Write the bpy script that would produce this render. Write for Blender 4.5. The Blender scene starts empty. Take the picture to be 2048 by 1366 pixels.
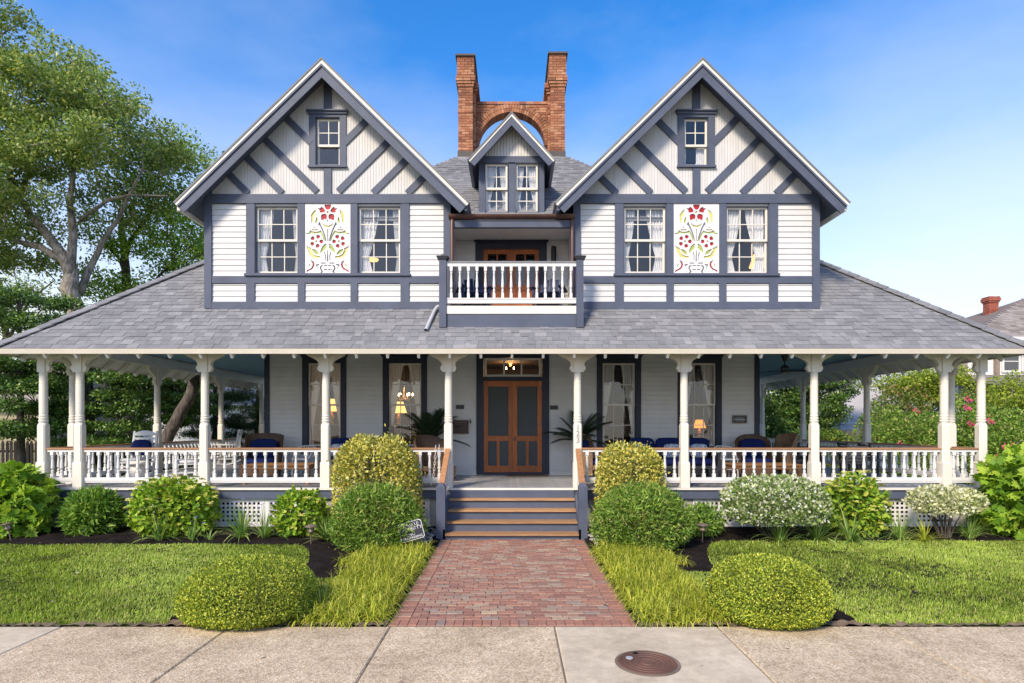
import bpy, math, random
import numpy as np
from mathutils import Vector, Matrix
R = math.radians
rng = random.Random(7)
nr = np.random.default_rng(11)
C = bpy.context.scene.collection
scene = bpy.context.scene

# ------------------------------------------------------------------ camera
cam_d = bpy.data.cameras.new('camera')
cam = bpy.data.objects.new('camera', cam_d); C.objects.link(cam)
cam_d.sensor_width = 36.0
cam_d.lens = 1180 / 2048 * 36.0
cam_d.shift_y = (851 - 683) / 2048
cam_d.clip_start = 0.1; cam_d.clip_end = 3000
cam.location = (0, 0, 2.23); cam.rotation_euler = (R(90), 0, 0)
scene.camera = cam
# ------------------------------------------------------------------ sky and sun
SUN_EL, SUN_AZ = R(38), math.atan2(-0.50, -0.866)      # azimuth from +Y towards +X: front left, behind the viewer
world = bpy.data.worlds.new('World'); scene.world = world; world.use_nodes = True
SKY_STRENGTH = 0.115
SUN_STRENGTH = 3.5
SUN_ANGLE = 12.0
EXPOSURE = 0.52
def make_sky():
    nt = world.node_tree; nt.nodes.clear(); N = nt.nodes.new; L = nt.links.new
    sky = N('ShaderNodeTexSky'); sky.sky_type = 'NISHITA'; sky.sun_disc = False
    sky.sun_elevation = SUN_EL; sky.sun_rotation = SUN_AZ
    sky.air_density = 1.0; sky.dust_density = 0.5; sky.ozone_density = 2.0; sky.altitude = 0
    hs = N('ShaderNodeHueSaturation'); hs.inputs['Hue'].default_value = 0.506; hs.inputs['Saturation'].default_value = 1.40; hs.inputs['Value'].default_value = 1.78
    L(sky.outputs[0], hs.inputs['Color'])
    tc = N('ShaderNodeTexCoord'); sep = N('ShaderNodeSeparateXYZ'); L(tc.outputs['Generated'], sep.inputs[0])
    # thin high haze and cloud, thickening towards the horizon all round
    def noise_(scale, loc, sc, det):
        mp = N('ShaderNodeMapping'); mp.inputs['Scale'].default_value = sc; mp.inputs['Location'].default_value = loc; L(tc.outputs['Generated'], mp.inputs[0])
        no = N('ShaderNodeTexNoise'); no.inputs['Scale'].default_value = scale; no.inputs['Detail'].default_value = det; no.inputs['Roughness'].default_value = 0.55; L(mp.outputs[0], no.inputs['Vector']); return no.outputs[0]
    el = N('ShaderNodeMapRange'); el.inputs['From Min'].default_value = 0.12; el.inputs['From Max'].default_value = 0.60
    el.inputs['To Min'].default_value = 1.0; el.inputs['To Max'].default_value = 0.0; L(sep.outputs['Z'], el.inputs['Value'])
    pw = N('ShaderNodeMath'); pw.operation = 'POWER'; L(el.outputs[0], pw.inputs[0]); pw.inputs[1].default_value = 1.35
    n1 = N('ShaderNodeMapRange'); n1.inputs['From Min'].default_value = 0.3; n1.inputs['From Max'].default_value = 0.7; n1.inputs['To Min'].default_value = -0.13; n1.inputs['To Max'].default_value = 0.09; L(noise_(1.3, (3.1, 0.4, 0.2), (2.0, 2.0, 5.0), 7), n1.inputs['Value'])
    ad = N('ShaderNodeMath'); ad.operation = 'ADD'; ad.use_clamp = True; L(pw.outputs[0], ad.inputs[0]); L(n1.outputs[0], ad.inputs[1])
    mu = N('ShaderNodeMath'); mu.operation = 'MULTIPLY'; L(ad.outputs[0], mu.inputs[0]); mu.inputs[1].default_value = 0.90
    mx = N('ShaderNodeMix'); mx.data_type = 'RGBA'
    L(mu.outputs[0], mx.inputs['Factor']); L(hs.outputs[0], mx.inputs['A']); mx.inputs['B'].default_value = (6.7, 6.7, 6.95, 1)
    bg = N('ShaderNodeBackground'); bg.inputs['Strength'].default_value = SKY_STRENGTH; L(mx.outputs['Result'], bg.inputs['Color'])
    out = N('ShaderNodeOutputWorld'); L(bg.outputs[0], out.inputs['Surface'])
make_sky()
sun_d = bpy.data.lights.new('sun', 'SUN'); sun = bpy.data.objects.new('sun', sun_d); C.objects.link(sun)
sun_d.energy = SUN_STRENGTH; sun_d.angle = R(SUN_ANGLE); sun_d.color = (1.0, 0.86, 0.67)
sdir = Vector((math.sin(SUN_AZ) * math.cos(SUN_EL), math.cos(SUN_AZ) * math.cos(SUN_EL), math.sin(SUN_EL)))
sun.rotation_euler = sdir.to_track_quat('Z', 'Y').to_euler(); sun.location = sdir * 60
vs = scene.view_settings
scene.display_settings.display_device = 'sRGB'
vs.view_transform = 'Standard'; vs.look = 'None'; vs.exposure = EXPOSURE; vs.gamma = 1.0; vs.use_curve_mapping = False
scene.cycles.max_bounces = 8; scene.cycles.diffuse_bounces = 4; scene.cycles.transparent_max_bounces = 16

# ------------------------------------------------------------------ helpers: mapping, meshes, objects
F, HC, HY = 1180.0, 2.23, 851.0
def PX(px, d): return (px - 1024) * d / F
def PZ(py, d): return HC + (HY - py) * d / F
wl = {}
def tag(o, label=None, cat=None, group=None, kind=None):
    if label: o['label'] = label
    if cat: o['category'] = cat
    if group: o['group'] = group
    if kind: o['kind'] = kind
    return o
def thing(name, label, cat, loc=(0, 0, 0), rz=0, group=None, local=False):
    o = bpy.data.objects.new(name, None); C.objects.link(o)
    o.empty_display_size = 0.2
    o.location = loc; o.rotation_euler = (0, 0, rz)
    wl[o] = Vector((0, 0, 0)) if local else Vector(loc)
    return tag(o, label, cat, group)
def dup(root, loc, rz, label=None, group=None):
    r = root.copy(); C.objects.link(r); r.location = loc; r.rotation_euler = (0, 0, rz)
    if label: r['label'] = label
    if group: r['group'] = group
    wl[r] = Vector((0, 0, 0))
    for ch in list(root.children):
        c = ch.copy(); C.objects.link(c); c.parent = r
        for g in list(ch.children):
            d = g.copy(); C.objects.link(d); d.parent = c
    return r
def inst(name, mesh, parent, M, **kw):
    """an object that shares a mesh, placed by a world matrix (parents carry no rotation while building)"""
    o = bpy.data.objects.new(name, mesh); C.objects.link(o)
    if parent is not None:
        o.parent = parent; M = Matrix.Translation(-wl[parent]) @ M
    o.matrix_basis = M
    wl[o] = (M.translation + (wl[parent] if parent is not None else Vector((0, 0, 0))))
    return tag(o, **kw) if kw else o
class MB:
    def __init__(s): s.v = []; s.f = []; s.m = []
    def add(s, vs_, fs, m=0):
        b = len(s.v); s.v.extend([tuple(p) for p in vs_])
        for f in fs: s.f.append(tuple(b + i for i in f)); s.m.append(m)
        return s
    def box(s, x0, x1, y0, y1, z0, z1, m=0):
        return s.add([(x0, y0, z0), (x1, y0, z0), (x1, y1, z0), (x0, y1, z0), (x0, y0, z1), (x1, y0, z1), (x1, y1, z1), (x0, y1, z1)],
                     [(3, 2, 1, 0), (4, 5, 6, 7), (0, 1, 5, 4), (1, 2, 6, 5), (2, 3, 7, 6), (3, 0, 4, 7)], m)
    def prism(s, pts, vec, m=0):
        n = len(pts); v = Vector(vec); P = [Vector(p) for p in pts]
        return s.add(P + [p + v for p in P], [tuple(range(n - 1, -1, -1)), tuple(range(n, 2 * n))] + [(i, (i + 1) % n, n + (i + 1) % n, n + i) for i in range(n)], m)
    def xz(s, pts, y0, y1, m=0): return s.prism([(x, y1, z) for x, z in pts], (0, y0 - y1, 0), m)
    def yz(s, pts, x0, x1, m=0): return s.prism([(x0, y, z) for y, z in pts], (x1 - x0, 0, 0), m)
    def xy(s, pts, z0, z1, m=0): return s.prism([(x, y, z0) for x, y in pts], (0, 0, z1 - z0), m)
    def poly(s, pts, m=0): return s.add(pts, [tuple(range(len(pts)))], m)
    def lathe(s, prof, c=(0, 0, 0), n=12, rot=0.0, m=0, sq=None, cap=True):
        vs_ = []; k = len(prof)
        for (r, z) in prof:
            for i in range(n):
                a = rot + 2 * math.pi * i / n
                vs_.append((c[0] + r * math.cos(a), c[1] + r * math.sin(a), c[2] + z))
        fs = [(j * n + i, j * n + (i + 1) % n, (j + 1) * n + (i + 1) % n, (j + 1) * n + i) for j in range(k - 1) for i in range(n)]
        if cap: fs += [tuple(range(n - 1, -1, -1)), tuple((k - 1) * n + i for i in range(n))]
        return s.add(vs_, fs, m)
    def tube(s, pts, rad, n=6, m=0, cap=True):
        P = [Vector(p) for p in pts]; k = len(P); rad = rad if hasattr(rad, '__len__') else [rad] * k
        vs_ = []; u = None
        for i in range(k):
            t = (P[min(i + 1, k - 1)] - P[max(i - 1, 0)]).normalized()
            if u is None:
                u = t.orthogonal().normalized()
            else:
                u = (u - t * u.dot(t)); u = u.normalized() if u.length > 1e-6 else t.orthogonal().normalized()
            w = t.cross(u)
            for j in range(n):
                a = 2 * math.pi * j / n
                vs_.append(P[i] + (u * math.cos(a) + w * math.sin(a)) * rad[i])
        fs = [(j * n + i, j * n + (i + 1) % n, (j + 1) * n + (i + 1) % n, (j + 1) * n + i) for j in range(k - 1) for i in range(n)]
        if cap: fs += [tuple(range(n - 1, -1, -1)), tuple((k - 1) * n + i for i in range(n))]
        return s.add(vs_, fs, m)
    def bar(s, p, q, w, h, up=(0, 0, 1), m=0):
        """box from p to q, w across, h along up"""
        p = Vector(p); q = Vector(q); t = (q - p).normalized(); up = Vector(up)
        sd = t.cross(up).normalized(); u2 = sd.cross(t).normalized()
        a = sd * (w / 2); b = u2 * (h / 2)
        return s.add([p - a - b, p + a - b, p + a + b, p - a + b, q - a - b, q + a - b, q + a + b, q - a + b],
                     [(0, 1, 2, 3), (7, 6, 5, 4), (0, 4, 5, 1), (1, 5, 6, 2), (2, 6, 7, 3), (3, 7, 4, 0)], m)
    def blob(s, c, r, n=10, k=6, m=0, e=1.0):
        """rounded cushion-like solid; e < 1 makes it boxier"""
        f = lambda t: math.copysign(abs(t) ** e, t)
        vs_ = []
        for j in range(1, k):
            ph = -math.pi / 2 + math.pi * j / k
            for i in range(n):
                a = 2 * math.pi * i / n
                vs_.append((c[0] + r[0] * f(math.cos(ph)) * f(math.cos(a)), c[1] + r[1] * f(math.cos(ph)) * f(math.sin(a)), c[2] + r[2] * f(math.sin(ph))))
        b = len(vs_); vs_ += [(c[0], c[1], c[2] - r[2]), (c[0], c[1], c[2] + r[2])]
        fs = [(j * n + i, j * n + (i + 1) % n, (j + 1) * n + (i + 1) % n, (j + 1) * n + i) for j in range(k - 2) for i in range(n)]
        fs += [(b, (i + 1) % n, i) for i in range(n)] + [(b + 1, (k - 2) * n + i, (k - 2) * n + (i + 1) % n) for i in range(n)]
        return s.add(vs_, fs, m)
    def mesh(s, name, mats, smooth=False):
        me = bpy.data.meshes.new(name); me.from_pydata(s.v, [], s.f)
        for mt in (mats if isinstance(mats, (list, tuple)) else [mats]): me.materials.append(mt)
        if any(s.m): me.polygons.foreach_set('material_index', s.m)
        if smooth: me.polygons.foreach_set('use_smooth', [True] * len(me.polygons))
        me.update(); return me
    def build(s, name, mats, parent=None, label=None, cat=None, group=None, kind=None, smooth=False):
        xs = [p[0] for p in s.v]; ys = [p[1] for p in s.v]; zs = [p[2] for p in s.v]
        o3 = Vector(((min(xs) + max(xs)) / 2, (min(ys) + max(ys)) / 2, min(zs)))
        s.v = [(p[0] - o3.x, p[1] - o3.y, p[2] - o3.z) for p in s.v]
        me = s.mesh(name, mats, smooth)
        o = bpy.data.objects.new(name, me); C.objects.link(o)
        o.parent = parent; o.location = o3 - (wl[parent] if parent is not None else Vector((0, 0, 0)))
        wl[o] = o3
        return tag(o, label, cat, group, kind)
def np_mesh(name, V, T, mat, smooth=False):
    """mesh from numpy arrays: V (n,3), T (m,3 or 4)"""
    me = bpy.data.meshes.new(name); k = T.shape[1]
    me.vertices.add(len(V)); me.vertices.foreach_set('co', np.ascontiguousarray(V, dtype=np.float32).ravel())
    me.loops.add(T.size); me.loops.foreach_set('vertex_index', np.ascontiguousarray(T, dtype=np.int32).ravel())
    me.polygons.add(len(T)); me.polygons.foreach_set('loop_start', np.arange(0, T.size, k, dtype=np.int32))
    me.polygons.foreach_set('loop_total', np.full(len(T), k, dtype=np.int32))
    me.materials.append(mat); me.polygons.foreach_set('use_smooth', [smooth] * len(T)); me.update(calc_edges=True); me.validate(); return me
def np_obj(name, V, T, mat, parent=None, **kw):
    o3 = Vector((float(V[:, 0].mean()), float(V[:, 1].mean()), float(V[:, 2].min())))
    o = bpy.data.objects.new(name, np_mesh(name, V - np.array(o3), T, mat, T.shape[1] == 3)); C.objects.link(o)
    o.parent = parent; o.location = o3 - (wl[parent] if parent is not None else Vector((0, 0, 0))); wl[o] = o3
    return tag(o, **kw) if kw else o

# ------------------------------------------------------------------ materials
def new_mat(name):
    m = bpy.data.materials.new(name); m.use_nodes = True; nt = m.node_tree; nt.nodes.clear()
    out = nt.nodes.new('ShaderNodeOutputMaterial'); p = nt.nodes.new('ShaderNodeBsdfPrincipled'); nt.links.new(p.outputs[0], out.inputs[0])
    return m, nt, p, out
def c4(c): return (c[0], c[1], c[2], 1)
def hexc(r, g, b):
    f = lambda v: (v / 255 / 12.92) if v / 255 <= 0.04045 else ((v / 255 + 0.055) / 1.055) ** 2.4
    return (f(r), f(g), f(b))
def noise(nt, scale, detail=4, rough=0.6, stretch=None, pos=None):
    g = nt.nodes.new('ShaderNodeNewGeometry') if pos is None else None
    v = g.outputs['Position'] if g else pos
    if stretch:
        mp = nt.nodes.new('ShaderNodeMapping'); mp.inputs['Scale'].default_value = stretch; nt.links.new(v, mp.inputs[0]); v = mp.outputs[0]
    n = nt.nodes.new('ShaderNodeTexNoise'); n.inputs['Scale'].default_value = scale; n.inputs['Detail'].default_value = detail; n.inputs['Roughness'].default_value = rough
    nt.links.new(v, n.inputs['Vector']); return n.outputs[0]
def ramp(nt, fac, stops, interp='LINEAR'):
    r = nt.nodes.new('ShaderNodeValToRGB'); r.color_ramp.interpolation = interp
    e = r.color_ramp.elements
    while len(e) < len(stops): e.new(0.5)
    for k, (p, c) in enumerate(stops): e[k].position = p; e[k].color = c4(c)
    nt.links.new(fac, r.inputs[0]); return r.outputs[0]
def mixc(nt, a, b, fac, mode='MIX'):
    m = nt.nodes.new('ShaderNodeMix'); m.data_type = 'RGBA'; m.blend_type = mode
    for s, v in (('A', a), ('B', b)):
        if hasattr(v, 'is_linked') or hasattr(v, 'links'): nt.links.new(v, m.inputs[s])
        else: m.inputs[s].default_value = c4(v)
    if hasattr(fac, 'links'): nt.links.new(fac, m.inputs['Factor'])
    else: m.inputs['Factor'].default_value = fac
    return m.outputs['Result']
def bump(nt, p, h, strength=0.3, dist=0.01):
    b = nt.nodes.new('ShaderNodeBump'); b.inputs['Strength'].default_value = strength; b.inputs['Distance'].default_value = dist
    nt.links.new(h, b.inputs['Height']); nt.links.new(b.outputs[0], p.inputs['Normal'])
def rnd_value(nt):
    """random per object plus random per loose piece, wrapped to 0..1"""
    oi = nt.nodes.new('ShaderNodeObjectInfo'); g = nt.nodes.new('ShaderNodeNewGeometry')
    a = nt.nodes.new('ShaderNodeMath'); a.operation = 'ADD'; nt.links.new(oi.outputs['Random'], a.inputs[0]); nt.links.new(g.outputs['Random Per Island'], a.inputs[1])
    f = nt.nodes.new('ShaderNodeMath'); f.operation = 'FRACT'; nt.links.new(a.outputs[0], f.inputs[0]); return f.outputs[0]
def paint(name, col, rough=0.55, var=0.10, grain=0.15, spec=0.3, dirt=0.0, dirtcol=(0.16, 0.14, 0.11), piece=0.0):
    m, nt, p, _ = new_mat(name)
    lo = tuple(c * (1 - var) for c in col); hi = tuple(min(1, c * (1 + var)) for c in col)
    c = ramp(nt, noise(nt, 2.3, 6, 0.65), [(0.3, lo), (0.7, hi)])
    if piece:
        q = ramp(nt, rnd_value(nt), [(0, (1 - piece,) * 3), (1, (1, 1, 1))]); c = mixc(nt, c, q, 1.0, 'MULTIPLY')
    if dirt:
        d = ramp(nt, noise(nt, 1.1, 8, 0.7, (2.0, 2.0, 0.7)), [(0.52, (0, 0, 0)), (0.78, (dirt,) * 3)])
        c = mixc(nt, c, dirtcol, d)
    nt.links.new(c, p.inputs['Base Color']); p.inputs['Roughness'].default_value = rough; p.inputs['Specular IOR Level'].default_value = spec
    if grain: bump(nt, p, noise(nt, 60, 4, 0.6, (1, 1, 1)), grain, 0.004)
    return m
def wood(name, a, b, axis=(1, 12, 12), rough=0.5, spec=0.35):
    m, nt, p, _ = new_mat(name)
    n = noise(nt, 3.0, 8, 0.65, axis)
    c = ramp(nt, n, [(0.25, a), (0.75, b)])
    q = ramp(nt, rnd_value(nt), [(0, (0.78,) * 3), (1, (1.1,) * 3)]); c = mixc(nt, c, q, 1.0, 'MULTIPLY')
    nt.links.new(c, p.inputs['Base Color']); p.inputs['Roughness'].default_value = rough; p.inputs['Specular IOR Level'].default_value = spec
    bump(nt, p, n, 0.25, 0.004); return m
def leafm(name, stops, trans=0.3, rough=0.5, spec=0.25, gain=1.75, patch=(1.7, 0.78, 1.12)):
    stops = [(q, tuple(min(0.8, v * gain) for v in c)) for q, c in stops]
    m, nt, p, out = new_mat(name)
    c = ramp(nt, rnd_value(nt), stops)
    c = mixc(nt, c, ramp(nt, noise(nt, patch[0], 4), [(0.3, (patch[1],) * 3), (0.7, (patch[2],) * 3)]), 1.0, 'MULTIPLY')
    nt.links.new(c, p.inputs['Base Color']); p.inputs['Roughness'].default_value = rough; p.inputs['Specular IOR Level'].default_value = spec
    t = nt.nodes.new('ShaderNodeBsdfTranslucent'); nt.links.new(mixc(nt, c, (1.0, 1.0, 0.45), 1.0, 'MULTIPLY'), t.inputs['Color'])
    mx = nt.nodes.new('ShaderNodeMixShader'); mx.inputs[0].default_value = trans
    nt.links.new(p.outputs[0], mx.inputs[1]); nt.links.new(t.outputs[0], mx.inputs[2]); nt.links.new(mx.outputs[0], out.inputs[0]); return m
def emit(name, col, strength, base=(0.8, 0.7, 0.5)):
    m, nt, p, _ = new_mat(name); p.inputs['Base Color'].default_value = c4(base)
    p.inputs['Emission Color'].default_value = c4(col); p.inputs['Emission Strength'].default_value = strength; return m
def glass(name, tint=(0.9, 0.92, 0.92), refl=0.12):
    m, nt, p, out = new_mat(name)
    tr = nt.nodes.new('ShaderNodeBsdfTransparent'); tr.inputs[0].default_value = c4(tint)
    gl = nt.nodes.new('ShaderNodeBsdfGlossy'); gl.inputs['Roughness'].default_value = 0.03; gl.inputs['Color'].default_value = (0.9, 0.9, 0.9, 1)
    lw = nt.nodes.new('ShaderNodeLayerWeight'); lw.inputs['Blend'].default_value = 0.5
    fr = nt.nodes.new('ShaderNodeMath'); fr.operation = 'POWER'; nt.links.new(lw.outputs['Facing'], fr.inputs[0]); fr.inputs[1].default_value = 5.0
    a = nt.nodes.new('ShaderNodeMath'); a.operation = 'ADD'; a.use_clamp = True; nt.links.new(fr.outputs[0], a.inputs[0]); a.inputs[1].default_value = refl + 0.05
    b = nt.nodes.new('ShaderNodeBump'); b.inputs['Strength'].default_value = 0.25; b.inputs['Distance'].default_value = 0.02
    nt.links.new(noise(nt, 2.2, 2), b.inputs['Height']); nt.links.new(b.outputs[0], gl.inputs['Normal'])
    mx = nt.nodes.new('ShaderNodeMixShader'); nt.links.new(a.outputs[0], mx.inputs[0]); nt.links.new(tr.outputs[0], mx.inputs[1]); nt.links.new(gl.outputs[0], mx.inputs[2])
    nt.links.new(mx.outputs[0], out.inputs[0]); return m

M = {}
M['white'] = paint('white_paint', (0.70, 0.69, 0.68), 0.5, 0.05, 0.1, 0.3, 0.22, (0.5, 0.48, 0.43))
M['clap'] = paint('clapboard_paint', (0.63, 0.622, 0.618), 0.55, 0.05, 0.12, 0.25, 0.25, (0.46, 0.45, 0.42), 0.06)
M['cream'] = paint('cream_paint', (0.73, 0.685, 0.605), 0.5, 0.04, 0.1, 0.3, 0.08, (0.5, 0.46, 0.38))
M['fascia'] = paint('shaded_fascia_cream', (0.54, 0.49, 0.40), 0.5, 0.06, 0.1, 0.3, 0.15, (0.4, 0.36, 0.3))  # cream paint toned down, with the fascia's shade put into the colour
M['bead'] = paint('beadboard_paint', (0.64, 0.625, 0.61), 0.6, 0.05, 0.1, 0.2, 0.25, (0.46, 0.44, 0.40), 0.08)
M['blue'] = paint('slate_blue_paint', (0.085, 0.100, 0.145), 0.55, 0.14, 0.2, 0.25, 0.25, (0.12, 0.125, 0.16))
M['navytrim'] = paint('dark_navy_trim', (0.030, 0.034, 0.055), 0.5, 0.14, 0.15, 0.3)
M['copper'] = paint('brown_copper', (0.105, 0.052, 0.04), 0.4, 0.35, 0.1, 0.5, 0.3, (0.18, 0.12, 0.1))
M['ceil'] = paint('pale_blue_ceiling', (0.20, 0.36, 0.50), 0.5, 0.05, 0.05)
M['floor'] = paint('grey_floor_paint', (0.36, 0.36, 0.37), 0.4, 0.12, 0.1, 0.4, 0.3, (0.26, 0.25, 0.24), 0.12)
M['concrete'] = paint('rough_concrete', (0.42, 0.40, 0.38), 0.85, 0.2, 0.6, 0.1, 0.6, (0.24, 0.22, 0.20))
M['dark'] = paint('void_shade', (0.015, 0.015, 0.017), 0.9, 0.1, 0.0, 0.1)  # near-black colour standing in for the shade of hollows
M['black'] = paint('black_metal', (0.018, 0.018, 0.02), 0.4, 0.2, 0.05, 0.5)
M['door'] = wood('orange_door_wood', (0.24, 0.062, 0.014), (0.50, 0.145, 0.032), (12, 12, 1.2), 0.35)
M['tread'] = wood('worn_tread_wood', (0.26, 0.13, 0.055), (0.55, 0.33, 0.17), (0.8, 14, 14), 0.6)
M['hand'] = wood('handrail_wood', (0.27, 0.12, 0.05), (0.48, 0.25, 0.12), (2, 2, 14), 0.5)
M['teak'] = wood('teak_wood', (0.22, 0.10, 0.04), (0.38, 0.20, 0.09), (1, 12, 12), 0.5)
M['navy'] = paint('navy_cloth', (0.012, 0.021, 0.095), 0.9, 0.15, 0.3, 0.1)
M['charcoal'] = paint('charcoal_plastic', (0.045, 0.048, 0.055), 0.55, 0.1, 0.1)
M['grey'] = paint('grey_plastic', (0.22, 0.23, 0.25), 0.6, 0.1, 0.1)
M['screen'] = paint('door_screen', (0.085, 0.095, 0.10), 0.75, 0.06, 0.1, 0.1)
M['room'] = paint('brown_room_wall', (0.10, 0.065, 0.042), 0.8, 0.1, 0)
M['greyroom'] = paint('grey_room_wall', (0.17, 0.155, 0.15), 0.8, 0.05, 0)
def bark_m(name, lo, mid, hi):
    m, nt, p, _ = new_mat(name); n = noise(nt, 9, 8, 0.7, (1.6, 1.6, 0.35)); c = ramp(nt, n, [(0.34, lo), (0.5, mid), (0.66, hi)])
    c = mixc(nt, c, ramp(nt, noise(nt, 1.3, 5, 0.6), [(0.35, (0.55,) * 3), (0.65, (1.15,) * 3)]), 1.0, 'MULTIPLY')
    nt.links.new(c, p.inputs['Base Color']); p.inputs['Roughness'].default_value = 0.95; bump(nt, p, n, 1.0, 0.06); return m
M['bark'] = bark_m('bark', (0.03, 0.024, 0.02), (0.12, 0.095, 0.08), (0.20, 0.165, 0.14))
M['palebark'] = bark_m('pale_bark', (0.10, 0.08, 0.065), (0.33, 0.28, 0.23), (0.50, 0.45, 0.39))
M['rust'] = paint('rusty_iron', (0.135, 0.066, 0.045), 0.6, 0.25, 0.4, 0.4, 0.6, (0.075, 0.05, 0.042))
M['alu'] = paint('aluminium', (0.42, 0.43, 0.46), 0.35, 0.1, 0.05, 0.6)
M['bronze'] = paint('weathered_bronze', (0.15, 0.11, 0.085), 0.5, 0.25, 0.2, 0.5)
M['frost'] = paint('frosted_glass', (0.42, 0.34, 0.27), 0.3, 0.1, 0.0, 0.5)
M['lead'] = paint('lead_flashing', (0.085, 0.072, 0.065), 0.6, 0.15, 0.1)
M['glass'] = glass('window_glass', (0.90, 0.90, 0.90), 0.03)
M['porchglass'] = glass('porch_window_glass', (0.9, 0.9, 0.88), 0.05)
def curtain_m():
    m, nt, p, out = new_mat('sheer_curtain'); p.inputs['Base Color'].default_value = (0.9, 0.9, 0.91, 1); p.inputs['Roughness'].default_value = 0.9
    t = nt.nodes.new('ShaderNodeBsdfTranslucent'); t.inputs[0].default_value = (0.85, 0.85, 0.87, 1)
    mx = nt.nodes.new('ShaderNodeMixShader'); mx.inputs[0].default_value = 0.25
    nt.links.new(p.outputs[0], mx.inputs[1]); nt.links.new(t.outputs[0], mx.inputs[2]); nt.links.new(mx.outputs[0], out.inputs[0]); return m
M['curtain'] = curtain_m()
def shingle_m(name, stops):
    m, nt, p, _ = new_mat(name)
    c = ramp(nt, rnd_value(nt), stops)
    g = ramp(nt, noise(nt, 190, 2, 0.7), [(0.3, (0.62,) * 3), (0.7, (1.3,) * 3)]); c = mixc(nt, c, g, 1.0, 'MULTIPLY')
    w = ramp(nt, noise(nt, 0.8, 5, 0.6), [(0.3, (0.86,) * 3), (0.7, (1.1,) * 3)]); c = mixc(nt, c, w, 1.0, 'MULTIPLY')
    nt.links.new(c, p.inputs['Base Color']); p.inputs['Roughness'].default_value = 0.92; p.inputs['Specular IOR Level'].default_value = 0.15
    bump(nt, p, noise(nt, 220, 2, 0.6), 0.5, 0.004); return m
M['shingle'] = shingle_m('grey_asphalt_shingle', [(0.0, (0.185, 0.186, 0.195)), (0.5, (0.22, 0.22, 0.228)), (0.85, (0.245, 0.244, 0.25)), (1.0, (0.285, 0.282, 0.287))])
M['wshingle'] = shingle_m('brown_wood_shingle', [(0.0, (0.20, 0.165, 0.145)), (0.5, (0.29, 0.25, 0.225)), (1.0, (0.35, 0.31, 0.285))])
M['gshingle'] = shingle_m('weathered_grey_shingle', [(0.0, (0.30, 0.29, 0.28)), (1.0, (0.46, 0.44, 0.43))])
def brick_m(name, stops, stain, stainamt):
    m, nt, p, _ = new_mat(name)
    c = ramp(nt, rnd_value(nt), stops)
    c = mixc(nt, c, ramp(nt, noise(nt, 26, 5, 0.65), [(0.25, (0.72,) * 3), (0.75, (1.22,) * 3)]), 1.0, 'MULTIPLY')
    s = ramp(nt, noise(nt, 1.6, 8, 0.7), [(0.42, (0, 0, 0)), (0.75, (stainamt,) * 3)]); c = mixc(nt, c, stain, s)
    nt.links.new(c, p.inputs['Base Color']); p.inputs['Roughness'].default_value = 0.88; p.inputs['Specular IOR Level'].default_value = 0.2
    bump(nt, p, noise(nt, 70, 5, 0.6), 0.5, 0.006); return m
M['paver'] = brick_m('path_brick', [(0.0, (0.26, 0.13, 0.10)), (0.3, (0.33, 0.16, 0.115)), (0.55, (0.38, 0.19, 0.13)), (0.75, (0.37, 0.23, 0.165)), (0.90, (0.36, 0.27, 0.195)), (0.95, (0.30, 0.23, 0.19)), (1.0, (0.50, 0.37, 0.23))], (0.26, 0.195, 0.15), 0.6)
M['paver_red'] = brick_m('red_path_brick', [(0.0, (0.30, 0.14, 0.10)), (0.6, (0.38, 0.18, 0.125)), (0.92, (0.33, 0.165, 0.12)), (1.0, (0.26, 0.21, 0.18))], (0.30, 0.20, 0.15), 0.45)
M['brick'] = brick_m('chimney_brick', [(0.0, (0.22, 0.088, 0.055)), (0.35, (0.34, 0.135, 0.076)), (0.7, (0.42, 0.185, 0.10)), (1.0, (0.48, 0.25, 0.15))], (0.14, 0.10, 0.05), 0.5)
M['mortar'] = paint('mortar', (0.48, 0.39, 0.31), 0.9, 0.2, 0.5, 0.1)
M['sand'] = paint('joint_sand', (0.19, 0.145, 0.11), 0.95, 0.3, 0.6, 0.1, 0.5, (0.07, 0.08, 0.035))
def agg_m(name, base, lo, hi, amt, sc=85):
    m, nt, p, _ = new_mat(name)
    g = nt.nodes.new('ShaderNodeNewGeometry'); v = nt.nodes.new('ShaderNodeTexVoronoi'); v.inputs['Scale'].default_value = sc
    nt.links.new(g.outputs['Position'], v.inputs['Vector'])
    peb = ramp(nt, v.outputs['Color'], [(0.1, lo), (0.55, base), (0.95, hi)])
    c = mixc(nt, base, peb, amt)
    st = ramp(nt, noise(nt, 1.3, 8, 0.65), [(0.3, (0.70, 0.68, 0.65)), (0.7, (1.06,) * 3)]); c = mixc(nt, c, st, 1.0, 'MULTIPLY')
    fs = ramp(nt, noise(nt, 7, 6, 0.7), [(0.32, (0.82,) * 3), (0.6, (1.05,) * 3)]); c = mixc(nt, c, fs, 1.0, 'MULTIPLY')
    nt.links.new(c, p.inputs['Base Color']); p.inputs['Roughness'].default_value = 0.9; p.inputs['Specular IOR Level'].default_value = 0.15
    bump(nt, p, v.outputs['Distance'], 0.5 * amt + 0.1, 0.01); return m
M['agg'] = agg_m('exposed_aggregate', (0.65, 0.51, 0.345), (0.37, 0.26, 0.155), (0.82, 0.70, 0.52), 0.8, 60)
M['slab'] = agg_m('smooth_concrete', (0.67, 0.56, 0.41), (0.44, 0.36, 0.26), (0.72, 0.62, 0.5), 0.35, 150)
M['asphalt'] = agg_m('asphalt', (0.05, 0.05, 0.05), (0.03, 0.03, 0.03), (0.09, 0.09, 0.09), 0.6)
M['mulch'] = paint('black_mulch', (0.016, 0.012, 0.011), 0.95, 0.6, 1.0, 0.1, 0.4, (0.045, 0.033, 0.028))
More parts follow.
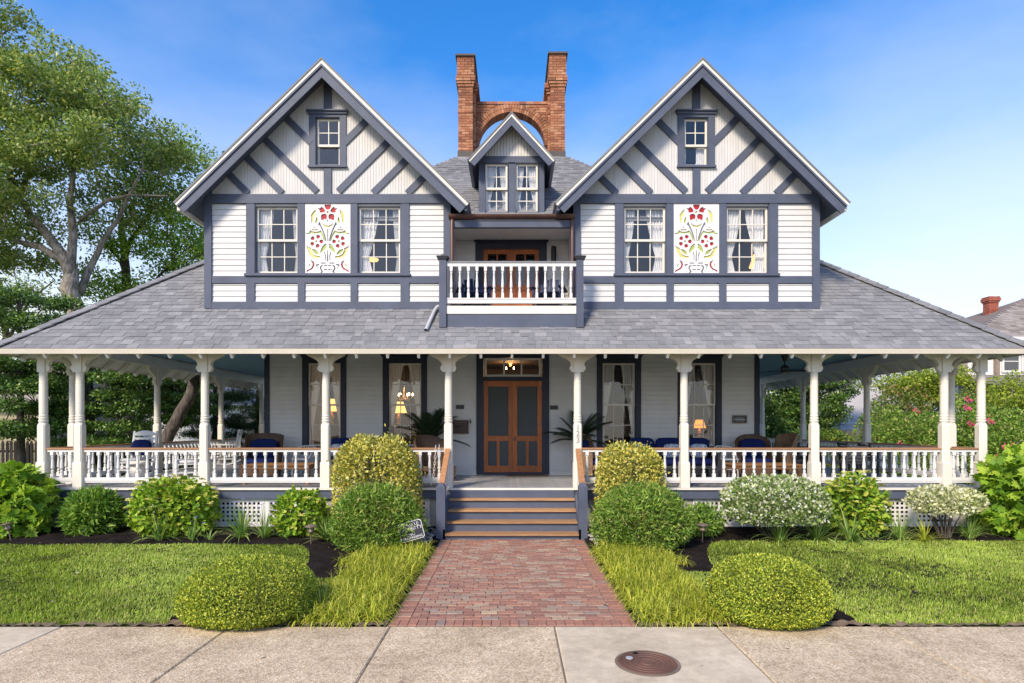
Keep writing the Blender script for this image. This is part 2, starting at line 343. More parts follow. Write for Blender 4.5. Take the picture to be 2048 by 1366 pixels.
M['ground'] = paint('far_grass', (0.075, 0.11, 0.025), 0.95, 0.35, 0.6, 0.1)
M['lawnbase'] = paint('lawn_soil', (0.07, 0.095, 0.02), 0.95, 0.35, 0.8, 0.1, 0.5, (0.09, 0.075, 0.04))
def wicker_m(name, a, b):
    m, nt, p, _ = new_mat(name)
    g = nt.nodes.new('ShaderNodeTexCoord'); ck = nt.nodes.new('ShaderNodeTexChecker'); ck.inputs['Scale'].default_value = 70
    nt.links.new(g.outputs['Object'], ck.inputs['Vector']); ck.inputs['Color1'].default_value = c4(a); ck.inputs['Color2'].default_value = c4(b)
    c = mixc(nt, ck.outputs[0], ramp(nt, noise(nt, 9, 4), [(0.3, (0.75,) * 3), (0.7, (1.2,) * 3)]), 1.0, 'MULTIPLY')
    nt.links.new(c, p.inputs['Base Color']); p.inputs['Roughness'].default_value = 0.6
    bump(nt, p, ck.outputs['Fac'], 0.6, 0.006); return m
M['wicker'] = wicker_m('brown_wicker', (0.15, 0.085, 0.05), (0.06, 0.034, 0.022))
M['tanwicker'] = wicker_m('tan_wicker', (0.30, 0.19, 0.10), (0.16, 0.09, 0.05))
def stripe_m():
    m, nt, p, _ = new_mat('striped_cushion'); g = nt.nodes.new('ShaderNodeTexCoord'); w = nt.nodes.new('ShaderNodeTexWave'); w.inputs['Scale'].default_value = 5
    nt.links.new(g.outputs['Object'], w.inputs['Vector']); c = ramp(nt, w.outputs['Fac'], [(0.45, (0.72, 0.72, 0.70)), (0.55, (0.42, 0.44, 0.47))])
    nt.links.new(c, p.inputs['Base Color']); p.inputs['Roughness'].default_value = 0.9; return m
M['stripe'] = stripe_m()
def print_m():
    m, nt, p, _ = new_mat('patterned_cushion'); c = ramp(nt, noise(nt, 28, 2), [(0.45, (0.66, 0.68, 0.72)), (0.55, (0.22, 0.30, 0.42))])
    nt.links.new(c, p.inputs['Base Color']); p.inputs['Roughness'].default_value = 0.9; return m
M['print'] = print_m()
# ================================================================== THE HOUSE
H = thing('victorian_house', 'large white timber house with slate blue trim, twin gables and wraparound porch', 'house', (0, 18, 0))
FL = 0.93                      # porch floor height
YP = 12.45                     # line of the front posts
YW = 15.5                      # ground floor front wall
YU = 13.07                     # upper gable walls
def part(mb, name, mats, parent=None, **kw): return mb.build(name, mats, parent or H, **kw)
def wall_open(mb, x0, x1, z0, z1, y0, y1, ops, m=0):
    xs = sorted({x0, x1, *[o[0] for o in ops], *[o[1] for o in ops]}); zs = sorted({z0, z1, *[o[2] for o in ops], *[o[3] for o in ops]})
    for i in range(len(xs) - 1):
        for j in range(len(zs) - 1):
            cx = (xs[i] + xs[i + 1]) / 2; cz = (zs[j] + zs[j + 1]) / 2
            if not any(o[0] < cx < o[1] and o[2] < cz < o[3] for o in ops): mb.box(xs[i], xs[i + 1], y0, y1, zs[j], zs[j + 1], m)
    return mb
# shared clapboard: 1 m long wedge, scaled to length and height
cb = MB(); cb.add([(0, 0, 0), (1, 0, 0), (1, 0, 1), (0, 0, 1), (0, -0.021, 0), (1, -0.021, 0), (1, -0.007, 1), (0, -0.007, 1)],
                  [(3, 2, 1, 0), (4, 5, 6, 7), (0, 1, 5, 4), (1, 2, 6, 5), (2, 3, 7, 6), (3, 0, 4, 7)])
clap_mesh = cb.mesh('clapboard', M['clap'])
EXP = 0.1232
def claps(parent, x0, x1, z0, z1, y, ref=None, axis='x', gap=0.0055):
    ref = z0 if ref is None else ref
    k0 = math.floor((z0 - ref) / EXP + 1e-6); z = ref + k0 * EXP
    while z < z1 - 1e-4:
        a, b = max(z, z0), min(z + EXP, z1)
        if b - a > 0.012:
            j = rng.uniform(-0.0015, 0.0015)
            if axis == 'x': Mx = Matrix.Translation((x0, y + j, a)) @ Matrix.Diagonal((x1 - x0, 1, b - a - gap, 1))
            else: Mx = Matrix.Translation((y + j, x0, a)) @ Matrix.Rotation(axis, 4, 'Z') @ Matrix.Diagonal((x1 - x0, 1, b - a, 1))
            inst('clapboard', clap_mesh, parent, Mx)
        z += EXP
# ---- ground floor front wall
WX = (-4.926, -2.811, 2.805, 4.926); WH = 0.44; WZ0, WZ1 = 1.66, 3.88
ops = [(x - WH, x + WH, WZ0, WZ1) for x in WX] + [(-0.745, 0.785, FL + 0.07, 4.06)]
CEIL = 4.14
mb = wall_open(MB(), -6.46, 6.46, FL - 0.5, CEIL + 0.2, YW, YW + 0.14, ops)
mb.box(-6.46, -6.32, YW + 0.14, 24, 0.3, 7.2); mb.box(6.32, 6.46, YW + 0.14, 24, 0.3, 7.2)
mb.box(-6.46, 6.46, 24, 24.14, 0.3, 7.2)
low = part(mb, 'wall', M['clap'])
edges = [-6.36, -5.51, -4.345, -3.395, -2.23, -0.935, 0.975, 2.22, 3.39, 4.34, 5.51, 6.36]
for i in range(0, 12, 2): claps(low, edges[i], edges[i + 1], FL, CEIL, YW - 0.002, FL, gap=0.009)
for x in WX: claps(low, x - 0.575, x + 0.575, FL, 1.47, YW - 0.002, FL, gap=0.009); claps(low, x - 0.575, x + 0.575, 4.075, CEIL, YW - 0.002, FL)
mb = MB()
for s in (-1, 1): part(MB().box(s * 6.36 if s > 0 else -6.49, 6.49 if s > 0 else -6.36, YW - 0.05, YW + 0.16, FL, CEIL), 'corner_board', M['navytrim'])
# rooms seen through the glass
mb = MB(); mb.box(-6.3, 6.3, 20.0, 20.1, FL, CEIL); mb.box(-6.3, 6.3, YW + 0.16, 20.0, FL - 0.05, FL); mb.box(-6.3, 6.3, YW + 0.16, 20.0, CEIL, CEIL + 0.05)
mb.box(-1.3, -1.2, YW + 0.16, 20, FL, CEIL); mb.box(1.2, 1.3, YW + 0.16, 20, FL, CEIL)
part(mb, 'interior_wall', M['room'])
# ---- windows
def sash(mb, x0, x1, z0, z1, y, cols, rows, fr=0.042, mu=0.018):
    mb.box(x0, x0 + fr, y, y + 0.035, z0, z1); mb.box(x1 - fr, x1, y, y + 0.035, z0, z1)
    mb.box(x0 + fr, x1 - fr, y, y + 0.035, z1 - fr, z1); mb.box(x0 + fr, x1 - fr, y, y + 0.035, z0, z0 + fr * 1.15)
    a0, a1, b0, b1 = x0 + fr, x1 - fr, z0 + fr * 1.15, z1 - fr
    for i in range(1, cols): x = a0 + (a1 - a0) * i / cols; mb.box(x - mu / 2, x + mu / 2, y + 0.004, y + 0.03, b0, b1)
    for j in range(1, rows): z = b0 + (b1 - b0) * j / rows; mb.box(a0, a1, y + 0.006, y + 0.028, z - mu / 2, z + mu / 2)
    return [(a0 + (a1 - a0) * i / cols, a0 + (a1 - a0) * (i + 1) / cols, b0 + (b1 - b0) * j / rows, b0 + (b1 - b0) * (j + 1) / rows) for i in range(cols) for j in range(rows)]
pane_mesh = MB().poly([(0, 0, 0), (1, 0, 0), (1, 0, 1), (0, 0, 1)]).mesh('pane', M['glass'])
pane_mesh2 = MB().poly([(0, 0, 0), (1, 0, 0), (1, 0, 1), (0, 0, 1)]).mesh('pane', M['porchglass'])
def panes(parent, cells, y, mesh):
    for a, b, c, d in cells:
        t = rng.uniform(-0.006, 0.006); u = rng.uniform(-0.006, 0.006)     # each pane sits a hair out of true
        Mx = Matrix.Translation((a, y, c)) @ Matrix.Rotation(t, 4, 'Z') @ Matrix.Rotation(u, 4, 'X') @ Matrix.Diagonal((b - a, 1, d - c, 1))
        inst('pane', mesh, parent, Mx)
def window(cx, z0, z1, half, y, up, lo, casing=None, head=None, mesh=None, split=None, trim='blue'):
    """jambs (and casing boards) > two sashes, panes"""
    mb = MB(); x0, x1 = cx - half, cx + half
    mb.box(x0, x0 + 0.012, y - 0.03, y + 0.13, z0, z1); mb.box(x1 - 0.012, x1, y - 0.03, y + 0.13, z0, z1)
    mb.box(x0 + 0.012, x1 - 0.012, y - 0.03, y + 0.13, z1 - 0.012, z1); mb.box(x0 + 0.012, x1 - 0.012, y - 0.02, y + 0.13, z0, z0 + 0.02)
    if casing:
        cl, ct, cbm = casing
        mb.box(x0 - cl, x0 - 0.001, y - 0.045, y - 0.001, z0 - cbm, z1 + ct); mb.box(x1 + 0.001, x1 + cl, y - 0.045, y - 0.001, z0 - cbm, z1 + ct)
        mb.box(x0, x1, y - 0.045, y - 0.001, z1 + 0.001, z1 + ct); mb.box(x0, x1, y - 0.045, y - 0.001, z0 - cbm, z0 - 0.001)
        mb.box(x0 - cl - 0.02, x1 + cl + 0.02, y - 0.085, y - 0.001, z0 - cbm - 0.045, z0 - cbm - 0.001)
        if head: mb.box(x0 - cl - 0.05, x1 + cl + 0.05, y - 0.11, y - 0.001, z1 + ct + 0.001, z1 + ct + 0.03); mb.box(x0 - cl - 0.025, x1 + cl + 0.025, y - 0.075, y - 0.001, z1 + ct - 0.05, z1 + ct - 0.004)
    w = part(mb, 'window', M[trim])
    zm = (z0 + z1) / 2 if split is None else split; x0 += 0.014; x1 -= 0.014
    mb = MB(); cu = sash(mb, x0, x1, zm - 0.02, z1 - 0.014, y + 0.03, *up); part(mb, 'sash', M['cream'], w)
    mb = MB(); cl_ = sash(mb, x0, x1, z0 + 0.022, zm + 0.02, y + 0.07, *lo); part(mb, 'sash', M['cream'], w)
    panes(w, cu, y + 0.047, mesh or pane_mesh); panes(w, cl_, y + 0.087, mesh or pane_mesh)
    return w
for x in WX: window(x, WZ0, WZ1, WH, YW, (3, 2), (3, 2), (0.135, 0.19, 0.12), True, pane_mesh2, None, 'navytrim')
# ---- front door: casing > frame, transom panes; two screen doors
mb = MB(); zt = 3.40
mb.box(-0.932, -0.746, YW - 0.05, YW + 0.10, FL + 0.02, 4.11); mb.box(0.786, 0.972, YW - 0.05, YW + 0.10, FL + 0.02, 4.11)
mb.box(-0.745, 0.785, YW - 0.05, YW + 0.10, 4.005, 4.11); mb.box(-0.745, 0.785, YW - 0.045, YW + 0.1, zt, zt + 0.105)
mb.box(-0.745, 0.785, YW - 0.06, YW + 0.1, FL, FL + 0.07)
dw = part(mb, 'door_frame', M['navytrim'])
mb = MB(); tc = sash(mb, -0.72, 0.76, 3.51, 4.0, YW + 0.01, 3, 1, 0.05, 0.04); part(mb, 'transom_sash', M['cream'], dw); panes(dw, tc, YW + 0.03, pane_mesh2)
for s, (x0, x1) in ((-1, (-0.742, 0.018)), (1, (0.022, 0.782))):
    mb = MB(); y0, y1 = YW - 0.035, YW + 0.012; st = 0.115; z0, z1 = FL + 0.075, zt - 0.004
    mb.box(x0, x0 + st, y0, y1, z0, z1); mb.box(x1 - st, x1, y0, y1, z0, z1)
    rails = [(z0, z0 + 0.17), (1.82, 1.96), (z1 - 0.14, z1)]
    for a, b in rails: mb.box(x0 + st, x1 - st, y0 + 0.002, y1, a, b)
    xm = (x0 + x1) / 2; mb.box(xm - 0.04, xm + 0.04, y0 + 0.004, y1, rails[0][1], rails[1][0])
    d = part(mb, 'screen_door', M['door'])
    mb = MB(); mb.box(x0 + st, x1 - st, y1 - 0.012, y1 - 0.008, rails[1][1], rails[2][0]); mb.box(x0 + st, xm - 0.04, y1 - 0.012, y1 - 0.008, rails[0][1], rails[1][0]); mb.box(xm + 0.04, x1 - st, y1 - 0.012, y1 - 0.008, rails[0][1], rails[1][0])
    # thin inner mouldings seen through the mesh
    for a in (0.06, 0.12, 0.27, 0.34): mb.box(x0 + st + a, x0 + st + a + 0.012, y1 - 0.016, y1 - 0.012, rails[1][1] + 0.05, rails[2][0])
    part(mb, 'door_screen', M['screen'], d)
    mb = MB(); hx = x0 if s < 0 else x1
    for z in (1.25, 2.28, 3.2): mb.box(hx - 0.035, hx + 0.035, y0 - 0.012, y0 - 0.001, z - 0.05, z + 0.05)
    part(mb, 'hinge', M['bronze'], d)
    mb = MB(); kx = x1 - 0.05 if s < 0 else x0 + 0.05; mb.lathe([(0.03, 0), (0.03, 0.09)], (kx, y0 - 0.02, 1.84), 8); mb.blob((kx, y0 - 0.055, 1.88), (0.022, 0.022, 0.022), 8, 5)
    if s > 0: part(mb, 'handle', M['bronze'], d)
# ---- upper gables
GC = 4.072
APEX_Z, SLOPE, YB = 10.10, 0.98, 12.62
def rake_z(dx): return APEX_Z - SLOPE * abs(dx)
m6 = [(-2.72, -2.56), (-1.80, -1.61), (-0.66, -0.505), (0.505, 0.66), (1.61, 1.80), (2.56, 2.72)]
panel_holes = {}
def gable(s):
    c = s * GC
    A0, A1, AZ0, AZ1 = c - 0.27, c + 0.27, 7.97, 9.04
    ops = [(c - 1.61, c - 0.66, 5.586, 7.085), (c + 0.66, c + 1.61, 5.586, 7.085)]
    mb = wall_open(MB(), c - 2.70, c + 2.70, 4.2, 7.335, YU, YU + 0.14, ops)
    for t in (-1, 1): mb.box(c + t * 2.70 - (0.14 if t > 0 else 0), c + t * 2.70 + (0 if t > 0 else 0.14), YU + 0.14, 20, 4.2, 7.3)
    w = part(mb, 'upper_wall', M['clap'])
    for a, b in ((-2.56, -1.80), (1.80, 2.56)): claps(w, c + a, c + b, 5.532, 7.136, YU - 0.002, 5.532)
    for i in range(5): claps(w, c + m6[i][1], c + m6[i + 1][0], 4.965, 5.375, YU - 0.002, 4.965)
    # half timbering: every board a part
    T = lambda x0, x1, z0, z1, y=YU - 0.05: part(MB().box(c + x0, c + x1, y, YU - 0.001, z0, z1), 'timber', M['blue'])
    for k in (0, 5): part(MB().box(c + m6[k][0], c + m6[k][1], YU - 0.058, YU + 0.10 if k else YU + 0.10, 4.82, 7.46), 'corner_board', M['blue'])
    T(-2.559, 2.559, 7.136, 7.335, YU - 0.062); T(-2.559, 2.559, 5.375, 5.531, YU - 0.045); T(-2.559, 2.559, 4.80, 4.964, YU - 0.052)
    for k in (1, 2, 3, 4): T(m6[k][0], m6[k][1], 5.587, 7.135); T(m6[k][0], m6[k][1], 4.9645, 5.3745, YU - 0.048)
    T(-1.83, 1.83, 5.532, 5.586, YU - 0.085)
    for t in (-1, 1): window(c + t * 1.135, 5.587, 7.084, 0.474, YU, (3, 2), (3, 2))
    # boarded gable triangle: narrow vertical boards, each with its groove, joined
    mb = MB(); bw = 0.062; n = int(5.3 / bw)
    top = lambda x: APEX_Z - 0.17 - SLOPE * abs(x)
    for i in range(n):
        x0 = -2.65 + i * bw; x1 = x0 + bw - 0.006
        if x1 > 2.65: break
        segs = [(7.336, None)]
        if x0 < 0.27 and x1 > -0.27: segs = [(7.336, AZ0), (AZ1, None)]
        for a, b in segs:
            za, zb = (top(x0), top(x1)) if b is None else (b, b)
            if min(za, zb) <= a + 0.01: continue
            mb.xz([(c + x0, a), (c + x1, a), (c + x1, zb), (c + x0, za)], YU - 0.016, YU - 0.004)
    part(mb, 'beadboard', M['bead'], kind='stuff')
    mb = MB()     # backing behind the boards, open at the attic window
    for xa, xb in ((-2.66, -0.27), (0.27, 2.66)):
        p = [(c + xa, 7.336), (c + xb, 7.336), (c + xb, top(xb)), (c + xa, top(xa))]
        mb.xz([(x, max(z, 7.337)) for x, z in p], YU - 0.003, YU + 0.1)
    mb.box(c - 0.27, c + 0.27, YU - 0.003, YU + 0.1, 7.336, AZ0); mb.xz([(c - 0.27, AZ1), (c + 0.27, AZ1), (c + 0.27, top(0.27)), (c, top(0)), (c - 0.27, top(0.27))], YU - 0.003, YU + 0.1)
    part(mb, 'gable_wall', M['bead'])
    window(c, AZ0, AZ1, 0.27, YU, (2, 2), (1, 1), (0.14, 0.115, 0.0), True, None, AZ0 + 0.47)
    # diagonals at right angles to the rakes
    def diag(bx, bz, t):
        L = (APEX_Z - 0.12 - SLOPE * abs(bx) - bz) / (1 + SLOPE)
        p = Vector((c + t * bx, YU - 0.033, bz)); q = Vector((c + t * (bx - L) if bx < 0 else 0, YU - 0.033, bz + L))
        part(MB().bar(p, q, 0.145, 0.034, (0, -1, 0)), 'brace', M['blue'])
    for t in (1, -1):
        for bx, bz in ((-0.235, 7.40), (-1.005, 7.37), (-1.76, 7.36)): diag(bx, bz, t)
        diag(-0.36, 8.47, t)
    T(-0.083, 0.083, 7.336, 7.92, YU - 0.055); T(-0.083, 0.083, 9.20, 9.92, YU - 0.055)
    # roof slabs: shingles, white drip edge, blue deck and bargeboard
    HW = 3.165; k = math.hypot(1, SLOPE); ux, uz = 1 / k, -SLOPE / k; nx, nz = SLOPE / k, 1 / k
    for t in (-1, 1):
        def pt(along, off): return (c + t * (ux * along - nx * off), APEX_Z + uz * along - nz * off)
        Lr = HW * k
        def slab(o0, o1, y0, y1, mb=None, a0=None, a1=None):
            # ends meet on the centre line at the ridge
            q = [(c, APEX_Z - o0 * k), pt(a1 or Lr, o0), pt(a1 or Lr, o1), (c, APEX_Z - o1 * k)]
            mb = mb or MB(); mb.xz(q, y0, y1); return mb
        part(slab(0, 0.035, YB - 0.03, 19.5), 'gable_roof', M['shingle'])
        part(slab(0.0355, 0.095, YB - 0.015, YB + 0.03), 'drip_edge', M['cream'])
        part(slab(0.0355, 0.13, YB + 0.0305, 19.5), 'soffit', M['blue'])
        mb = slab(0.0955, 0.30, YB, YB + 0.0300); slab(0.0958, 0.135, YB - 0.028, YB - 0.0005, mb)
        part(mb, 'bargeboard', M['blue'])
        # eave gutter board along the side
        q = pt(Lr - 0.02, 0.10); part(MB().box(q[0] - 0.03, q[0] + 0.03, YB + 0.031, 19.4, q[1] - 0.10, q[1] - 0.006), 'eave_board', M['cream' if s * t > 0 else 'blue'])
    # room behind
    mb = MB(); mb.box(c - 2.5, c + 2.5, 16.6, 16.7, 4.3, 7.33); mb.box(c - 2.5, c + 2.5, YU + 0.15, 16.6, 4.9, 4.95); mb.box(c - 2.5, c + 2.5, YU + 0.15, 16.6, 7.30, 7.334); mb.box(c - 1.0, c + 1.0, 15.5, 15.6, 7.4, 9.2)
    part(mb, 'interior_wall', M['greyroom'])
for s in (-1, 1): gable(s)
# ---- carved flower panels
S8 = 1 / 8.033 / 90.3; PCX, PZ0, PZ1 = 446.0, 1272.0, 148.0
def mirror(p): return [(892 - x, y) for x, y in p]
def circ(cx, cy, r, n=9): return [(cx + r * math.cos(2 * math.pi * i / n), cy + r * math.sin(2 * math.pi * i / n)) for i in range(n)]
def petal(cx, cy, ox, oy, r):
    a = math.atan2(cy - oy, cx - ox); out = []
    for da, rr in ((0, 1.0), (0.35, 0.78), (0.75, 1.05), (1.4, 0.95), (2.3, 0.85), (3.14, 0.95), (-2.3, 0.85), (-1.4, 0.95), (-0.75, 1.05), (-0.35, 0.78)):
        out.append((cx + r * rr * math.cos(a + da), cy + r * rr * math.sin(a + da)))
    return out
mot = []       # (colour, polygon)
def both(col, p): mot.append((col, p)); mot.append((col, mirror(p)))
mot.append((0, [(393, 158), (502, 158), (497, 205), (472, 235), (447, 242), (420, 230), (400, 200)]))
both(0, [(283, 217), (325, 218), (343, 190), (378, 215), (402, 248), (398, 278), (350, 288), (313, 282), (322, 255)])
both(0, [(345, 318), (395, 305), (430, 322), (434, 362), (418, 408), (400, 385), (380, 405), (343, 410), (337, 350)])
mot.append((1, circ(446, 280, 19)))
both(2, [(255, 232), (205, 275), (190, 300), (172, 330), (176, 360), (180, 462), (207, 440), (222, 360), (245, 290)])
both(3, [(268, 350), (288, 400), (272, 452), (240, 455), (250, 400)])
mot.append((2, [(360, 455), (385, 482), (440, 500), (452, 500), (508, 482), (534, 455), (532, 478), (500, 515), (446, 532), (392, 515), (362, 478)]))
mot.append((3, [(446, 392), (434, 422), (446, 440), (458, 422)]))
both(4, [(288, 480), (316, 436), (330, 468), (372, 560), (408, 660), (428, 752), (412, 754), (383, 650), (343, 555), (318, 502)])
mot.append((4, [(434, 560), (460, 560), (453, 580), (455, 750), (441, 750), (440, 580)]))
both(5, [(235, 512), (218, 537), (254, 537)]); both(5, [(184, 550), (235, 563), (290, 550), (276, 578), (203, 578)])
both(3, [(97, 634), (97, 620), (138, 618), (165, 572), (200, 593), (250, 602), (310, 590), (328, 574), (362, 618), (394, 680), (404, 752), (384, 744), (370, 690), (332, 616), (290, 620), (240, 632), (192, 618), (150, 634), (118, 640)])
for cx, cy in ((203, 707), (290, 681), (341, 757), (282, 827), (197, 794)): both(0, petal(cx, cy, 263, 755, 35))
both(1, circ(263, 755, 17))
both(3, [(410, 788), (432, 808), (412, 828), (428, 850), (388, 900), (322, 948), (333, 890), (363, 832)])
both(3, [(188, 876), (250, 893), (287, 928), (306, 972), (250, 962), (213, 927)])
both(2, [(97, 817), (130, 845), (182, 866), (176, 900), (214, 966), (262, 990), (322, 996), (327, 1024), (260, 1032), (188, 1014), (148, 960), (122, 890)])
both(4, [(386, 922), (400, 930), (420, 990), (413, 1066), (401, 1066), (405, 995)])
mot.append((4, [(442, 898), (450, 898), (459, 1082), (433, 1082)]))
both(0, [(200, 1032), (182, 1072), (218, 1083), (232, 1130), (218, 1180), (182, 1217), (142, 1232), (95, 1264), (110, 1222), (160, 1203), (193, 1170), (203, 1120), (188, 1092), (170, 1075)])
both(5, [(165, 1103), (153, 1150), (124, 1187), (138, 1140)])
both(6, [(333, 1101), (418, 1101), (414, 1117), (340, 1117)]); both(6, [(384, 1143), (440, 1143), (436, 1158), (390, 1158)]); both(6, [(379, 1205), (440, 1205), (435, 1220), (388, 1220)])
both(6, [(343, 1147), (372, 1138), (368, 1156), (346, 1167), (340, 1190), (357, 1223), (374, 1246), (346, 1270), (326, 1270), (343, 1245), (318, 1195), (323, 1162)])
both(6, [(250, 1133), (310, 1123), (302, 1146), (273, 1150), (299, 1215), (284, 1200)])
mcols = [paint('red_paint', (0.36, 0.018, 0.028), 0.5, 0.15, 0.1), paint('ochre_paint', (0.55, 0.36, 0.14), 0.5, 0.1, 0.1), paint('pale_yellow_paint', (0.60, 0.54, 0.20), 0.5, 0.1, 0.1),
         paint('leaf_green_paint', (0.36, 0.42, 0.12), 0.5, 0.1, 0.1), paint('stem_grey_paint', (0.17, 0.18, 0.22), 0.5, 0.1, 0.1), paint('tan_paint', (0.55, 0.40, 0.20), 0.5, 0.1, 0.1), paint('slate_paint', (0.13, 0.14, 0.18), 0.5, 0.1, 0.1)]
for s in (-1, 1):
    c = s * GC; zc = (5.587 + 7.134) / 2; zp = (PZ0 + PZ1) / 2
    f = lambda p: [(c + (x - PCX) * S8 * 0.985, zc - (y - zp) * S8 * 0.985) for x, y in p]
    cu = bpy.data.curves.new('flower_panel', 'CURVE'); cu.dimensions = '2D'; cu.fill_mode = 'BOTH'; cu.extrude = 0.010
    for p in [[(c - 0.503, 5.588), (c + 0.503, 5.588), (c + 0.503, 7.134), (c - 0.503, 7.134)]] + [f(q) for _, q in mot]:
        sp = cu.splines.new('POLY'); sp.points.add(len(p) - 1); sp.use_cyclic_u = True
        for q, (x, z) in zip(sp.points, p): q.co = (x - c, z - 5.588, 0, 1)
    co = bpy.data.objects.new('tmp', cu); me = bpy.data.meshes.new_from_object(co); bpy.data.objects.remove(co)
    me.materials.clear(); me.materials.append(M['white'])
    pn = bpy.data.objects.new('flower_panel', me); C.objects.link(pn); pn.parent = H
    loc = Vector((c, YU - 0.026, 5.588)); pn.rotation_euler = (R(90), 0, 0); pn.location = loc - wl[H]; wl[pn] = loc
    # coloured pieces set back behind the cut-outs
    names = ['flower_petal', 'flower_centre', 'yellow_leaf', 'green_leaf', 'stem', 'bud', 'vase']
    for col, p in mot:
        q = f(p); mb = MB().xz([(x - c, z - 5.588) for x, z in q], YU - 0.0158, YU - 0.0040)
        # child of a turned panel: rotate the coordinates into its frame (x, y, z) -> (x, z, -y)
        mb.v = [(x, z, -(y - loc.y)) for x, y, z in mb.v]
        o = bpy.data.objects.new(names[col], mb.mesh(names[col], mcols[col])); C.objects.link(o); o.parent = pn
# ---- porch roof
EZ, EY, EX, RS = 3.78, 11.9, 10.5, 0.89
rz = lambda y: EZ + RS * (y - EY)
fr = [(-EX, EY), (EX, EY), (6.75, 15.65), (6.75, 13.12), (1.38, 13.12), (1.38, 12.62), (-1.38, 12.62), (-1.38, 13.12), (-6.75, 13.12), (-6.75, 15.65)]
mb = MB().prism([(x, y, rz(y)) for x, y in fr], (0, 0, -0.05))
for s in (-1, 1):
    q = [(s * EX, EY), (s * 6.75, 15.65), (s * 6.75, 24.3), (s * EX, 24.3)]
    mb.prism([(x, y, EZ + RS * (EX - abs(x))) for x, y in q], (0, 0, -0.05))
roof = part(mb, 'porch_roof', M['shingle'])
mb = MB().prism([(x, y, rz(y) - 0.0505) for x, y in [(-EX, EY), (EX, EY), (EX - 1.2, EY + 1.2), (-EX + 1.2, EY + 1.2)]], (0, 0, -0.02))
for s in (-1, 1):
    q = [(s * EX, EY), (s * (EX - 1.2), EY + 1.2), (s * (EX - 1.2), 24.3), (s * EX, 24.3)]
    mb.prism([(x, y, EZ + RS * (EX - abs(x)) - 0.0505) for x, y in q], (0, 0, -0.02))
part(mb, 'eave_soffit', M['white'])
mb = MB().box(-EX - 0.02, EX + 0.02, EY - 0.025, EY - 0.001, EZ - 0.105, EZ - 0.002)
for s in (-1, 1): x = s * EX; mb.box(min(x, x + s * 0.024) + s * 0.001, max(x, x + s * 0.024) + s * 0.001, EY, 24.3, EZ - 0.105, EZ - 0.002)
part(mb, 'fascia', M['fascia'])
raf = MB().bar((0, 0.02, -0.02), (0, 0.62, -0.02 + 0.6 * RS), 0.05, 0.10).mesh('rafter_tail', M['white'])
for i in range(31): inst('rafter_tail', raf, H, Matrix.Translation((-9.45 + i * 0.63, EY, EZ - 0.13)))
for s in (-1, 1):
    for i in range(18): inst('rafter_tail', raf, H, Matrix.Translation((s * EX, 12.6 + i * 0.63, EZ - 0.13)) @ Matrix.Rotation(s * R(90), 4, 'Z'))
mb = MB().box(-9.98, 9.98, YP - 0.09, YP + 0.09, 3.86, 4.11)
for s in (-1, 1): mb.box(min(s * 9.80, s * 9.98), max(s * 9.80, s * 9.98), YP + 0.09, 24, 3.86, 4.11)
part(mb, 'porch_beam', M['white'])
mb = MB(); x = -9.8
while x < 9.8: mb.box(x, x + 0.078, YP + 0.09, YW, CEIL, CEIL + 0.02); x += 0.08
for s in (-1, 1):
    x = 6.47
    while x < 9.78: mb.box(min(s * x, s * (x + 0.078)), max(s * x, s * (x + 0.078)), YW, 24, CEIL, CEIL + 0.02); x += 0.08
part(mb, 'porch_ceiling', M['ceil'])
# shingles: one box per tab
sh_unit = MB().box(0, 1, 0, 1, 0, 1).mesh('shingle', M['shingle'])
def shingle_items(rows, exposure, clip, wmin=0.12, wmax=0.27):
    out = []
    for j in range(rows):
        v0 = j * exposure; 
        for (a, b) in clip(v0 + exposure * 0.5):
            u = a - rng.uniform(0, wmin)
            while u < b:
                w = rng.uniform(wmin, wmax); u0, u1 = max(u, a), min(u + w - 0.004, b)
                if u1 - u0 > 0.02: out.append((u0, u1, v0, rng.choice((0.007, 0.008, 0.014))))
                u += w
    return out
def frame_m(O, u, v, n, it, ex):
    u0, u1, v0, t = it; L = ex * 1.22
    o = O + u * u0 + v * (v0 - 0.01) + n * 0.010
    m = Matrix.Identity(4); cu, cv, cn = u * (u1 - u0), v * L - n * 0.010, n * t
    for i in range(3): m[i][0], m[i][1], m[i][2], m[i][3] = cu[i], cv[i], cn[i], o[i]
    return m
def shingle_stuff(name, O, u, v, n, items, ex, parent, mat=None):
    ub = np.array([(0, 0, 0), (1, 0, 0), (1, 1, 0), (0, 1, 0), (0, 0, 1), (1, 0, 1), (1, 1, 1), (0, 1, 1)], float)
    fq = np.array([(4, 5, 6, 7), (0, 1, 5, 4), (1, 2, 6, 5), (3, 0, 4, 7)])
    V = []; T = []
    for it in items:
        m = np.array(frame_m(O, u, v, n, it, ex)); T.append(fq + 8 * len(V)); V.append(ub @ m[:3, :3].T + m[:3, 3])
    return np_obj(name, np.concatenate(V), np.concatenate(T), mat or M['shingle'], parent, kind='stuff')
k = math.hypot(1, RS); u = Vector((1, 0, 0)); v = Vector((0, 1 / k, RS / k)); n = Vector((0, -RS / k, 1 / k)); O = Vector((0, EY, EZ))
def clip_front(vm):
    y = vm / k
    if y < 0.70: return [(-EX + y, EX - y)]
    if y < 1.22: return [(-EX + y, -1.55), (1.55, EX - y)]
    return [(-EX + y, -6.80), (6.80, EX - y)]
EXS = 0.142
items = shingle_items(36, EXS, clip_front)
key = sorted(items, key=lambda i: (i[2], abs(i[0])))[:300]; ks = set(map(id, key))
for it in key: inst('shingle', sh_unit, roof, frame_m(O, u, v, n, it, EXS))
shingle_stuff('shingles', O, u, v, n, [i for i in items if id(i) not in ks], EXS, roof)
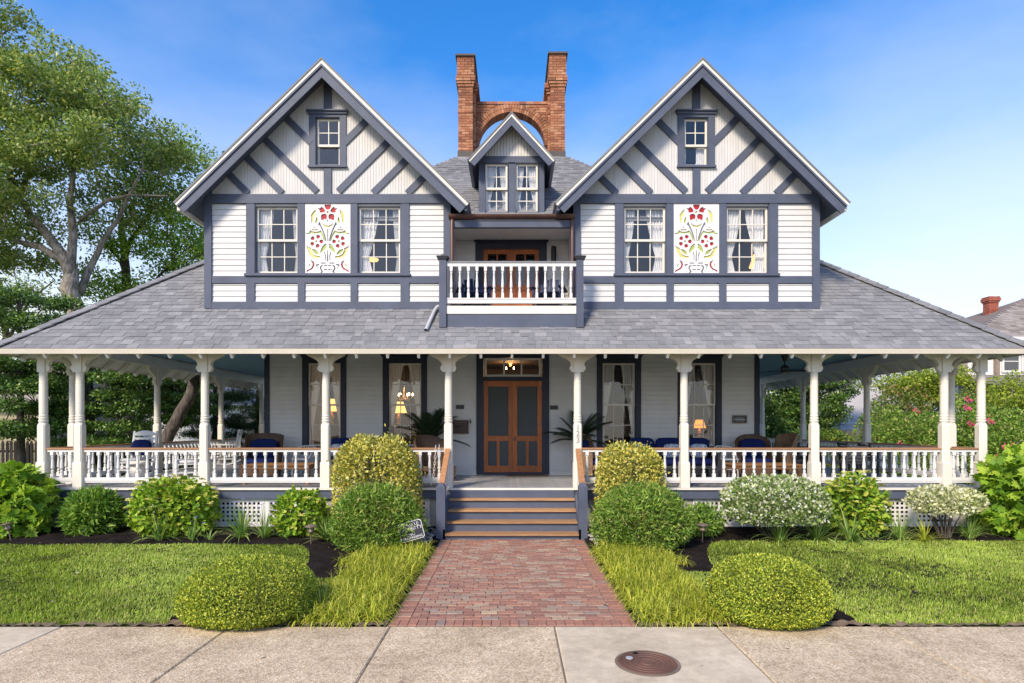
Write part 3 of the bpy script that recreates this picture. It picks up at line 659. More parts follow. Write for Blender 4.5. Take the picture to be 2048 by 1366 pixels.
for s in (-1, 1):
    us = Vector((0, -s, 0)); vsd = Vector((-s / k, 0, RS / k)); ns = Vector((s * RS / k, 0, 1 / k)); Os = Vector((s * EX, 0, EZ))
    cl = (lambda vm: [(-24.3, -(EY + vm / k))]) if s > 0 else (lambda vm: [(EY + vm / k, 24.3)])
    shingle_stuff('shingles', Os, us, vsd, ns, shingle_items(36, EXS, cl), EXS, roof)
# hip caps
for s in (-1, 1):
    hd = Vector((-s, 1, RS)).normalized(); a = Vector((s, 1, 0)).normalized()
    cap = MB(); w = 0.15
    d1 = Vector((s * 0.0, 1, 0)); 
    up = a.cross(hd) if a.cross(hd).z > 0 else hd.cross(a)
    P0 = [(-a * w - up * 0.075), Vector((0, 0, 0)), (a * w - up * 0.075)]
    P = P0 + [p + hd * 0.27 for p in P0]; Q = [p - up * 0.02 for p in P]
    cap.add(P + Q, [(0, 1, 4, 3), (1, 2, 5, 4), (6, 7, 1, 0), (7, 8, 2, 1), (9, 3, 4, 10), (10, 4, 5, 11), (0, 3, 9, 6), (2, 8, 11, 5)])
    cm = cap.mesh('hip_cap', M['shingle']); tot = 3.75 * math.sqrt(2 + RS * RS)
    i = 0
    while i * 0.235 < tot:
        p = Vector((s * EX, EY, EZ)) + hd * (i * 0.235 - 0.05) + up * (0.075 + rng.uniform(0, 0.006))
        inst('hip_cap', cm, roof, Matrix.Translation(p) @ Matrix.Rotation(rng.uniform(-0.02, 0.02), 4, hd) @ Matrix.Rotation(-0.055 * s, 4, a)); i += 1
# ---- main roof between the gables, with shingles
MY, MZ, RY, MS = 13.18, 6.86, 16.3, 0.90
mz = lambda y: MZ + MS * (y - MY)
mb = MB().prism([(-4.6, MY, MZ), (4.6, MY, MZ), (1.5, RY, mz(RY)), (-1.5, RY, mz(RY))], (0, 0, -0.06))
for s in (-1, 1): mb.prism([(s * 1.5, RY, mz(RY)), (s * 4.6, MY, MZ), (s * 4.6, 22.1, MZ), (s * 1.5, 19.0, mz(RY))], (0, 0, -0.06))
mb.prism([(-1.5, RY, mz(RY)), (1.5, RY, mz(RY)), (1.5, 19.0, mz(RY)), (-1.5, 19.0, mz(RY))], (0, 0, -0.06))
mb.prism([(4.6, 22.1, MZ), (-4.6, 22.1, MZ), (-1.5, 19.0, mz(RY)), (1.5, 19.0, mz(RY))], (0, 0, -0.06))
mroof = part(mb, 'main_roof', M['shingle'])
k2 = math.hypot(1, MS); O2 = Vector((0, MY, MZ)); v2 = Vector((0, 1 / k2, MS / k2)); n2 = Vector((0, -MS / k2, 1 / k2))
def clip_main(vm):
    y = vm / k2; e = 4.6 - y * (3.1 / 3.12)
    return [(-e, -0.78), (0.78, e)] if y < 1.5 else [(-e, e)]
shingle_stuff('shingles', O2, u, v2, n2, shingle_items(29, EXS, clip_main), EXS, mroof)
# ---- dormer
DY, DA, DS, DHW = 13.42, 9.19, 1.09, 0.975
mb = wall_open(MB(), -0.755, 0.735, 6.95, 8.34, DY, DY + 0.12, [(-0.62, -0.09, 7.05, 8.20), (0.07, 0.60, 7.05, 8.20)])
for x0, x1 in ((-0.755, -0.635), (0.615, 0.735)): mb.box(x0, x1, DY + 0.12, 15.2, 6.95, 8.3)
dorm = part(mb, 'dormer', M['blue'])
for cx in (-0.355, 0.335): window(cx, 7.051, 8.199, 0.264, DY, (2, 2), (2, 2))
mb = MB()
for i in range(22):
    x0 = -0.74 + i * 0.068; x1 = x0 + 0.062; t = lambda x: DA - 0.13 - DS * abs(x + 0.01)
    if min(t(x0), t(x1)) > 8.36: mb.xz([(x0, 8.341), (x1, 8.341), (x1, t(x1)), (x0, t(x0))], DY - 0.012, DY + 0.05)
part(mb, 'beadboard', M['bead'], dorm, kind='stuff')
part(MB().box(-0.78, 0.76, DY - 0.03, DY - 0.001, 8.205, 8.345), 'dormer_board', M['blue'], dorm)
kd = math.hypot(1, DS)
for t in (-1, 1):
    def pt(al, off): return (-0.01 + t * (al / kd - DS / kd * off), DA - DS / kd * al - off / kd)
    Lr = DHW * kd
    def slab(o0, o1): return [(-0.01, DA - o0 * kd), pt(Lr, o0), pt(Lr, o1), (-0.01, DA - o1 * kd)]
    part(MB().xz(slab(0, 0.03), 13.06, 15.6), 'dormer_roof', M['shingle'], dorm)
    part(MB().xz(slab(0.0305, 0.07), 13.075, 13.12), 'drip_edge', M['cream'], dorm)
    part(MB().xz(slab(0.0305, 0.11), 13.1205, 15.6), 'soffit', M['blue'], dorm)
    part(MB().xz(slab(0.0705, 0.20), 13.085, 13.12), 'bargeboard', M['blue'], dorm)
mb = MB(); mb.box(-0.75, 0.73, 15.4, 15.45, 6.9, 8.6); part(mb, 'interior_wall', M['greyroom'], dorm)
# ---- chimneys and the arch between them
def brick_ring(mb, x0, x1, y0, y1, z0, courses, h=0.072, L=0.205, d=0.10):
    for j in range(courses):
        z = z0 + j * h
        for ax in (0, 1):
            a0, a1 = (x0, x1) if ax == 0 else (y0 + d, y1 - d)
            p = a0 - (L / 2 if (j + ax) % 2 else 0)
            while p < a1:
                q0, q1 = max(p, a0), min(p + L - 0.010, a1)
                if q1 - q0 > 0.02:
                    for side in (0, 1):
                        e = rng.uniform(-0.003, 0.003)
                        if ax == 0: yy = (y0 + e, y0 + d) if side == 0 else (y1 - d, y1 + e); mb.box(q0, q1, yy[0], yy[1], z, z + h - 0.010)
                        else: xx = (x0 + e, x0 + d) if side == 0 else (x1 - d, x1 + e); mb.box(xx[0], xx[1], q0, q1, z, z + h - 0.010)
                p += L
def chimney(s):
    cx = -1.285 if s < 0 else 1.265; zt = 12.42 if s < 0 else 12.48
    z0 = 9.2; bx = cx - s * 0.055
    mb = MB().box(bx - 0.20, bx + 0.20, 16.52, 17.38, 8.8, zt - 0.9); mb.box(cx - 0.175, cx + 0.175, 16.32, 16.52, 8.8, zt - 0.25); mb.box(cx - 0.175, cx + 0.175, 17.38, 17.6, 8.8, zt - 0.25)
    mb.box(cx - 0.17, cx + 0.17, 16.52, 17.38, zt - 0.9, zt - 0.25)
    ch = part(mb, 'chimney', M['mortar'])
    b = MB(); n = int((zt - 0.62 - z0) / 0.072)
    brick_ring(b, bx - 0.21, bx + 0.21, 16.51, 17.39, z0, n - 4); brick_ring(b, cx - 0.20, cx + 0.20, 16.30, 16.62, z0, n); brick_ring(b, cx - 0.20, cx + 0.20, 17.3, 17.62, z0, n)
    zz = z0 + n * 0.072
    for dz in (1.55,): brick_ring(b, cx - 0.212, cx + 0.212, 16.288, 16.62, zt - dz, 1); brick_ring(b, bx - 0.222, bx + 0.222, 16.498, 17.402, zt - dz, 1)
    # corbelled head: steps out, then a plain neck
    for i, e in enumerate((0.03, 0.06, 0.09, 0.09)):
        z = zz - 0.30 + i * 0.072
        brick_ring(b, bx - 0.21 - e, bx + 0.21 + e, 16.51 - e, 17.39 + e, z, 1)
        brick_ring(b, cx - 0.20 - e * 0.7, cx + 0.20 + e * 0.7, 16.30 - e * 0.7, 17.62 + e * 0.7, z + 0.10, 1)
    brick_ring(b, cx - 0.235, cx + 0.235, 16.29, 17.63, zz + 0.06, int((zt - 0.05 - zz - 0.06) / 0.072) + 1)
    part(b, 'brickwork', M['brick'], ch, kind='stuff')
    part(MB().box(cx - 0.275, cx + 0.275, 16.24, 17.68, zt, zt + 0.05), 'chimney_cap', M['lead'], ch)
    mb = MB().box(cx - 0.215, cx + 0.215, 16.275, 16.63, 9.30, 9.80); mb.box(bx - 0.235, bx + 0.235, 16.48, 17.42, 9.4, 9.78); part(mb, 'flashing', M['lead'], ch)
for s in (-1, 1): chimney(s)
ar = MB(); x0, x1, yc = -1.02, 1.0, 16.95; ztop = 11.44; sz, rad = 10.19, 0.95; cxa = -0.01
# spandrel wall in thin courses clipped by the arch, then a ring of voussoirs
pts = [(x0, sz)] + [(cxa - (rad + 0.02) * math.cos(math.pi * i / 24), sz + (rad + 0.02) * math.sin(math.pi * i / 24)) for i in range(25)] + [(x1, sz), (x1, ztop - 0.08), (x0, ztop - 0.08)]
ach = part(MB().xz(pts, yc - 0.165, yc + 0.165), 'chimney_arch', M['mortar'])
b = MB(); j = 0; z = sz
while z < ztop - 0.1:
    dz = z + 0.03 - sz; hw = math.sqrt(max(0, (rad + 0.235) ** 2 - dz * dz)) if dz < rad + 0.235 else 0
    for a, c_ in ((x0, cxa - hw), (cxa + hw, x1)) if hw > 0 else ((x0, x1),):
        p = a - (0.1 if j % 2 else 0)
        while p < c_:
            q0, q1 = max(p, a), min(p + 0.195, c_)
            if q1 - q0 > 0.02:
                for ys in ((yc - 0.19, yc - 0.11), (yc + 0.11, yc + 0.19)): b.box(q0, q1, ys[0], ys[1], z, min(z + 0.062, ztop - 0.09))
            p += 0.205
    z += 0.072; j += 1
nv = 44
for i in range(nv):
    a0 = math.pi * (i + 0.07) / nv; a1 = math.pi * (i + 0.93) / nv
    for r0, r1 in ((rad, rad + 0.105), (rad + 0.115, rad + 0.225)):
        q = [(cxa - r * math.cos(a), sz + r * math.sin(a)) for r, a in ((r0, a0), (r1, a0), (r1, a1), (r0, a1))]
        b.xz(q, yc - 0.195, yc + 0.195)
for i in range(10): b.box(x0 + i * 0.204, x0 + i * 0.204 + 0.195, yc - 0.205, yc + 0.205, ztop - 0.085, ztop - 0.01)
part(b, 'brickwork', M['brick'], ach, kind='stuff')
# ---- balcony between the gables
XB = 1.372
part(MB().box(-XB, XB, 12.56, 14.3, 4.60, 4.755), 'balcony_floor', M['floor'])
part(MB().box(-1.385, 1.355, 12.47, 12.545, 4.30, 4.588), 'balcony_fascia', M['blue'])
part(MB().box(-1.385, 1.355, 12.455, 12.555, 4.59, 4.757), 'balcony_board', M['cream'])
for x in (-1.462, 1.432):
    mb = MB().box(x - 0.075, x + 0.075, 12.42, 12.57, 4.30, 5.74)
    nw = part(mb, 'balcony_newel', M['blue'])
    mb = MB().box(x - 0.105, x + 0.105, 12.39, 12.60, 5.741, 5.775); mb.box(x - 0.125, x + 0.125, 12.37, 12.62, 5.7755, 5.80)
    mb.add([(x - 0.10, 12.395, 5.8005), (x + 0.10, 12.395, 5.8005), (x + 0.10, 12.595, 5.8005), (x - 0.10, 12.595, 5.8005), (x, 12.495, 5.85)], [(3, 2, 1, 0), (0, 1, 4), (1, 2, 4), (2, 3, 4), (3, 0, 4)])
    part(mb, 'newel_cap', M['charcoal'], nw)
def baluster_mesh(h, name='baluster', w=0.030):
    p = [(w * 1.38, 0), (w * 1.38, h * 0.15), (w * 0.72, h * 0.19), (w * 0.95, h * 0.22), (w * 0.95, h * 0.255), (w * 0.6, h * 0.28), (w * 0.55, h * 0.30), (w * 1.08, h * 0.36), (w * 1.02, h * 0.45), (w * 0.68, h * 0.72), (w * 0.62, h * 0.76), (w * 0.95, h * 0.79), (w * 0.7, h * 0.82), (w * 1.0, h * 0.86)]
    mb = MB(); mb.box(-w * 1.0, w * 1.0, -w * 1.0, w * 1.0, 0, h * 0.15)
    mb.lathe([(w * 1.0, h * 0.15)] + p[2:], n=10); mb.box(-w * 1.05, w * 1.05, -w * 1.05, w * 1.05, h * 0.862, h); return mb.mesh(name, M['white'])
mb = MB().box(-1.385, 1.355, 12.47, 12.53, 5.595, 5.665); mb.box(-1.385, 1.355, 12.465, 12.535, 4.815, 4.90); mb.box(-1.385, 1.355, 12.455, 12.545, 4.902, 4.925)
br = part(mb, 'balcony_railing', M['white'])
part(MB().box(-1.385, 1.355, 12.455, 12.545, 5.667, 5.70), 'rail_cap', M['grey'], br)
bmesh_ = baluster_mesh(0.665, w=0.028)
for i in range(15): inst('baluster', bmesh_, br, Matrix.Translation((-1.285 + i * 0.181, 12.50, 4.928)))
mb = wall_open(MB(), -XB, XB, 4.75, 6.72, 14.3, 14.4, [(-0.70, 0.66, 4.83, 6.50)])
bw_ = part(mb, 'balcony_wall', M['clap'])
mb = MB()
def clap_add(mb, M4): 
    V = [M4 @ Vector(p) for p in cb.v]; mb.add(V, cb.f)
z = 4.76
while z < 6.70:
    h = min(EXP, 6.715 - z)
    for x0, x1 in ((-XB, -0.885), (0.845, XB)): clap_add(mb, Matrix.Translation((x0, 14.298, z)) @ Matrix.Diagonal((x1 - x0, 1, h, 1)))
    clap_add(mb, Matrix.Translation((-XB + 0.001, 13.13, z)) @ Matrix.Rotation(R(90), 4, 'Z') @ Matrix.Diagonal((1.14, 1, h, 1)))
    clap_add(mb, Matrix.Translation((XB - 0.001, 14.27, z)) @ Matrix.Rotation(R(-90), 4, 'Z') @ Matrix.Diagonal((1.14, 1, h, 1)))
    z += EXP
part(mb, 'recess_clapboards', M['clap'], bw_, kind='stuff')
mb = MB(); y = 13.05
while y < 14.29: mb.box(-XB, XB, y, y + 0.086, 6.722, 6.75); y += 0.09
part(mb, 'balcony_ceiling', M['white'])
part(MB().box(-XB, XB, 13.0, 13.10, 6.60, 6.755), 'balcony_header', M['blue'])
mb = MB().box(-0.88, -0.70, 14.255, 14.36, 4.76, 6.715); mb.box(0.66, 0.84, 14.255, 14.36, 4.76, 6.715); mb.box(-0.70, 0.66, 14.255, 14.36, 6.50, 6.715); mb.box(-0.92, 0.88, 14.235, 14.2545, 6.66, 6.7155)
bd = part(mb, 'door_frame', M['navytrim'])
for x0, x1 in ((-0.698, -0.022), (-0.018, 0.658)):
    mb = MB(); st = 0.11
    mb.box(x0, x0 + st, 14.30, 14.345, 4.80, 6.498); mb.box(x1 - st, x1, 14.30, 14.345, 4.80, 6.498)
    for a, b in ((4.80, 5.0), (5.52, 5.64), (6.39, 6.498)): mb.box(x0 + st, x1 - st, 14.302, 14.345, a, b)
    mb.box((x0 + x1) / 2 - 0.015, (x0 + x1) / 2 + 0.015, 14.305, 14.34, 5.64, 6.39)
    mb.box(x0 + st, x1 - st, 14.325, 14.335, 5.0, 5.52)
    d = part(mb, 'balcony_door', M['door'])
    inst('pane', pane_mesh, d, Matrix.Translation((x0 + st, 14.325, 5.64)) @ Matrix.Diagonal((x1 - x0 - 2 * st, 1, 0.75, 1)))
part(MB().box(-0.9, 0.9, 15.2, 15.25, 4.7, 6.7), 'interior_wall', M['greyroom'])
g = MB(); prof = [(13.0 - 0.11 * math.cos(a), 6.855 - 0.085 * math.sin(a)) for a in [math.pi * i / 8 for i in range(9)]]
prof2 = [(13.0 - 0.098 * math.cos(a), 6.857 - 0.073 * math.sin(a)) for a in [math.pi * i / 8 for i in range(8, -1, -1)]]
g.yz(prof + prof2, -XB - 0.02, XB - 0.0); part(g, 'gutter', M['copper'])
for s, x in ((-1, -1.318), (1, 1.325)):
    mb = MB().tube([(x, 13.0, 6.80), (x, 12.99, 6.72), (x - s * 0.0, 12.96, 6.6), (x, 12.96, 5.3), (x, 12.97, 4.80)], 0.04, 10); part(mb, 'downspout', M['copper'], smooth=True)
dp = [(-1.54, 12.95, rz(12.95) + 0.14), (-1.64, 12.93, rz(12.93) + 0.13), (-1.685, 12.88, rz(12.88) + 0.09), (-1.80, 12.32, rz(12.32) + 0.065)]
part(MB().tube(dp, 0.042, 10, cap=False).tube([dp[0], (-1.50, 12.95, dp[0][2])], 0.042, 10), 'downspout', M['alu'], smooth=True, label='bare aluminium downspout lying on the shingles')
# ---- porch floor, skirt, lattice
mb = MB(); x = -9.98
while x < 9.98: mb.box(x, x + 0.082, 12.33, YW, FL - 0.03, FL + rng.uniform(-0.001, 0.001)); x += 0.084
for s in (-1, 1):
    x = 6.47
    while x < 9.95: mb.box(min(s * x, s * (x + 0.082)), max(s * x, s * (x + 0.082)), YW + 0.002, 24, FL - 0.03, FL + rng.uniform(-0.001, 0.001)); x += 0.084
part(mb, 'porch_floor', M['floor'])
mb = MB().box(-10.05, 10.05, 12.295, 12.328, FL - 0.045, FL - 0.004)
for s in (-1, 1): mb.box(min(s * 9.985, s * 10.05), max(s * 9.985, s * 10.05), 12.329, 24, FL - 0.045, FL - 0.004)
part(mb, 'floor_nosing', M['cream'])
mb = MB().box(-10.0, 10.0, 12.335, 12.38, 0.70, FL - 0.046)
for s in (-1, 1): mb.box(min(s * 9.95, s * 10.0), max(s * 9.95, s * 10.0), 12.381, 24, 0.70, FL - 0.046)
part(mb, 'porch_fascia', M['blue'])
POSTX = [-9.886, -9.116, -6.478, -3.925, -1.34, 1.382, 3.63, 6.373, 9.116, 9.897]
piers = [-9.70, -6.478, -3.925, -1.62, 1.62, 3.63, 6.373, 9.70]
for x in piers:
    hw = 0.30 if abs(x) > 9 else (0.17 if abs(x) > 2 else 0.10)
    part(MB().box(x - hw, x + hw, 12.42, 12.85, -0.1, 0.705), 'pier', M['concrete'])
LZ0, LZ1 = 0.10, 0.70
def lattice(x0, x1):
    y = 12.41; fw = 0.085
    mb = MB().box(x0, x0 + fw, y, y + 0.03, LZ0, LZ1); mb.box(x1 - fw, x1, y, y + 0.03, LZ0, LZ1); mb.box(x0 + fw, x1 - fw, y, y + 0.03, LZ1 - 0.07, LZ1); mb.box(x0 + fw, x1 - fw, y, y + 0.03, LZ0, LZ0 + 0.085)
    o = part(mb, 'lattice_panel', M['white'])
    mb = MB(); a0, a1, b0, b1 = x0 + fw, x1 - fw, LZ0 + 0.085, LZ1 - 0.07
    nx = max(1, round((a1 - a0) / 0.094)); nz = max(1, round((b1 - b0) / 0.094)); sw = 0.041
    for i in range(nx + 1): xx = a0 + (a1 - a0) * i / nx; mb.box(max(a0, xx - sw / 2), min(a1, xx + sw / 2), y + 0.012, y + 0.019, b0, b1)
    for i in range(nz + 1): zz = b0 + (b1 - b0) * i / nz; mb.box(a0, a1, y + 0.020, y + 0.027, max(b0, zz - sw / 2), min(b1, zz + sw / 2))
    part(mb, 'lattice', M['white'], o, kind='stuff')
for a, b in zip(piers[:-1], piers[1:]):
    if a < 0 < b: continue
    ha = 0.30 if abs(a) > 9 else (0.17 if abs(a) > 2 else 0.10); hb = 0.30 if abs(b) > 9 else (0.17 if abs(b) > 2 else 0.10)
    x0, x1 = a + ha + 0.004, b - hb - 0.004; k = 2 if x1 - x0 < 2.5 else 3
    for i in range(k): lattice(x0 + (x1 - x0) * i / k + 0.003, x0 + (x1 - x0) * (i + 1) / k - 0.003)
part(MB().box(-9.9, 9.9, 12.86, 12.9, -0.1, FL - 0.05).box(-9.9, -9.85, 12.9, 24, -0.1, 0.69).box(9.85, 9.9, 12.9, 24, -0.1, 0.69), 'crawl_space_shade', M['dark'])  # near-black sheets added behind the lattice as painted shade under the porch
# ---- posts with brackets
def post_mesh():
    mb = MB(); h = 0.0
    mb.box(-0.096, 0.096, -0.096, 0.096, 0, 0.50)
    def sq(w, z): return [(-w, -w, z), (w, -w, z), (w, w, z), (-w, w, z)]
    mb.add(sq(0.096, 0.5005) + sq(0.086, 0.54), [(0, 1, 5, 4), (1, 2, 6, 5), (2, 3, 7, 6), (3, 0, 4, 7)])
    w, cch = 0.086, 0.024
    oc = [(-w + cch, -w), (w - cch, -w), (w, -w + cch), (w, w - cch), (w - cch, w), (-w + cch, w), (-w, w - cch), (-w, -w + cch)]
    mb.xy(oc, 0.5405, 0.90); mb.xy([(x * 0.985, y * 0.985) for x, y in oc], 0.9005, 0.906); mb.xy(oc, 0.9065, 1.30)
    mb.add([(x, y, 1.3005) for x, y in oc] + [(0.074 * math.cos(R(-112.5 + 45 * i)), 0.074 * math.sin(R(-112.5 + 45 * i)), 1.37) for i in range(8)], [(i, (i + 1) % 8, 8 + (i + 1) % 8, 8 + i) for i in range(8)])
    pr = [(0.10, 1.365), (0.116, 1.385), (0.116, 1.41), (0.098, 1.42), (0.113, 1.44), (0.113, 1.465), (0.097, 1.475), (0.108, 1.495), (0.108, 1.515), (0.097, 1.53), (0.103, 1.57), (0.103, 1.75), (0.100, 1.756), (0.103, 1.762), (0.102, 2.17), (0.098, 2.176), (0.102, 2.186), (0.101, 2.25), (0.097, 2.256), (0.101, 2.266), (0.099, 2.42)]
    pr = [(r_ * 0.76, z_) for r_, z_ in pr]; mb.lathe(pr, n=20); mb.box(-0.080, 0.080, -0.080, 0.080, 2.4205, 2.935)
    return mb.mesh('porch_column', M['cream'])
pm = post_mesh()
bp = [(0.0805, 2.43), (0.125, 2.43), (0.155, 2.475), (0.172, 2.505), (0.165, 2.53), (0.146, 2.555), (0.138, 2.585), (0.146, 2.62), (0.178, 2.665), (0.232, 2.70), (0.295, 2.73), (0.36, 2.76), (0.42, 2.81), (0.455, 2.93), (0.0805, 2.93)]
bk = MB().xz(bp, -0.048, 0.048).mesh('bracket', M['cream'])
cols = {}
def column(x, y, dirs):
    o = inst('porch_column', pm, H, Matrix.Translation((x, y, FL)))
    for a in dirs: inst('bracket', bk, o, Matrix.Translation((x, y, FL)) @ Matrix.Rotation(R(a), 4, 'Z'))
    return o
for i, x in enumerate(POSTX):
    d = [0, 180]
    if i == 0: d = [0, 90]
    if i == len(POSTX) - 1: d = [180, 90]
    cols[i] = column(x, YP, d)
SIDEY = [13.30, 16.45, 20.05, 23.3]
for s in (-1, 1):
    for j, y in enumerate(SIDEY): column(s * 9.89, y, [90, -90] if j else [-90, 90])
# ---- railings, one per bay
RB = FL + 0.17; RT = FL + 0.80
bal = baluster_mesh(RT - 0.055 - RB - 0.036, w=0.031)
def rail_bay(p, q, hw=0.098):
    p = Vector(p); q = Vector(q); d = (q - p); L = d.length; d.normalize(); a = p + d * hw; b = q - d * hw; Lb = L - 2 * hw
    up = Vector((0, 0, 1))
    mb = MB(); mb.bar(a + up * (RT - 0.03), b + up * (RT - 0.03), 0.06, 0.05); mb.bar(a + up * (RB), b + up * (RB), 0.075, 0.07); mb.bar(a + up * (RB - 0.055), b + up * (RB - 0.055), 0.05, 0.038)
    r = part(mb, 'porch_railing', M['white'])
    part(MB().bar(a + up * (RT + 0.014) - d * 0.02, b + up * (RT + 0.014) + d * 0.02, 0.105, 0.035), 'handrail', M['hand'], r)
    n = max(2, round(Lb / 0.205)); 
    for i in range(n):
        c = a + d * (Lb * (i + 0.5) / n); inst('baluster', bal, r, Matrix.Translation((c.x, c.y, RB + 0.036)) @ Matrix.Rotation(math.atan2(d.y, d.x), 4, 'Z'))
for i in range(len(POSTX) - 1):
    if i != 4: rail_bay((POSTX[i], YP, 0), (POSTX[i + 1], YP, 0))
for s in (-1, 1):
    yy = [YP] + SIDEY
    for a, b in zip(yy[:-1], yy[1:]): rail_bay((s * 9.89, a, 0), (s * 9.89, b, 0))
# ---- steps
st = []
fronts = [12.14, 11.89, 11.64, 11.39]; tops = [0.725, 0.53, 0.335, 0.14]
mb = MB()
zt_ = [FL - 0.047] + [t - 0.047 for t in tops]; yr = [12.335] + [f + 0.035 for f in fronts]
mb = MB(); mb.box(-1.292, 1.292, 12.30, 12.334, tops[0] + 0.002, FL - 0.047)
for i in range(4): mb.box(-1.292, 1.292, fronts[i] + 0.035, fronts[i] + 0.06, (tops[i + 1] + 0.001 if i < 3 else -0.05), tops[i] - 0.047)
for s in (-1, 1): mb.yz([(12.29, -0.05), (12.29, 0.80), (12.10, 0.80), (11.40, 0.22), (11.40, -0.05)], min(s * 1.293, s * 1.335), max(s * 1.293, s * 1.335))
steps = part(mb, 'steps', M['blue'])
for i in range(4): part(MB().box(-1.290, 1.290, fronts[i], (fronts[i - 1] + 0.034 if i else 12.299), tops[i] - 0.045, tops[i]).box(-1.290, 1.290, fronts[i] - 0.012, fronts[i] - 0.0005, tops[i] - 0.040, tops[i] - 0.006), 'tread', M['tread'], steps)
for s, x, px in ((-1, -1.38, POSTX[4]), (1, 1.375, POSTX[5])):
    mb = MB().box(x - 0.085, x + 0.085, 11.40, 11.57, -0.05, 1.05)
    mb.add([(x - 0.085, 11.40, 1.0501), (x + 0.085, 11.40, 1.0501), (x + 0.085, 11.57, 1.0501), (x - 0.085, 11.57, 1.0501), (x, 11.485, 1.13)], [(0, 1, 4), (1, 2, 4), (2, 3, 4), (3, 0, 4)])
    part(mb, 'newel_post', M['blue'], steps)
    xm = (x + px) / 2
    part(MB().bar((px, 12.33, 1.735), (x, 11.55, 1.085), 0.11, 0.04), 'stair_handrail', M['hand'], steps)
    mb = MB()
    V = [(12.335, 1.70), (11.58, 1.065), (11.58, 0.52), (12.335, 1.02)]
    mb.add([(px - 0.02 if y > 12 else x - 0.02, y, z) for y, z in V] + [(px + 0.02 if y > 12 else x + 0.02, y, z) for y, z in V], [(0, 1, 2, 3), (7, 6, 5, 4), (0, 4, 5, 1), (1, 5, 6, 2), (2, 6, 7, 3), (3, 7, 4, 0)])
    part(mb, 'stair_panel', M['white'], steps)
# ---- lettering helper: flat text facing the viewer
def text_obj(name, body, size, loc, mat, parent, roll=0.0, extrude=0.004, spacing=1.0, line=1.0):
    cu = bpy.data.curves.new(name, 'FONT'); cu.body = body; cu.size = size; cu.extrude = extrude; cu.align_x = 'CENTER'; cu.align_y = 'CENTER'; cu.offset = 0.0; cu.space_character = spacing; cu.space_line = line
    co = bpy.data.objects.new('tmp', cu); me = bpy.data.meshes.new_from_object(co); bpy.data.objects.remove(co)
    me.materials.clear(); me.materials.append(mat)
    return inst(name, me, parent, Matrix.Translation(loc) @ Matrix.Rotation(R(90), 4, 'X') @ Matrix.Rotation(roll, 4, 'Z'))
M['digit'] = paint('brushed_digit', (0.22, 0.22, 0.23), 0.35, 0.1, 0.0, 0.6)
for ch, z in (('1', 2.185), ('2', 2.053), ('3', 1.918)): text_obj('digit', ch, 0.165, (POSTX[5], YP - 0.0905, z), M['digit'], cols[5])

# ================================================================== THINGS ON AND ROUND THE PORCH
def curtain(x, ztop, zbot, w0, w1, side, y, label, group, tie=None, pw=1.5):
    """one hanging curtain; side -1: gathered to the left edge"""
    mb = MB(); nx, nz = 26, 14; ph = rng.uniform(0, 6); P = []
    tie = tie if tie is not None else zbot + (ztop - zbot) * 0.28
    for j in range(nz + 1):
        z = ztop + (zbot - ztop) * j / nz
        if z > tie: t = ((ztop - z) / (ztop - tie)) ** pw; w = w0 + (w1 - w0) * t
        else: t = (tie - z) / max(0.01, tie - zbot); w = w1 * (1 + 0.55 * t)
        for i in range(nx + 1):
            f = i / nx; a = x + (f * w if side < 0 else -f * w)
            P.append((a, y + 0.018 * math.sin(f * 31 + ph + 0.4 * math.sin(j * 0.5)) + 0.006 * math.sin(f * 11 + j), z))
    fs = [(j * (nx + 1) + i, j * (nx + 1) + i + 1, (j + 1) * (nx + 1) + i + 1, (j + 1) * (nx + 1) + i) for j in range(nz) for i in range(nx)]
    mb.add(P, fs); o = mb.build('curtain', M['curtain'], None, label, 'curtain', group, smooth=True); return o
gn = {-1: 'left', 1: 'right'}
for s in (-1, 1):
    c = s * GC
    for t in (-1, 1):
        wx = c + t * 1.135
        w0s = {(-1, -1): (0.30, 0.13), (-1, 1): (0.40, 0.16), (1, -1): (0.24, 0.38), (1, 1): (0.34, 0.42)}[(s, t)]
        for e in (-1, 1):
            w0 = w0s[0] if e < 0 else w0s[1]
            curtain(wx + e * 0.43, 7.05, 5.62, w0, w0 * 0.42, e, YU + 0.135, f'sheer curtain at {gn[e]} of the window just {gn[t]} of the {gn[s]} flower panel', 'upper floor curtains', 6.0)
curtain(GC + 0.235, 8.5, 7.99, 0.20, 0.19, 1, YU + 0.14, 'short white curtain in the lower half of the right attic window', 'upper floor curtains', 8.1)
curtain(GC - 0.235, 8.5, 7.99, 0.06, 0.05, -1, YU + 0.14, 'narrow white curtain edge at the left of the right attic window', 'upper floor curtains', 8.1)
for nm, cx in (('left', -0.355), ('right', 0.335)):
    for e in (-1, 1): curtain(cx + e * 0.235, 8.16, 7.07, 0.23 if (nm == 'left') == (e < 0) else 0.17, 0.08, e, DY + 0.13, f'{gn[e]} tied back curtain in the {nm} dormer window', 'dormer curtains', 7.35)
names = ['far left porch window', 'porch window left of the front door', 'porch window right of the front door', 'far right porch window']
for nm, wx in zip(names, WX):
    for e in (-1, 1): curtain(wx + e * 0.405, 3.84, 1.70, 0.34, 0.05, e, YW + 0.155, f'long white curtain at the {gn[e]} of the {nm}', 'porch window curtains', 2.15, 0.95)
M['shade'] = emit('lit_lampshade', (1.0, 0.50, 0.13), 1.6, (0.8, 0.55, 0.3)); M['shade2'] = emit('lit_orange_lampshade', (1.0, 0.33, 0.05), 1.2, (0.8, 0.4, 0.2))
M['bulb'] = emit('lit_bulb', (1.0, 0.72, 0.38), 14.0)
M['brass'] = paint('brass', (0.35, 0.22, 0.08), 0.35, 0.2, 0.0, 0.6)
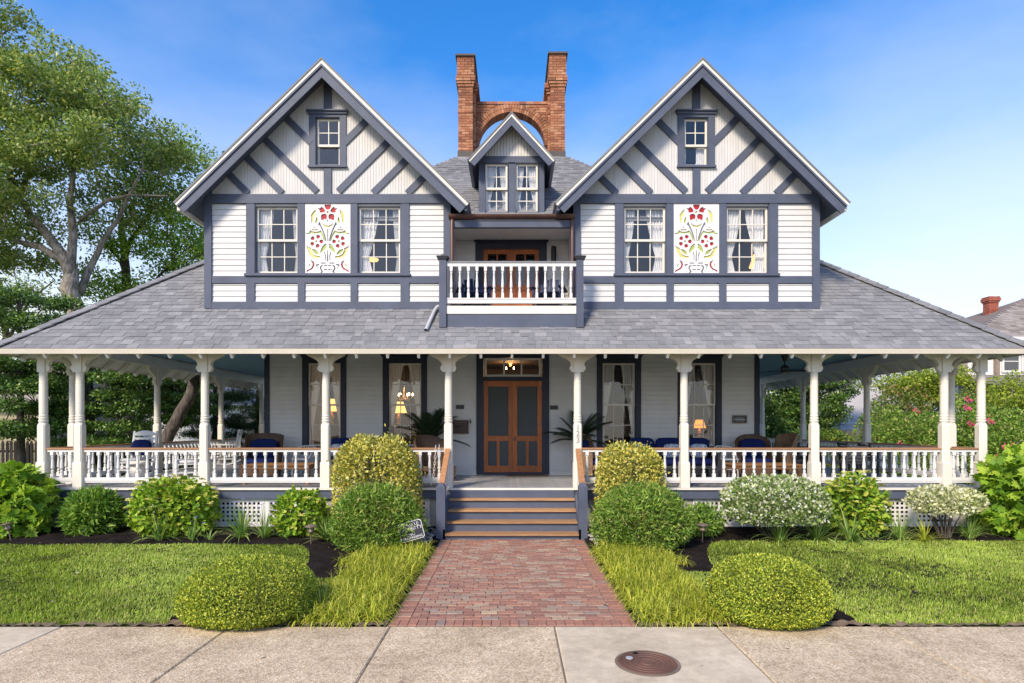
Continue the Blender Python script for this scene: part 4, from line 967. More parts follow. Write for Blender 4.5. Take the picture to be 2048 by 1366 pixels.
def glow(name, loc, watts, parent):
    l = bpy.data.lights.new(name, 'POINT'); l.energy = watts; l.color = (1.0, 0.62, 0.30); l.shadow_soft_size = 0.05
    o = bpy.data.objects.new(name, l); C.objects.link(o); o.parent = parent; o.location = Vector(loc) - wl[parent]
def table_lamp(x, y, z, sc, label, shade='shade', stand=True):
    t = thing('table_lamp', label, 'lamp', (x, y, z))
    def P(mb, n, m): part(mb, n, m, t, smooth=True)
    glow('lamp_light', (x, y, z + 0.30 * sc), 4.0, t)
    P(MB().lathe([(0.09 * sc, 0), (0.09 * sc, 0.02 * sc), (0.03 * sc, 0.05 * sc), (0.06 * sc, 0.14 * sc), (0.07 * sc, 0.2 * sc), (0.02 * sc, 0.3 * sc), (0.012 * sc, 0.42 * sc)], (x, y, z), 12), 'lamp_base', M['brass'])
    P(MB().lathe([(0.24 * sc, 0.34 * sc), (0.14 * sc, 0.66 * sc)], (x, y, z), 20, cap=False), 'lamp_shade', M[shade])
    if stand:      # the table it stands on
        s = thing('lamp_table', 'dark round table under the ' + label.split(' glowing')[0], 'table', (x, y, FL))
        part(MB().lathe([(0.28, z - FL - 0.035), (0.28, z - FL - 0.002)], (x, y, FL), 18).lathe([(0.14, 0), (0.03, 0.05), (0.03, z - FL - 0.036)], (x, y, FL), 12), 'table', M['room'], s)
table_lamp(PX(663, 16.6), 16.6, 2.28, 1.05, 'wide amber lampshade glowing in the far left porch window')
table_lamp(PX(797, 17.2), 17.2, 2.26, 1.0, 'warm shaded lamp glowing left of centre in the window left of the door')
table_lamp(PX(1399, 17.0), 17.0, 1.90, 0.75, 'small orange lamp glowing low in the far right porch window', 'shade2')
table_lamp(PX(1518, 14.4), 14.4, 5.78, 0.95, 'peach lampshade glowing in the rightmost upper window', 'shade', False)
s_ = thing('lamp_table', 'bedside table under the peach lampshade in the rightmost upper window', 'table', (PX(1518, 14.4), 14.4, 4.95)); part(MB().box(PX(1518, 14.4) - 0.25, PX(1518, 14.4) + 0.25, 14.2, 14.6, 5.74, 5.778).box(PX(1518, 14.4) - 0.22, PX(1518, 14.4) + 0.22, 14.23, 14.57, 4.95, 5.739), 'cabinet', M['room'], s_)
cx_, cy_ = PX(808, 17.6), 17.6
t = thing('chandelier', 'brass chandelier with lit bulbs hanging inside window left of the door', 'chandelier', (cx_, cy_, 3.0))
part(MB().tube([(cx_, cy_, CEIL), (cx_, cy_, 3.1)], 0.012, 6), 'chain', M['brass'], t); mb = MB().lathe([(0.02, 0), (0.06, 0.06), (0.02, 0.16)], (cx_, cy_, 3.0), 10); fl = MB()
for i in range(6):
    a = i * math.pi / 3 + 0.3; ex, ey = cx_ + 0.26 * math.cos(a), cy_ + 0.26 * math.sin(a)
    mb.tube([(cx_, cy_, 3.06), ((cx_ + ex) / 2, (cy_ + ey) / 2, 2.98), (ex, ey, 3.10)], 0.01, 5); fl.blob((ex, ey, 3.16), (0.022, 0.022, 0.045), 8, 5)
part(mb, 'arms', M['brass'], t); part(fl, 'bulbs', M['bulb'], t); glow('lamp_light', (cx_, cy_, 3.3), 14.0, t)
cx_, cy_ = PX(1021, 18), 18.0
t = thing('pendant_light', 'pair of small lit bulbs seen through the glass above the front door', 'light', (cx_, cy_, CEIL)); part(MB().lathe([(0.03, -0.1), (0.08, 0)], (cx_, cy_, CEIL), 10), 'canopy', M['brass'], t)
fl = MB(); fl.blob((cx_ - 0.13, cy_, CEIL - 0.16), (0.018, 0.018, 0.045), 8, 5); fl.blob((cx_ + 0.10, cy_, CEIL - 0.16), (0.018, 0.018, 0.045), 8, 5); part(fl, 'bulbs', M['bulb'], t); glow('lamp_light', (cx_, cy_ - 0.2, CEIL - 0.25), 22.0, t)
cx_, cy_ = PX(745, 15.5), 15.5; t = thing('ceiling_light', 'flat warm light glowing low in upper window right of the left flower panel', 'light', (cx_, cy_, 6.4))
part(MB().tube([(cx_, cy_, 7.29), (cx_, cy_, 6.62)], 0.01, 6), 'rod', M['brass'], t); part(MB().lathe([(0.14, 6.56), (0.16, 6.60), (0.05, 6.63)], (cx_, cy_, 0), 14), 'lamp_shade', M['shade'], t)
# wall fittings
def plate(name, label, cat, px0, px1, py0, py1, mat, d=0.03, y=YW - 0.026, extra=None):
    x0, x1, z0, z1 = PX(px0, y), PX(px1, y), PZ(py1, y), PZ(py0, y); t = thing(name, label, cat, ((x0 + x1) / 2, y, z0))
    part(MB().box(x0, x1, y - d, y - 0.001, z0, z1), 'plate', mat, t)
    if extra: extra(t, x0, x1, y - d, z0, z1)
    return t
def slit(t, x0, x1, y, z0, z1): part(MB().box(x0 + 0.02, x1 - 0.02, y - 0.006, y - 0.001, z0 + 0.02, z0 + 0.03).box(x0 + 0.02, x1 - 0.02, y - 0.006, y - 0.001, z1 - 0.03, z1 - 0.02), 'trim', M['charcoal'], t)
plate('wall_plaque', 'small black plaque above the brown letter box left of the door', 'plaque', 912, 928, 810, 818, M['black'], extra=slit)
plate('wall_plaque', 'small black plaque on the clapboards right of the front door', 'plaque', 1100, 1116, 811, 819, M['black'], extra=slit)
def lid(t, x0, x1, y, z0, z1):
    part(MB().yz([(y + 0.05, z1 + 0.035), (y - 0.012, z1 - 0.01), (y - 0.012, z1 - 0.03), (y + 0.05, z1 + 0.01)], x0 - 0.01, x1 + 0.01), 'lid', M['copper'], t)
plate('letter_box', 'brown metal letter box on the wall between post and door', 'letter box', 905, 937, 843, 867, paint('brown_metal', (0.055, 0.030, 0.028), 0.5, 0.4, 0.1, 0.4, 0.5, (0.09, 0.05, 0.045)), 0.09, extra=lid)
def bell(t, x0, x1, y, z0, z1): part(MB().box(x0 + 0.012, x1 - 0.02, y - 0.008, y - 0.001, z0 + 0.015, z1 - 0.015), 'button', M['black'], t)
plate('doorbell', 'narrow white doorbell with dark button beside the letter box', 'doorbell', 939, 944.5, 838, 848, M['white'], extra=bell)
def hist(t, x0, x1, y, z0, z1):
    fr = 0.022; part(MB().box(x0, x1, y - 0.014, y - 0.001, z0, z0 + fr).box(x0, x1, y - 0.014, y - 0.001, z1 - fr, z1).box(x0, x0 + fr, y - 0.014, y - 0.001, z0 + fr, z1 - fr).box(x1 - fr, x1, y - 0.014, y - 0.001, z0 + fr, z1 - fr), 'frame', M['bronze'], t)
    # raised lettering too worn and small to read: rows of broken strokes
    mb = MB()
    for zc, h, a, b in ((0.66, 0.012, 0.2, 0.8), (0.47, 0.026, 0.12, 0.88), (0.29, 0.011, 0.22, 0.78)):
        x = x0 + (x1 - x0) * a
        while x < x0 + (x1 - x0) * b:
            w = rng.uniform(0.012, 0.03); z = z0 + (z1 - z0) * zc; mb.box(x, x + w, y - 0.006, y - 0.001, z - h / 2, z + h / 2); x += w + 0.007
    part(mb, 'lettering', M['alu'], t)
plate('historic_plaque', 'dark bronze framed plaque with pale raised lettering near the right house corner', 'plaque', 1464.5, 1493, 830.5, 846.5, M['black'], extra=hist)
# sconce on the balcony
x, y = 1.0, 14.27; t = thing('wall_lamp', 'black cylinder wall lamp beside the balcony doors', 'wall lamp', (x, y, 6.2))
part(MB().box(x - 0.035, x + 0.035, y - 0.03, y - 0.002, 6.28, 6.42), 'mount', M['black'], t); part(MB().lathe([(0.055, 0.0), (0.06, 0.02), (0.06, 0.34), (0.045, 0.36)], (x, y - 0.095, 6.18), 14), 'shade', M['black'], t)
# door mat
part(MB().box(-0.10, 0.98, 14.93, 15.36, FL + 0.002, FL + 0.016), 'door_mat', paint('brown_mat', (0.085, 0.06, 0.045), 0.95, 0.3, 0.6, 0.1), None) if False else None
mat_ = MB().box(-0.10, 0.92, 14.95, 15.36, FL + 0.002, FL + 0.016).build('door_mat', paint('brown_mat', (0.12, 0.085, 0.06), 0.95, 0.3, 0.6, 0.1), None, 'thin brown mat lying in front of the screen doors', 'door mat')
# ceiling fan
fx, fy = 7.28, 15.75; t = thing('ceiling_fan', 'black ceiling fan with thin blades under the blue porch ceiling', 'ceiling fan', (fx, fy, 3.7))
part(MB().lathe([(0.05, 3.95), (0.085, 4.08), (0.09, CEIL - 0.001)], (fx, fy, 0), 14).tube([(fx, fy, 3.97), (fx, fy, 3.83)], 0.018, 8), 'downrod', M['black'], t)
part(MB().lathe([(0.06, 3.64), (0.10, 3.66), (0.105, 3.78), (0.06, 3.84)], (fx, fy, 0), 16), 'motor', M['black'], t); part(MB().lathe([(0.05, 3.615), (0.06, 3.639)], (fx, fy, 0), 14), 'light_disc', M['frost'], t)
for a in (8, 128, 248):
    d = Vector((math.cos(R(a)), math.sin(R(a)), 0)); p = Vector((fx, fy, 3.70)); part(MB().bar(p + d * 0.10, p + d * 0.78, 0.15, 0.018, (0.06, -0.3, 1)), 'blade', M['black'], t)
# chain hanging from the rail by the steps
def chain(pts, label):
    t = thing('plastic_chain', label, 'chain', pts[-1]); mb = MB(); P = [Vector(p) for p in pts]; seg = []
    for a, b in zip(P[:-1], P[1:]):
        n = max(1, int((b - a).length / 0.058))
        for i in range(n): seg.append((a.lerp(b, i / n), (b - a).normalized()))
    for i, (p, d) in enumerate(seg):
        s = Vector((1, 0, 0)) if i % 2 else Vector((0, 1, 0)); s = (s - d * s.dot(d)).normalized()
        ring = [p + d * (0.04 * math.cos(2 * math.pi * k / 8)) + s * (0.021 * math.sin(2 * math.pi * k / 8)) for k in range(9)]; mb.tube(ring, 0.005, 5, cap=False)
    part(mb, 'links', M['white'], t)
chain([(-1.525, 12.36, 1.79), (-1.53, 12.33, 1.4), (-1.50, 12.2, 1.22)], 'short white plastic chain strand draped over the rail beside the handrail')
chain([(-1.60, 12.36, 1.78), (-1.61, 12.34, 1.5), (-1.64, 12.33, 1.2), (-1.69, 12.27, 0.96)], 'longer white plastic chain strand hanging from the rail left of the steps')
# ---- furniture builders, facing -Y
def wicker_chair(label, group, m='wicker', top='arch', cushion='navy', cw=0.40):
    t = thing('wicker_chair', label, 'chair', (0, 0, 0), 0, group, True)
    n = 17; th = 0.05
    mb = MB(); inner, outer = [], []
    def zt(f):
        b = abs(f - 0.5) * 2
        if b < 0.55: return (1.05 - 0.18 * (b / 0.55) ** 2.2) if top == 'arch' else (1.02 + 0.06 * math.cos(b * 2.6))
        return 0.62 + (0.87 - 0.62) * max(0, 1 - (b - 0.55) / 0.2) ** 2 if top == 'arch' else (0.64 + 0.34 * max(0, 1 - (b - 0.55) / 0.10))
    V = []
    for i in range(n):
        f = i / (n - 1); a = R(205 - 230 * f); z1 = zt(f); lean = 0.12 if abs(f - 0.5) < 0.3 else 0.03
        for r, z, ln in ((cw, 0.12, 0), (cw, 0.42, 0), (cw + lean * (z1 - 0.42), z1, 1), (cw + th + lean * (z1 - 0.42), z1, 1), (cw + th, 0.42, 0), (cw + th - 0.02, 0.12, 0)):
            V.append((r * math.cos(a) * 0.98, r * math.sin(a) * 0.92 + 0.02, z))
    fs = [(i * 6 + j, (i + 1) * 6 + j, (i + 1) * 6 + (j + 1) % 6, i * 6 + (j + 1) % 6) for i in range(n - 1) for j in range(6)] + [tuple(range(6)), tuple((n - 1) * 6 + j for j in range(5, -1, -1))]
    mb.add(V, fs); part(mb, 'woven_shell', M[m], t)
    rim = [V[i * 6 + 2] for i in range(n)]; rim = [(x * 1.05, y * 1.05, z + 0.005) for x, y, z in rim]; part(MB().tube(rim, 0.03, 7), 'rolled_rim', M[m], t, smooth=True)
    part(MB().box(-cw * 0.93, cw * 0.93, -0.40, 0.30, 0.26, 0.36).box(-cw * 0.93, cw * 0.93, -0.42, -0.39, 0.10, 0.36), 'seat', M[m], t)
    for x in (-0.36, 0.36):
        for y in (-0.37, 0.28): part(MB().tube([(x, y, 0), (x, y, 0.14)], 0.025, 7), 'leg', M[m], t)
    if cushion:
        part(MB().blob((0, -0.05, 0.43), (cw * 0.90, 0.36, 0.075), 16, 8, e=0.55), 'seat_cushion', M[cushion], t, smooth=True); part(MB().blob((0, 0.26, 0.72), (cw * 0.80, 0.09, 0.25), 16, 8, e=0.6), 'back_cushion', M[cushion], t, smooth=True)
    return t
def rocking_chair(label, group):
    t = thing('rocking_chair', label, 'chair', (0, 0, 0), 0, group, True); W = M['white']; P = lambda mb, n, sm=False: part(mb, n, W, t, smooth=sm)
    for x in (-0.28, 0.28):
        P(MB().tube([(x, -0.50 + 0.105 * i, 0.03 + 0.16 * ((i - 4.5) / 5.0) ** 2) for i in range(11)], 0.024, 6), 'rocker', True)
        P(MB().bar((x, -0.26, 0.06), (x, -0.28, 0.66), 0.05, 0.05, (0, 1, 0)), 'leg'); P(MB().bar((x, 0.24, 0.06), (x, 0.44, 1.16), 0.05, 0.045, (0, 1, 0)), 'leg')
        P(MB().bar((x * 1.06, -0.36, 0.68), (x * 1.06, 0.36, 0.66), 0.10, 0.026), 'arm')
        P(MB().bar((x, -0.26, 0.22), (x, 0.26, 0.22), 0.025, 0.03), 'stretcher')
    P(MB().bar((-0.27, -0.27, 0.24), (0.27, -0.27, 0.24), 0.03, 0.035).bar((-0.27, -0.275, 0.32), (0.27, -0.275, 0.32), 0.03, 0.035), 'stretcher')
    mb = MB()
    for i in range(6): mb.box(-0.27, 0.27, -0.29 + i * 0.098, -0.20 + i * 0.098, 0.40 + 0.0 * i, 0.425)
    P(mb, 'seat')
    mb = MB().xz([(-0.255, 1.05), (0.255, 1.05), (0.255, 1.11)] + [(0.255 - 0.51 * i / 8, 1.11 + 0.07 * math.sin(math.pi * i / 8)) for i in range(1, 8)] + [(-0.255, 1.11)], 0.395, 0.42); P(mb, 'crest_rail')
    P(MB().bar((-0.255, 0.40, 0.98), (0.255, 0.40, 0.98), 0.022, 0.05, (0, 0, 1)).bar((-0.255, 0.30, 0.50), (0.255, 0.30, 0.50), 0.022, 0.05, (0, 0, 1)), 'back_rail')
    for i in range(4): x = -0.18 + i * 0.12; P(MB().bar((x, 0.305, 0.52), (x, 0.398, 0.97), 0.06, 0.014, (0, -1, 0)), 'slat')
    part(MB().blob((0, -0.02, 0.47), (0.25, 0.25, 0.05), 14, 7, e=0.5), 'seat_cushion', M['stripe'], t, smooth=True)
    return t
def coffee_table(label, L, D, h=0.44, group=None):
    t = thing('coffee_table', label, 'table', (0, 0, 0), 0, group, True); n = 6
    for i in range(n): y = -D / 2 + D * i / n; part(MB().box(-L / 2, L / 2, y, y + D / n - 0.006, h - 0.025, h), 'plank', M['teak'], t)
    part(MB().box(-L / 2 + 0.03, L / 2 - 0.03, -D / 2 + 0.03, -D / 2 + 0.055, h - 0.11, h - 0.026).box(-L / 2 + 0.03, L / 2 - 0.03, D / 2 - 0.055, D / 2 - 0.03, h - 0.11, h - 0.026).box(-L / 2 + 0.03, -L / 2 + 0.055, -D / 2 + 0.055, D / 2 - 0.055, h - 0.11, h - 0.026).box(L / 2 - 0.055, L / 2 - 0.03, -D / 2 + 0.055, D / 2 - 0.055, h - 0.11, h - 0.026), 'apron', M['teak'], t)
    for x in (-1, 1):
        for y in (-1, 1): part(MB().box(x * (L / 2 - 0.05) - 0.035, x * (L / 2 - 0.05) + 0.035, y * (D / 2 - 0.05) - 0.035, y * (D / 2 - 0.05) + 0.035, 0, h - 0.0265), 'leg', M['teak'], t)
    return t
def side_chair(label, group):
    t = thing('metal_chair', label, 'chair', (0, 0, 0), 0, group, True); W = M['white']
    for x in (-0.21, 0.21):
        part(MB().tube([(x, -0.2, 0), (x * 0.95, -0.19, 0.45)], 0.014, 6), 'leg', W, t); part(MB().tube([(x * 1.05, 0.24, 0), (x, 0.2, 0.45)], 0.014, 6), 'leg', W, t)
    part(MB().box(-0.22, 0.22, -0.22, 0.22, 0.45, 0.475), 'seat', W, t)
    part(MB().tube([(-0.21, -0.15, 0.47), (-0.25, -0.05, 0.62), (-0.24, 0.14, 0.74), (-0.12, 0.23, 0.78), (0.12, 0.23, 0.78), (0.24, 0.14, 0.74), (0.25, -0.05, 0.62), (0.21, -0.15, 0.47)], 0.016, 6), 'back_frame', W, t, smooth=True)
    for x in (-0.12, -0.06, 0, 0.06, 0.12): part(MB().tube([(x, 0.21, 0.475), (x, 0.225, 0.78)], 0.009, 5), 'spindle', W, t)
    part(MB().tube([(-0.2, -0.19, 0.2), (0.2, 0.21, 0.2)], 0.009, 5).tube([(0.2, -0.19, 0.2), (-0.2, 0.21, 0.2)], 0.009, 5), 'cross_brace', W, t); return t
def sofa(label, L, n, group):
    t = thing('outdoor_sofa', label, 'sofa', (0, 0, 0), 0, group, True); K = M['charcoal']
    part(MB().box(-L / 2, L / 2, -0.38, 0.38, 0.24, 0.31), 'seat_frame', K, t); part(MB().box(-L / 2, L / 2, 0.34, 0.40, 0.311, 0.84), 'back_frame', K, t)
    for x in (-1, 1):
        part(MB().box(x * (L / 2 + 0.03) - 0.03, x * (L / 2 + 0.03) + 0.03, -0.38, 0.40, 0.30, 0.62), 'arm', K, t)
        for y in (-0.34, 0.34): part(MB().box(x * (L / 2 - 0.03) - 0.03, x * (L / 2 - 0.03) + 0.03, y - 0.03, y + 0.03, 0, 0.239), 'leg', K, t)
    w = L / n
    for i in range(n):
        x = -L / 2 + w * (i + 0.5)
        part(MB().blob((x, -0.04, 0.40), (w / 2 - 0.006, 0.33, 0.085), 16, 8, e=0.4), 'seat_cushion', M['navy'], t, smooth=True)
        part(MB().blob((x, 0.25, 0.74), (w / 2 - 0.006, 0.09, 0.25), 16, 8, e=0.45), 'back_cushion', M['navy'], t, smooth=True)
    for x in (-L / 2 + 0.3, 0.05, L / 2 - 0.32): part(MB().blob((x, 0.10, 0.66), (0.23, 0.07, 0.18), 14, 7, e=0.6), 'throw_pillow', M['print'], t, smooth=True)
    return t
def adirondack(label, col, group):
    t = thing('slatted_chair', label, 'chair', (0, 0, 0), 0, group, True)
    for x in (-0.27, 0.27):
        part(MB().bar((x, -0.42, 0.36), (x, 0.42, 0.10), 0.03, 0.11), 'side_rail', col, t); part(MB().box(x * 1.12 - 0.025, x * 1.12 + 0.025, -0.42, -0.33, 0, 0.56), 'leg', col, t); part(MB().box(x * 1.2 - 0.07, x * 1.2 + 0.07, -0.48, 0.26, 0.561, 0.585), 'arm', col, t)
    for i in range(6): y = -0.42 + i * 0.105; part(MB().bar((-0.27, y, 0.43 - i * 0.034), (0.27, y, 0.43 - i * 0.034), 0.09, 0.02, (0, 0.3, 1)), 'seat_slat', col, t)
    for i in range(5):
        x = (i - 2) * 0.105; part(MB().bar((x, 0.16, 0.25), (x * 1.12, 0.46, 0.95 - 0.03 * (i - 2) ** 2), 0.09, 0.02, (0, -1, 0.4)), 'back_slat', col, t)
    part(MB().bar((-0.3, 0.33, 0.55), (0.3, 0.33, 0.55), 0.03, 0.07), 'back_rail', col, t); return t
def dining_chair(label, group):
    t = thing('dining_chair', label, 'chair', (0, 0, 0), 0, group, True); K = M['charcoal']
    for x in (-0.22, 0.22):
        part(MB().box(x - 0.02, x + 0.02, -0.24, -0.20, 0, 0.64), 'leg', K, t); part(MB().bar((x, 0.20, 0), (x, 0.28, 0.86), 0.04, 0.04, (0, 1, 0)), 'leg', K, t); part(MB().box(x - 0.025, x + 0.025, -0.25, 0.25, 0.641, 0.665), 'arm', K, t)
    part(MB().box(-0.23, 0.23, -0.24, 0.22, 0.42, 0.45), 'seat', K, t)
    for i in range(5): z = 0.50 + i * 0.075; part(MB().bar((-0.2, 0.245 + i * 0.007, z), (0.2, 0.245 + i * 0.007, z), 0.016, 0.055), 'back_slat', K, t)
    return t
PF = lambda px, d: (PX(px, d), d, FL)
rc = rocking_chair('white rocking chair facing the street in the left porch corner', 'white rocking chairs on the porch'); rc.location = PF(270, 14.3)
dup(rc, PF(378, 13.75), R(-68), 'white rocking chair turned side-on close behind the left rail')
dup(rc, PF(452, 19.3), R(-75), 'distant white rocking chair far back along the left side porch')
def cushion(loc, r, rz_, label, m='navy', tilt=0.0):
    o = MB().blob((0, 0, 0), r, 16, 8, e=0.6).build('cushion', M[m], None, label, 'cushion', 'loose cushions on the rocking chairs', smooth=True); o.location = Vector(loc); o.rotation_euler = (tilt, 0, rz_); return o
p = PF(270, 14.3); cushion((p[0], p[1] + 0.20, FL + 0.56), (0.24, 0.07, 0.20), 0, 'dark navy cushion leaning in the street-facing rocking chair', tilt=-0.2)
p = PF(378, 13.75); cushion((p[0] + 0.24, p[1] + 0.08, FL + 0.56), (0.24, 0.07, 0.20), R(-68), 'dark navy cushion in the side-on rocking chair', tilt=-0.2)
x, y, z = PF(275, 13.35); t = thing('garden_stool', 'beige drum stool with rounded top in front of the white rocking chair', 'stool', (x, y, z))
part(MB().lathe([(0.13, 0), (0.16, 0.06), (0.17, 0.25), (0.15, 0.42)], (x, y, z), 20), 'drum', M['cream'], t, smooth=True); part(MB().lathe([(0.22, 0.421), (0.24, 0.46), (0.20, 0.50)], (x, y, z), 20), 'top', M['cream'], t, smooth=True)
wc = wicker_chair('wide brown wicker armchair with navy cushions left of the far left window', 'wicker armchairs on the porch', 'wicker', 'flat', 'navy', 0.43); wc.location = PF(523, 14.5); wc.rotation_euler[2] = R(8)
ct = coffee_table('long slatted wooden table in front of the wide wicker armchair', 1.5, 0.7); ct.location = PF(563, 13.35)
sc_ = side_chair('white wire-back chair beside the far left porch window', 'white metal chairs'); sc_.location = PF(608, 14.9); sc_.rotation_euler[2] = R(-12)
so = sofa('navy cushioned sofa under the wall left of the yellow bush', 1.75, 2, 'navy sofas on the porch'); so.location = PF(722, 14.85)
w2 = wicker_chair('dark brown wicker chair by the post left of the steps', 'wicker armchairs on the porch', 'wicker', 'arch', None, 0.38); w2.location = PF(868, 13.9); w2.rotation_euler[2] = R(35)
w3 = wicker_chair('tan wicker chair with navy cushion right of the numbered post', 'wicker armchairs on the porch', 'tanwicker', 'flat', 'navy', 0.36); w3.location = PF(1186, 14.2); w3.rotation_euler[2] = R(60)
s2 = sofa('long navy sofa with patterned pillows between the two right porch windows', 2.1, 3, 'navy sofas on the porch'); s2.location = PF(1342, 14.85)
dup(sc_, PF(1452, 14.75), R(10), 'white wire-back chair between the long sofa and the wooden table')
c2 = coffee_table('long slatted wooden table behind the right railing near the round-backed wicker chair', 1.55, 0.7); c2.location = PF(1522, 13.35)
w4 = wicker_chair('round-backed brown wicker armchair near the right house corner', 'wicker armchairs on the porch', 'wicker', 'arch', 'navy', 0.40); w4.location = PF(1510, 14.65); w4.rotation_euler[2] = R(-8)
w5 = wicker_chair('wicker armchair seen from the side just right of the round-backed one', 'wicker armchairs on the porch', 'tanwicker', 'flat', None, 0.36); w5.location = PF(1556, 15.0); w5.rotation_euler[2] = R(-80)
ad = adirondack('pale grey slatted chair far back on the right side porch', M['grey'], 'slatted garden chairs'); ad.location = PF(1590, 17.2)
t = thing('dining_table', 'charcoal slatted dining table on the right side porch', 'table', (0, 0, 0), 0, None, True)
for i in range(8): part(MB().box(-0.48 + i * 0.122, -0.48 + i * 0.122 + 0.112, -1.0, 1.0, 0.70, 0.73), 'plank', M['charcoal'], t)
part(MB().box(-0.42, 0.42, -0.9, -0.85, 0.6, 0.699).box(-0.42, 0.42, 0.85, 0.9, 0.6, 0.699), 'frame', M['charcoal'], t)
for x in (-0.42, 0.42):
    for y in (-0.85, 0.85): part(MB().bar((x, y * 1.05, 0), (x * 0.8, y, 0.70), 0.06, 0.06, (0, 1, 0)), 'leg', M['charcoal'], t)
t.location = (8.15, 15.3, FL); t.rotation_euler[2] = R(4)
dc = dining_chair('charcoal dining chair nearest the rail at the near end of the table', 'charcoal dining chairs'); dc.location = (7.95, 13.85, FL); dc.rotation_euler[2] = R(178)
dup(dc, (7.25, 14.8, FL), R(-92), 'charcoal dining chair on the left of the table, front one'); dup(dc, (7.25, 15.7, FL), R(-88), 'charcoal dining chair on the left of the table, back one')
dup(dc, (9.05, 14.7, FL), R(92), 'charcoal dining chair on the right of the table, front one'); dup(dc, (9.05, 15.65, FL), R(88), 'charcoal dining chair on the right of the table, back one')
M['adblue'] = paint('dark_blue_plastic', (0.012, 0.02, 0.07), 0.5, 0.1, 0.05)
a1 = adirondack('dark blue slatted chair at the left of the balcony', M['adblue'], 'slatted garden chairs'); a1.location = (-0.88, 13.55, 4.757); a1.rotation_euler[2] = R(12)
dup(a1, (0.86, 13.55, 4.757), R(-12), 'dark blue slatted chair at the right of the balcony')
# potted palms
M['frond'] = leafm('palm_frond', [(0, (0.012, 0.028, 0.012)), (1, (0.03, 0.06, 0.022))], 0.15, gain=1.0)
def palm(x, y, label, seed, h=1.95):
    r = random.Random(seed); t = thing('potted_palm', label, 'palm', (x, y, FL), 0, 'potted palms beside the steps')
    part(MB().lathe([(0.13, 0), (0.19, 0.36), (0.20, 0.38), (0.17, 0.385)], (x, y, FL), 14), 'pot', M['bronze'], t); part(MB().tube([(x, y, FL + 0.38), (x + 0.03, y, FL + 0.7), (x, y + 0.02, FL + 0.95)], [0.035, 0.03, 0.025], 7), 'trunk', M['bark'], t)
    for i in range(17):
        a = i * 2.4 + r.uniform(-0.2, 0.2); el = R(r.uniform(18, 78)); L = r.uniform(0.7, 1.05); d = Vector((math.cos(a) * math.cos(el), math.sin(a) * math.cos(el) * 0.8, math.sin(el))); p = Vector((x, y, FL + 0.9)); mb = MB(); pts = [p.copy()]
        for k in range(10): d = (d + Vector((0, 0, -0.085))).normalized(); p = p + d * L / 10; pts.append(p.copy())
        mb.tube(pts, [0.008] * 11, 4)
        for k in range(2, 11):
            dd = (pts[k] - pts[k - 1]).normalized(); s = dd.cross(Vector((0, 0, 1))).normalized()
            for sg in (-1, 1):
                for q in (0, 0.25, 0.5, 0.75):
                    b = pts[k] - dd * (L / 10 * q); tip = b + (s * sg * 0.8 + dd * 0.75 + Vector((0, 0, -0.25))).normalized() * (0.26 * math.sin(math.pi * (0.12 + 0.8 * k / 11)) + 0.05); w = dd * 0.013; mb.add([b - w, b + w, tip], [(0, 1, 2)])
        part(mb, 'frond', M['frond'], t)
palm(PX(862, 14.9), 14.9, 'dark potted palm behind the post at the left of the steps', 3)
palm(PX(1158, 14.9), 14.9, 'dark potted palm behind the post numbered 123', 8)
# ================================================================== GROUND
def S(o): o['kind'] = 'structure'; return o
S(MB().poly([(-400, -60, -0.02), (400, -60, -0.02), (400, 900, -0.02), (-400, 900, -0.02)]).build('ground', M['ground']))
S(MB().box(-60, 60, -14, 2.2, -0.10, -0.004).build('road', M['asphalt'])); S(MB().box(-60, 60, 2.2, 2.4, -0.1, 0.10).build('kerb', M['slab']))
sw = thing('sidewalk', None, None, (0, 5.6, 0)); sw['kind'] = 'structure'
xs = [-12.1, -10.3, -8.5, -6.7, -4.95, -3.1, -1.34, 0.47, 2.26, 4.05, 5.85, 7.65, 9.45, 11.3]
for i in range(len(xs) - 1):
    sm = i in (7,) or i in (3,)
    for y0, y1 in ((2.41, 4.55), (4.554, 6.50)):
        g = 0.006; z = 0.020 + rng.uniform(-0.003, 0.003)
        a, b, c, d = xs[i] + g, xs[i + 1] - g, y0 + g, y1 - g; e = 0.012
        mb = MB(); mb.add([(a, c, -0.08), (b, c, -0.08), (b, d, -0.08), (a, d, -0.08), (a, c, z - e), (b, c, z - e), (b, d, z - e), (a, d, z - e), (a + e, c + e, z), (b - e, c + e, z), (b - e, d - e, z), (a + e, d - e, z)],
                          [(0, 1, 5, 4), (1, 2, 6, 5), (2, 3, 7, 6), (3, 0, 4, 7), (4, 5, 9, 8), (5, 6, 10, 9), (6, 7, 11, 10), (7, 4, 8, 11), (8, 9, 10, 11)])
        mb.build('slab', M['slab'] if sm else M['agg'], sw)
S(MB().box(-13, 13, 2.405, 6.52, -0.08, 0.002).build('joint_sand', M['sand']))
# manhole cover
mx, my = PX(1295, 5.49), 5.49; t = thing('manhole_cover', 'round rusty iron cover set in the smooth pavement slab', 'manhole cover', (mx, my, 0.02))
mb = MB().lathe([(0.297, 0.0), (0.297, 0.020), (0.285, 0.026), (0.268, 0.026), (0.262, 0.019), (0.235, 0.019), (0.23, 0.024), (0.215, 0.024), (0.21, 0.019), (0.185, 0.019), (0.18, 0.024), (0.165, 0.024), (0.16, 0.019), (0.13, 0.019), (0.125, 0.023), (0.09, 0.023), (0.085, 0.019), (0.07, 0.019), (0.065, 0.025), (0.001, 0.025)], (mx, my, 0.004), 64, cap=False)
mb.v = [(mx + (x - mx) * 0.91, my + (y - my) * 0.91, z) for x, y, z in mb.v]; part(mb, 'lid', M['rust'], t, smooth=False)
part(MB().lathe([(0.30, 0.0), (0.30, 0.006), (0.272, 0.008)], (mx, my, 0.018), 48, cap=False), 'frame_ring', M['sand'], t)
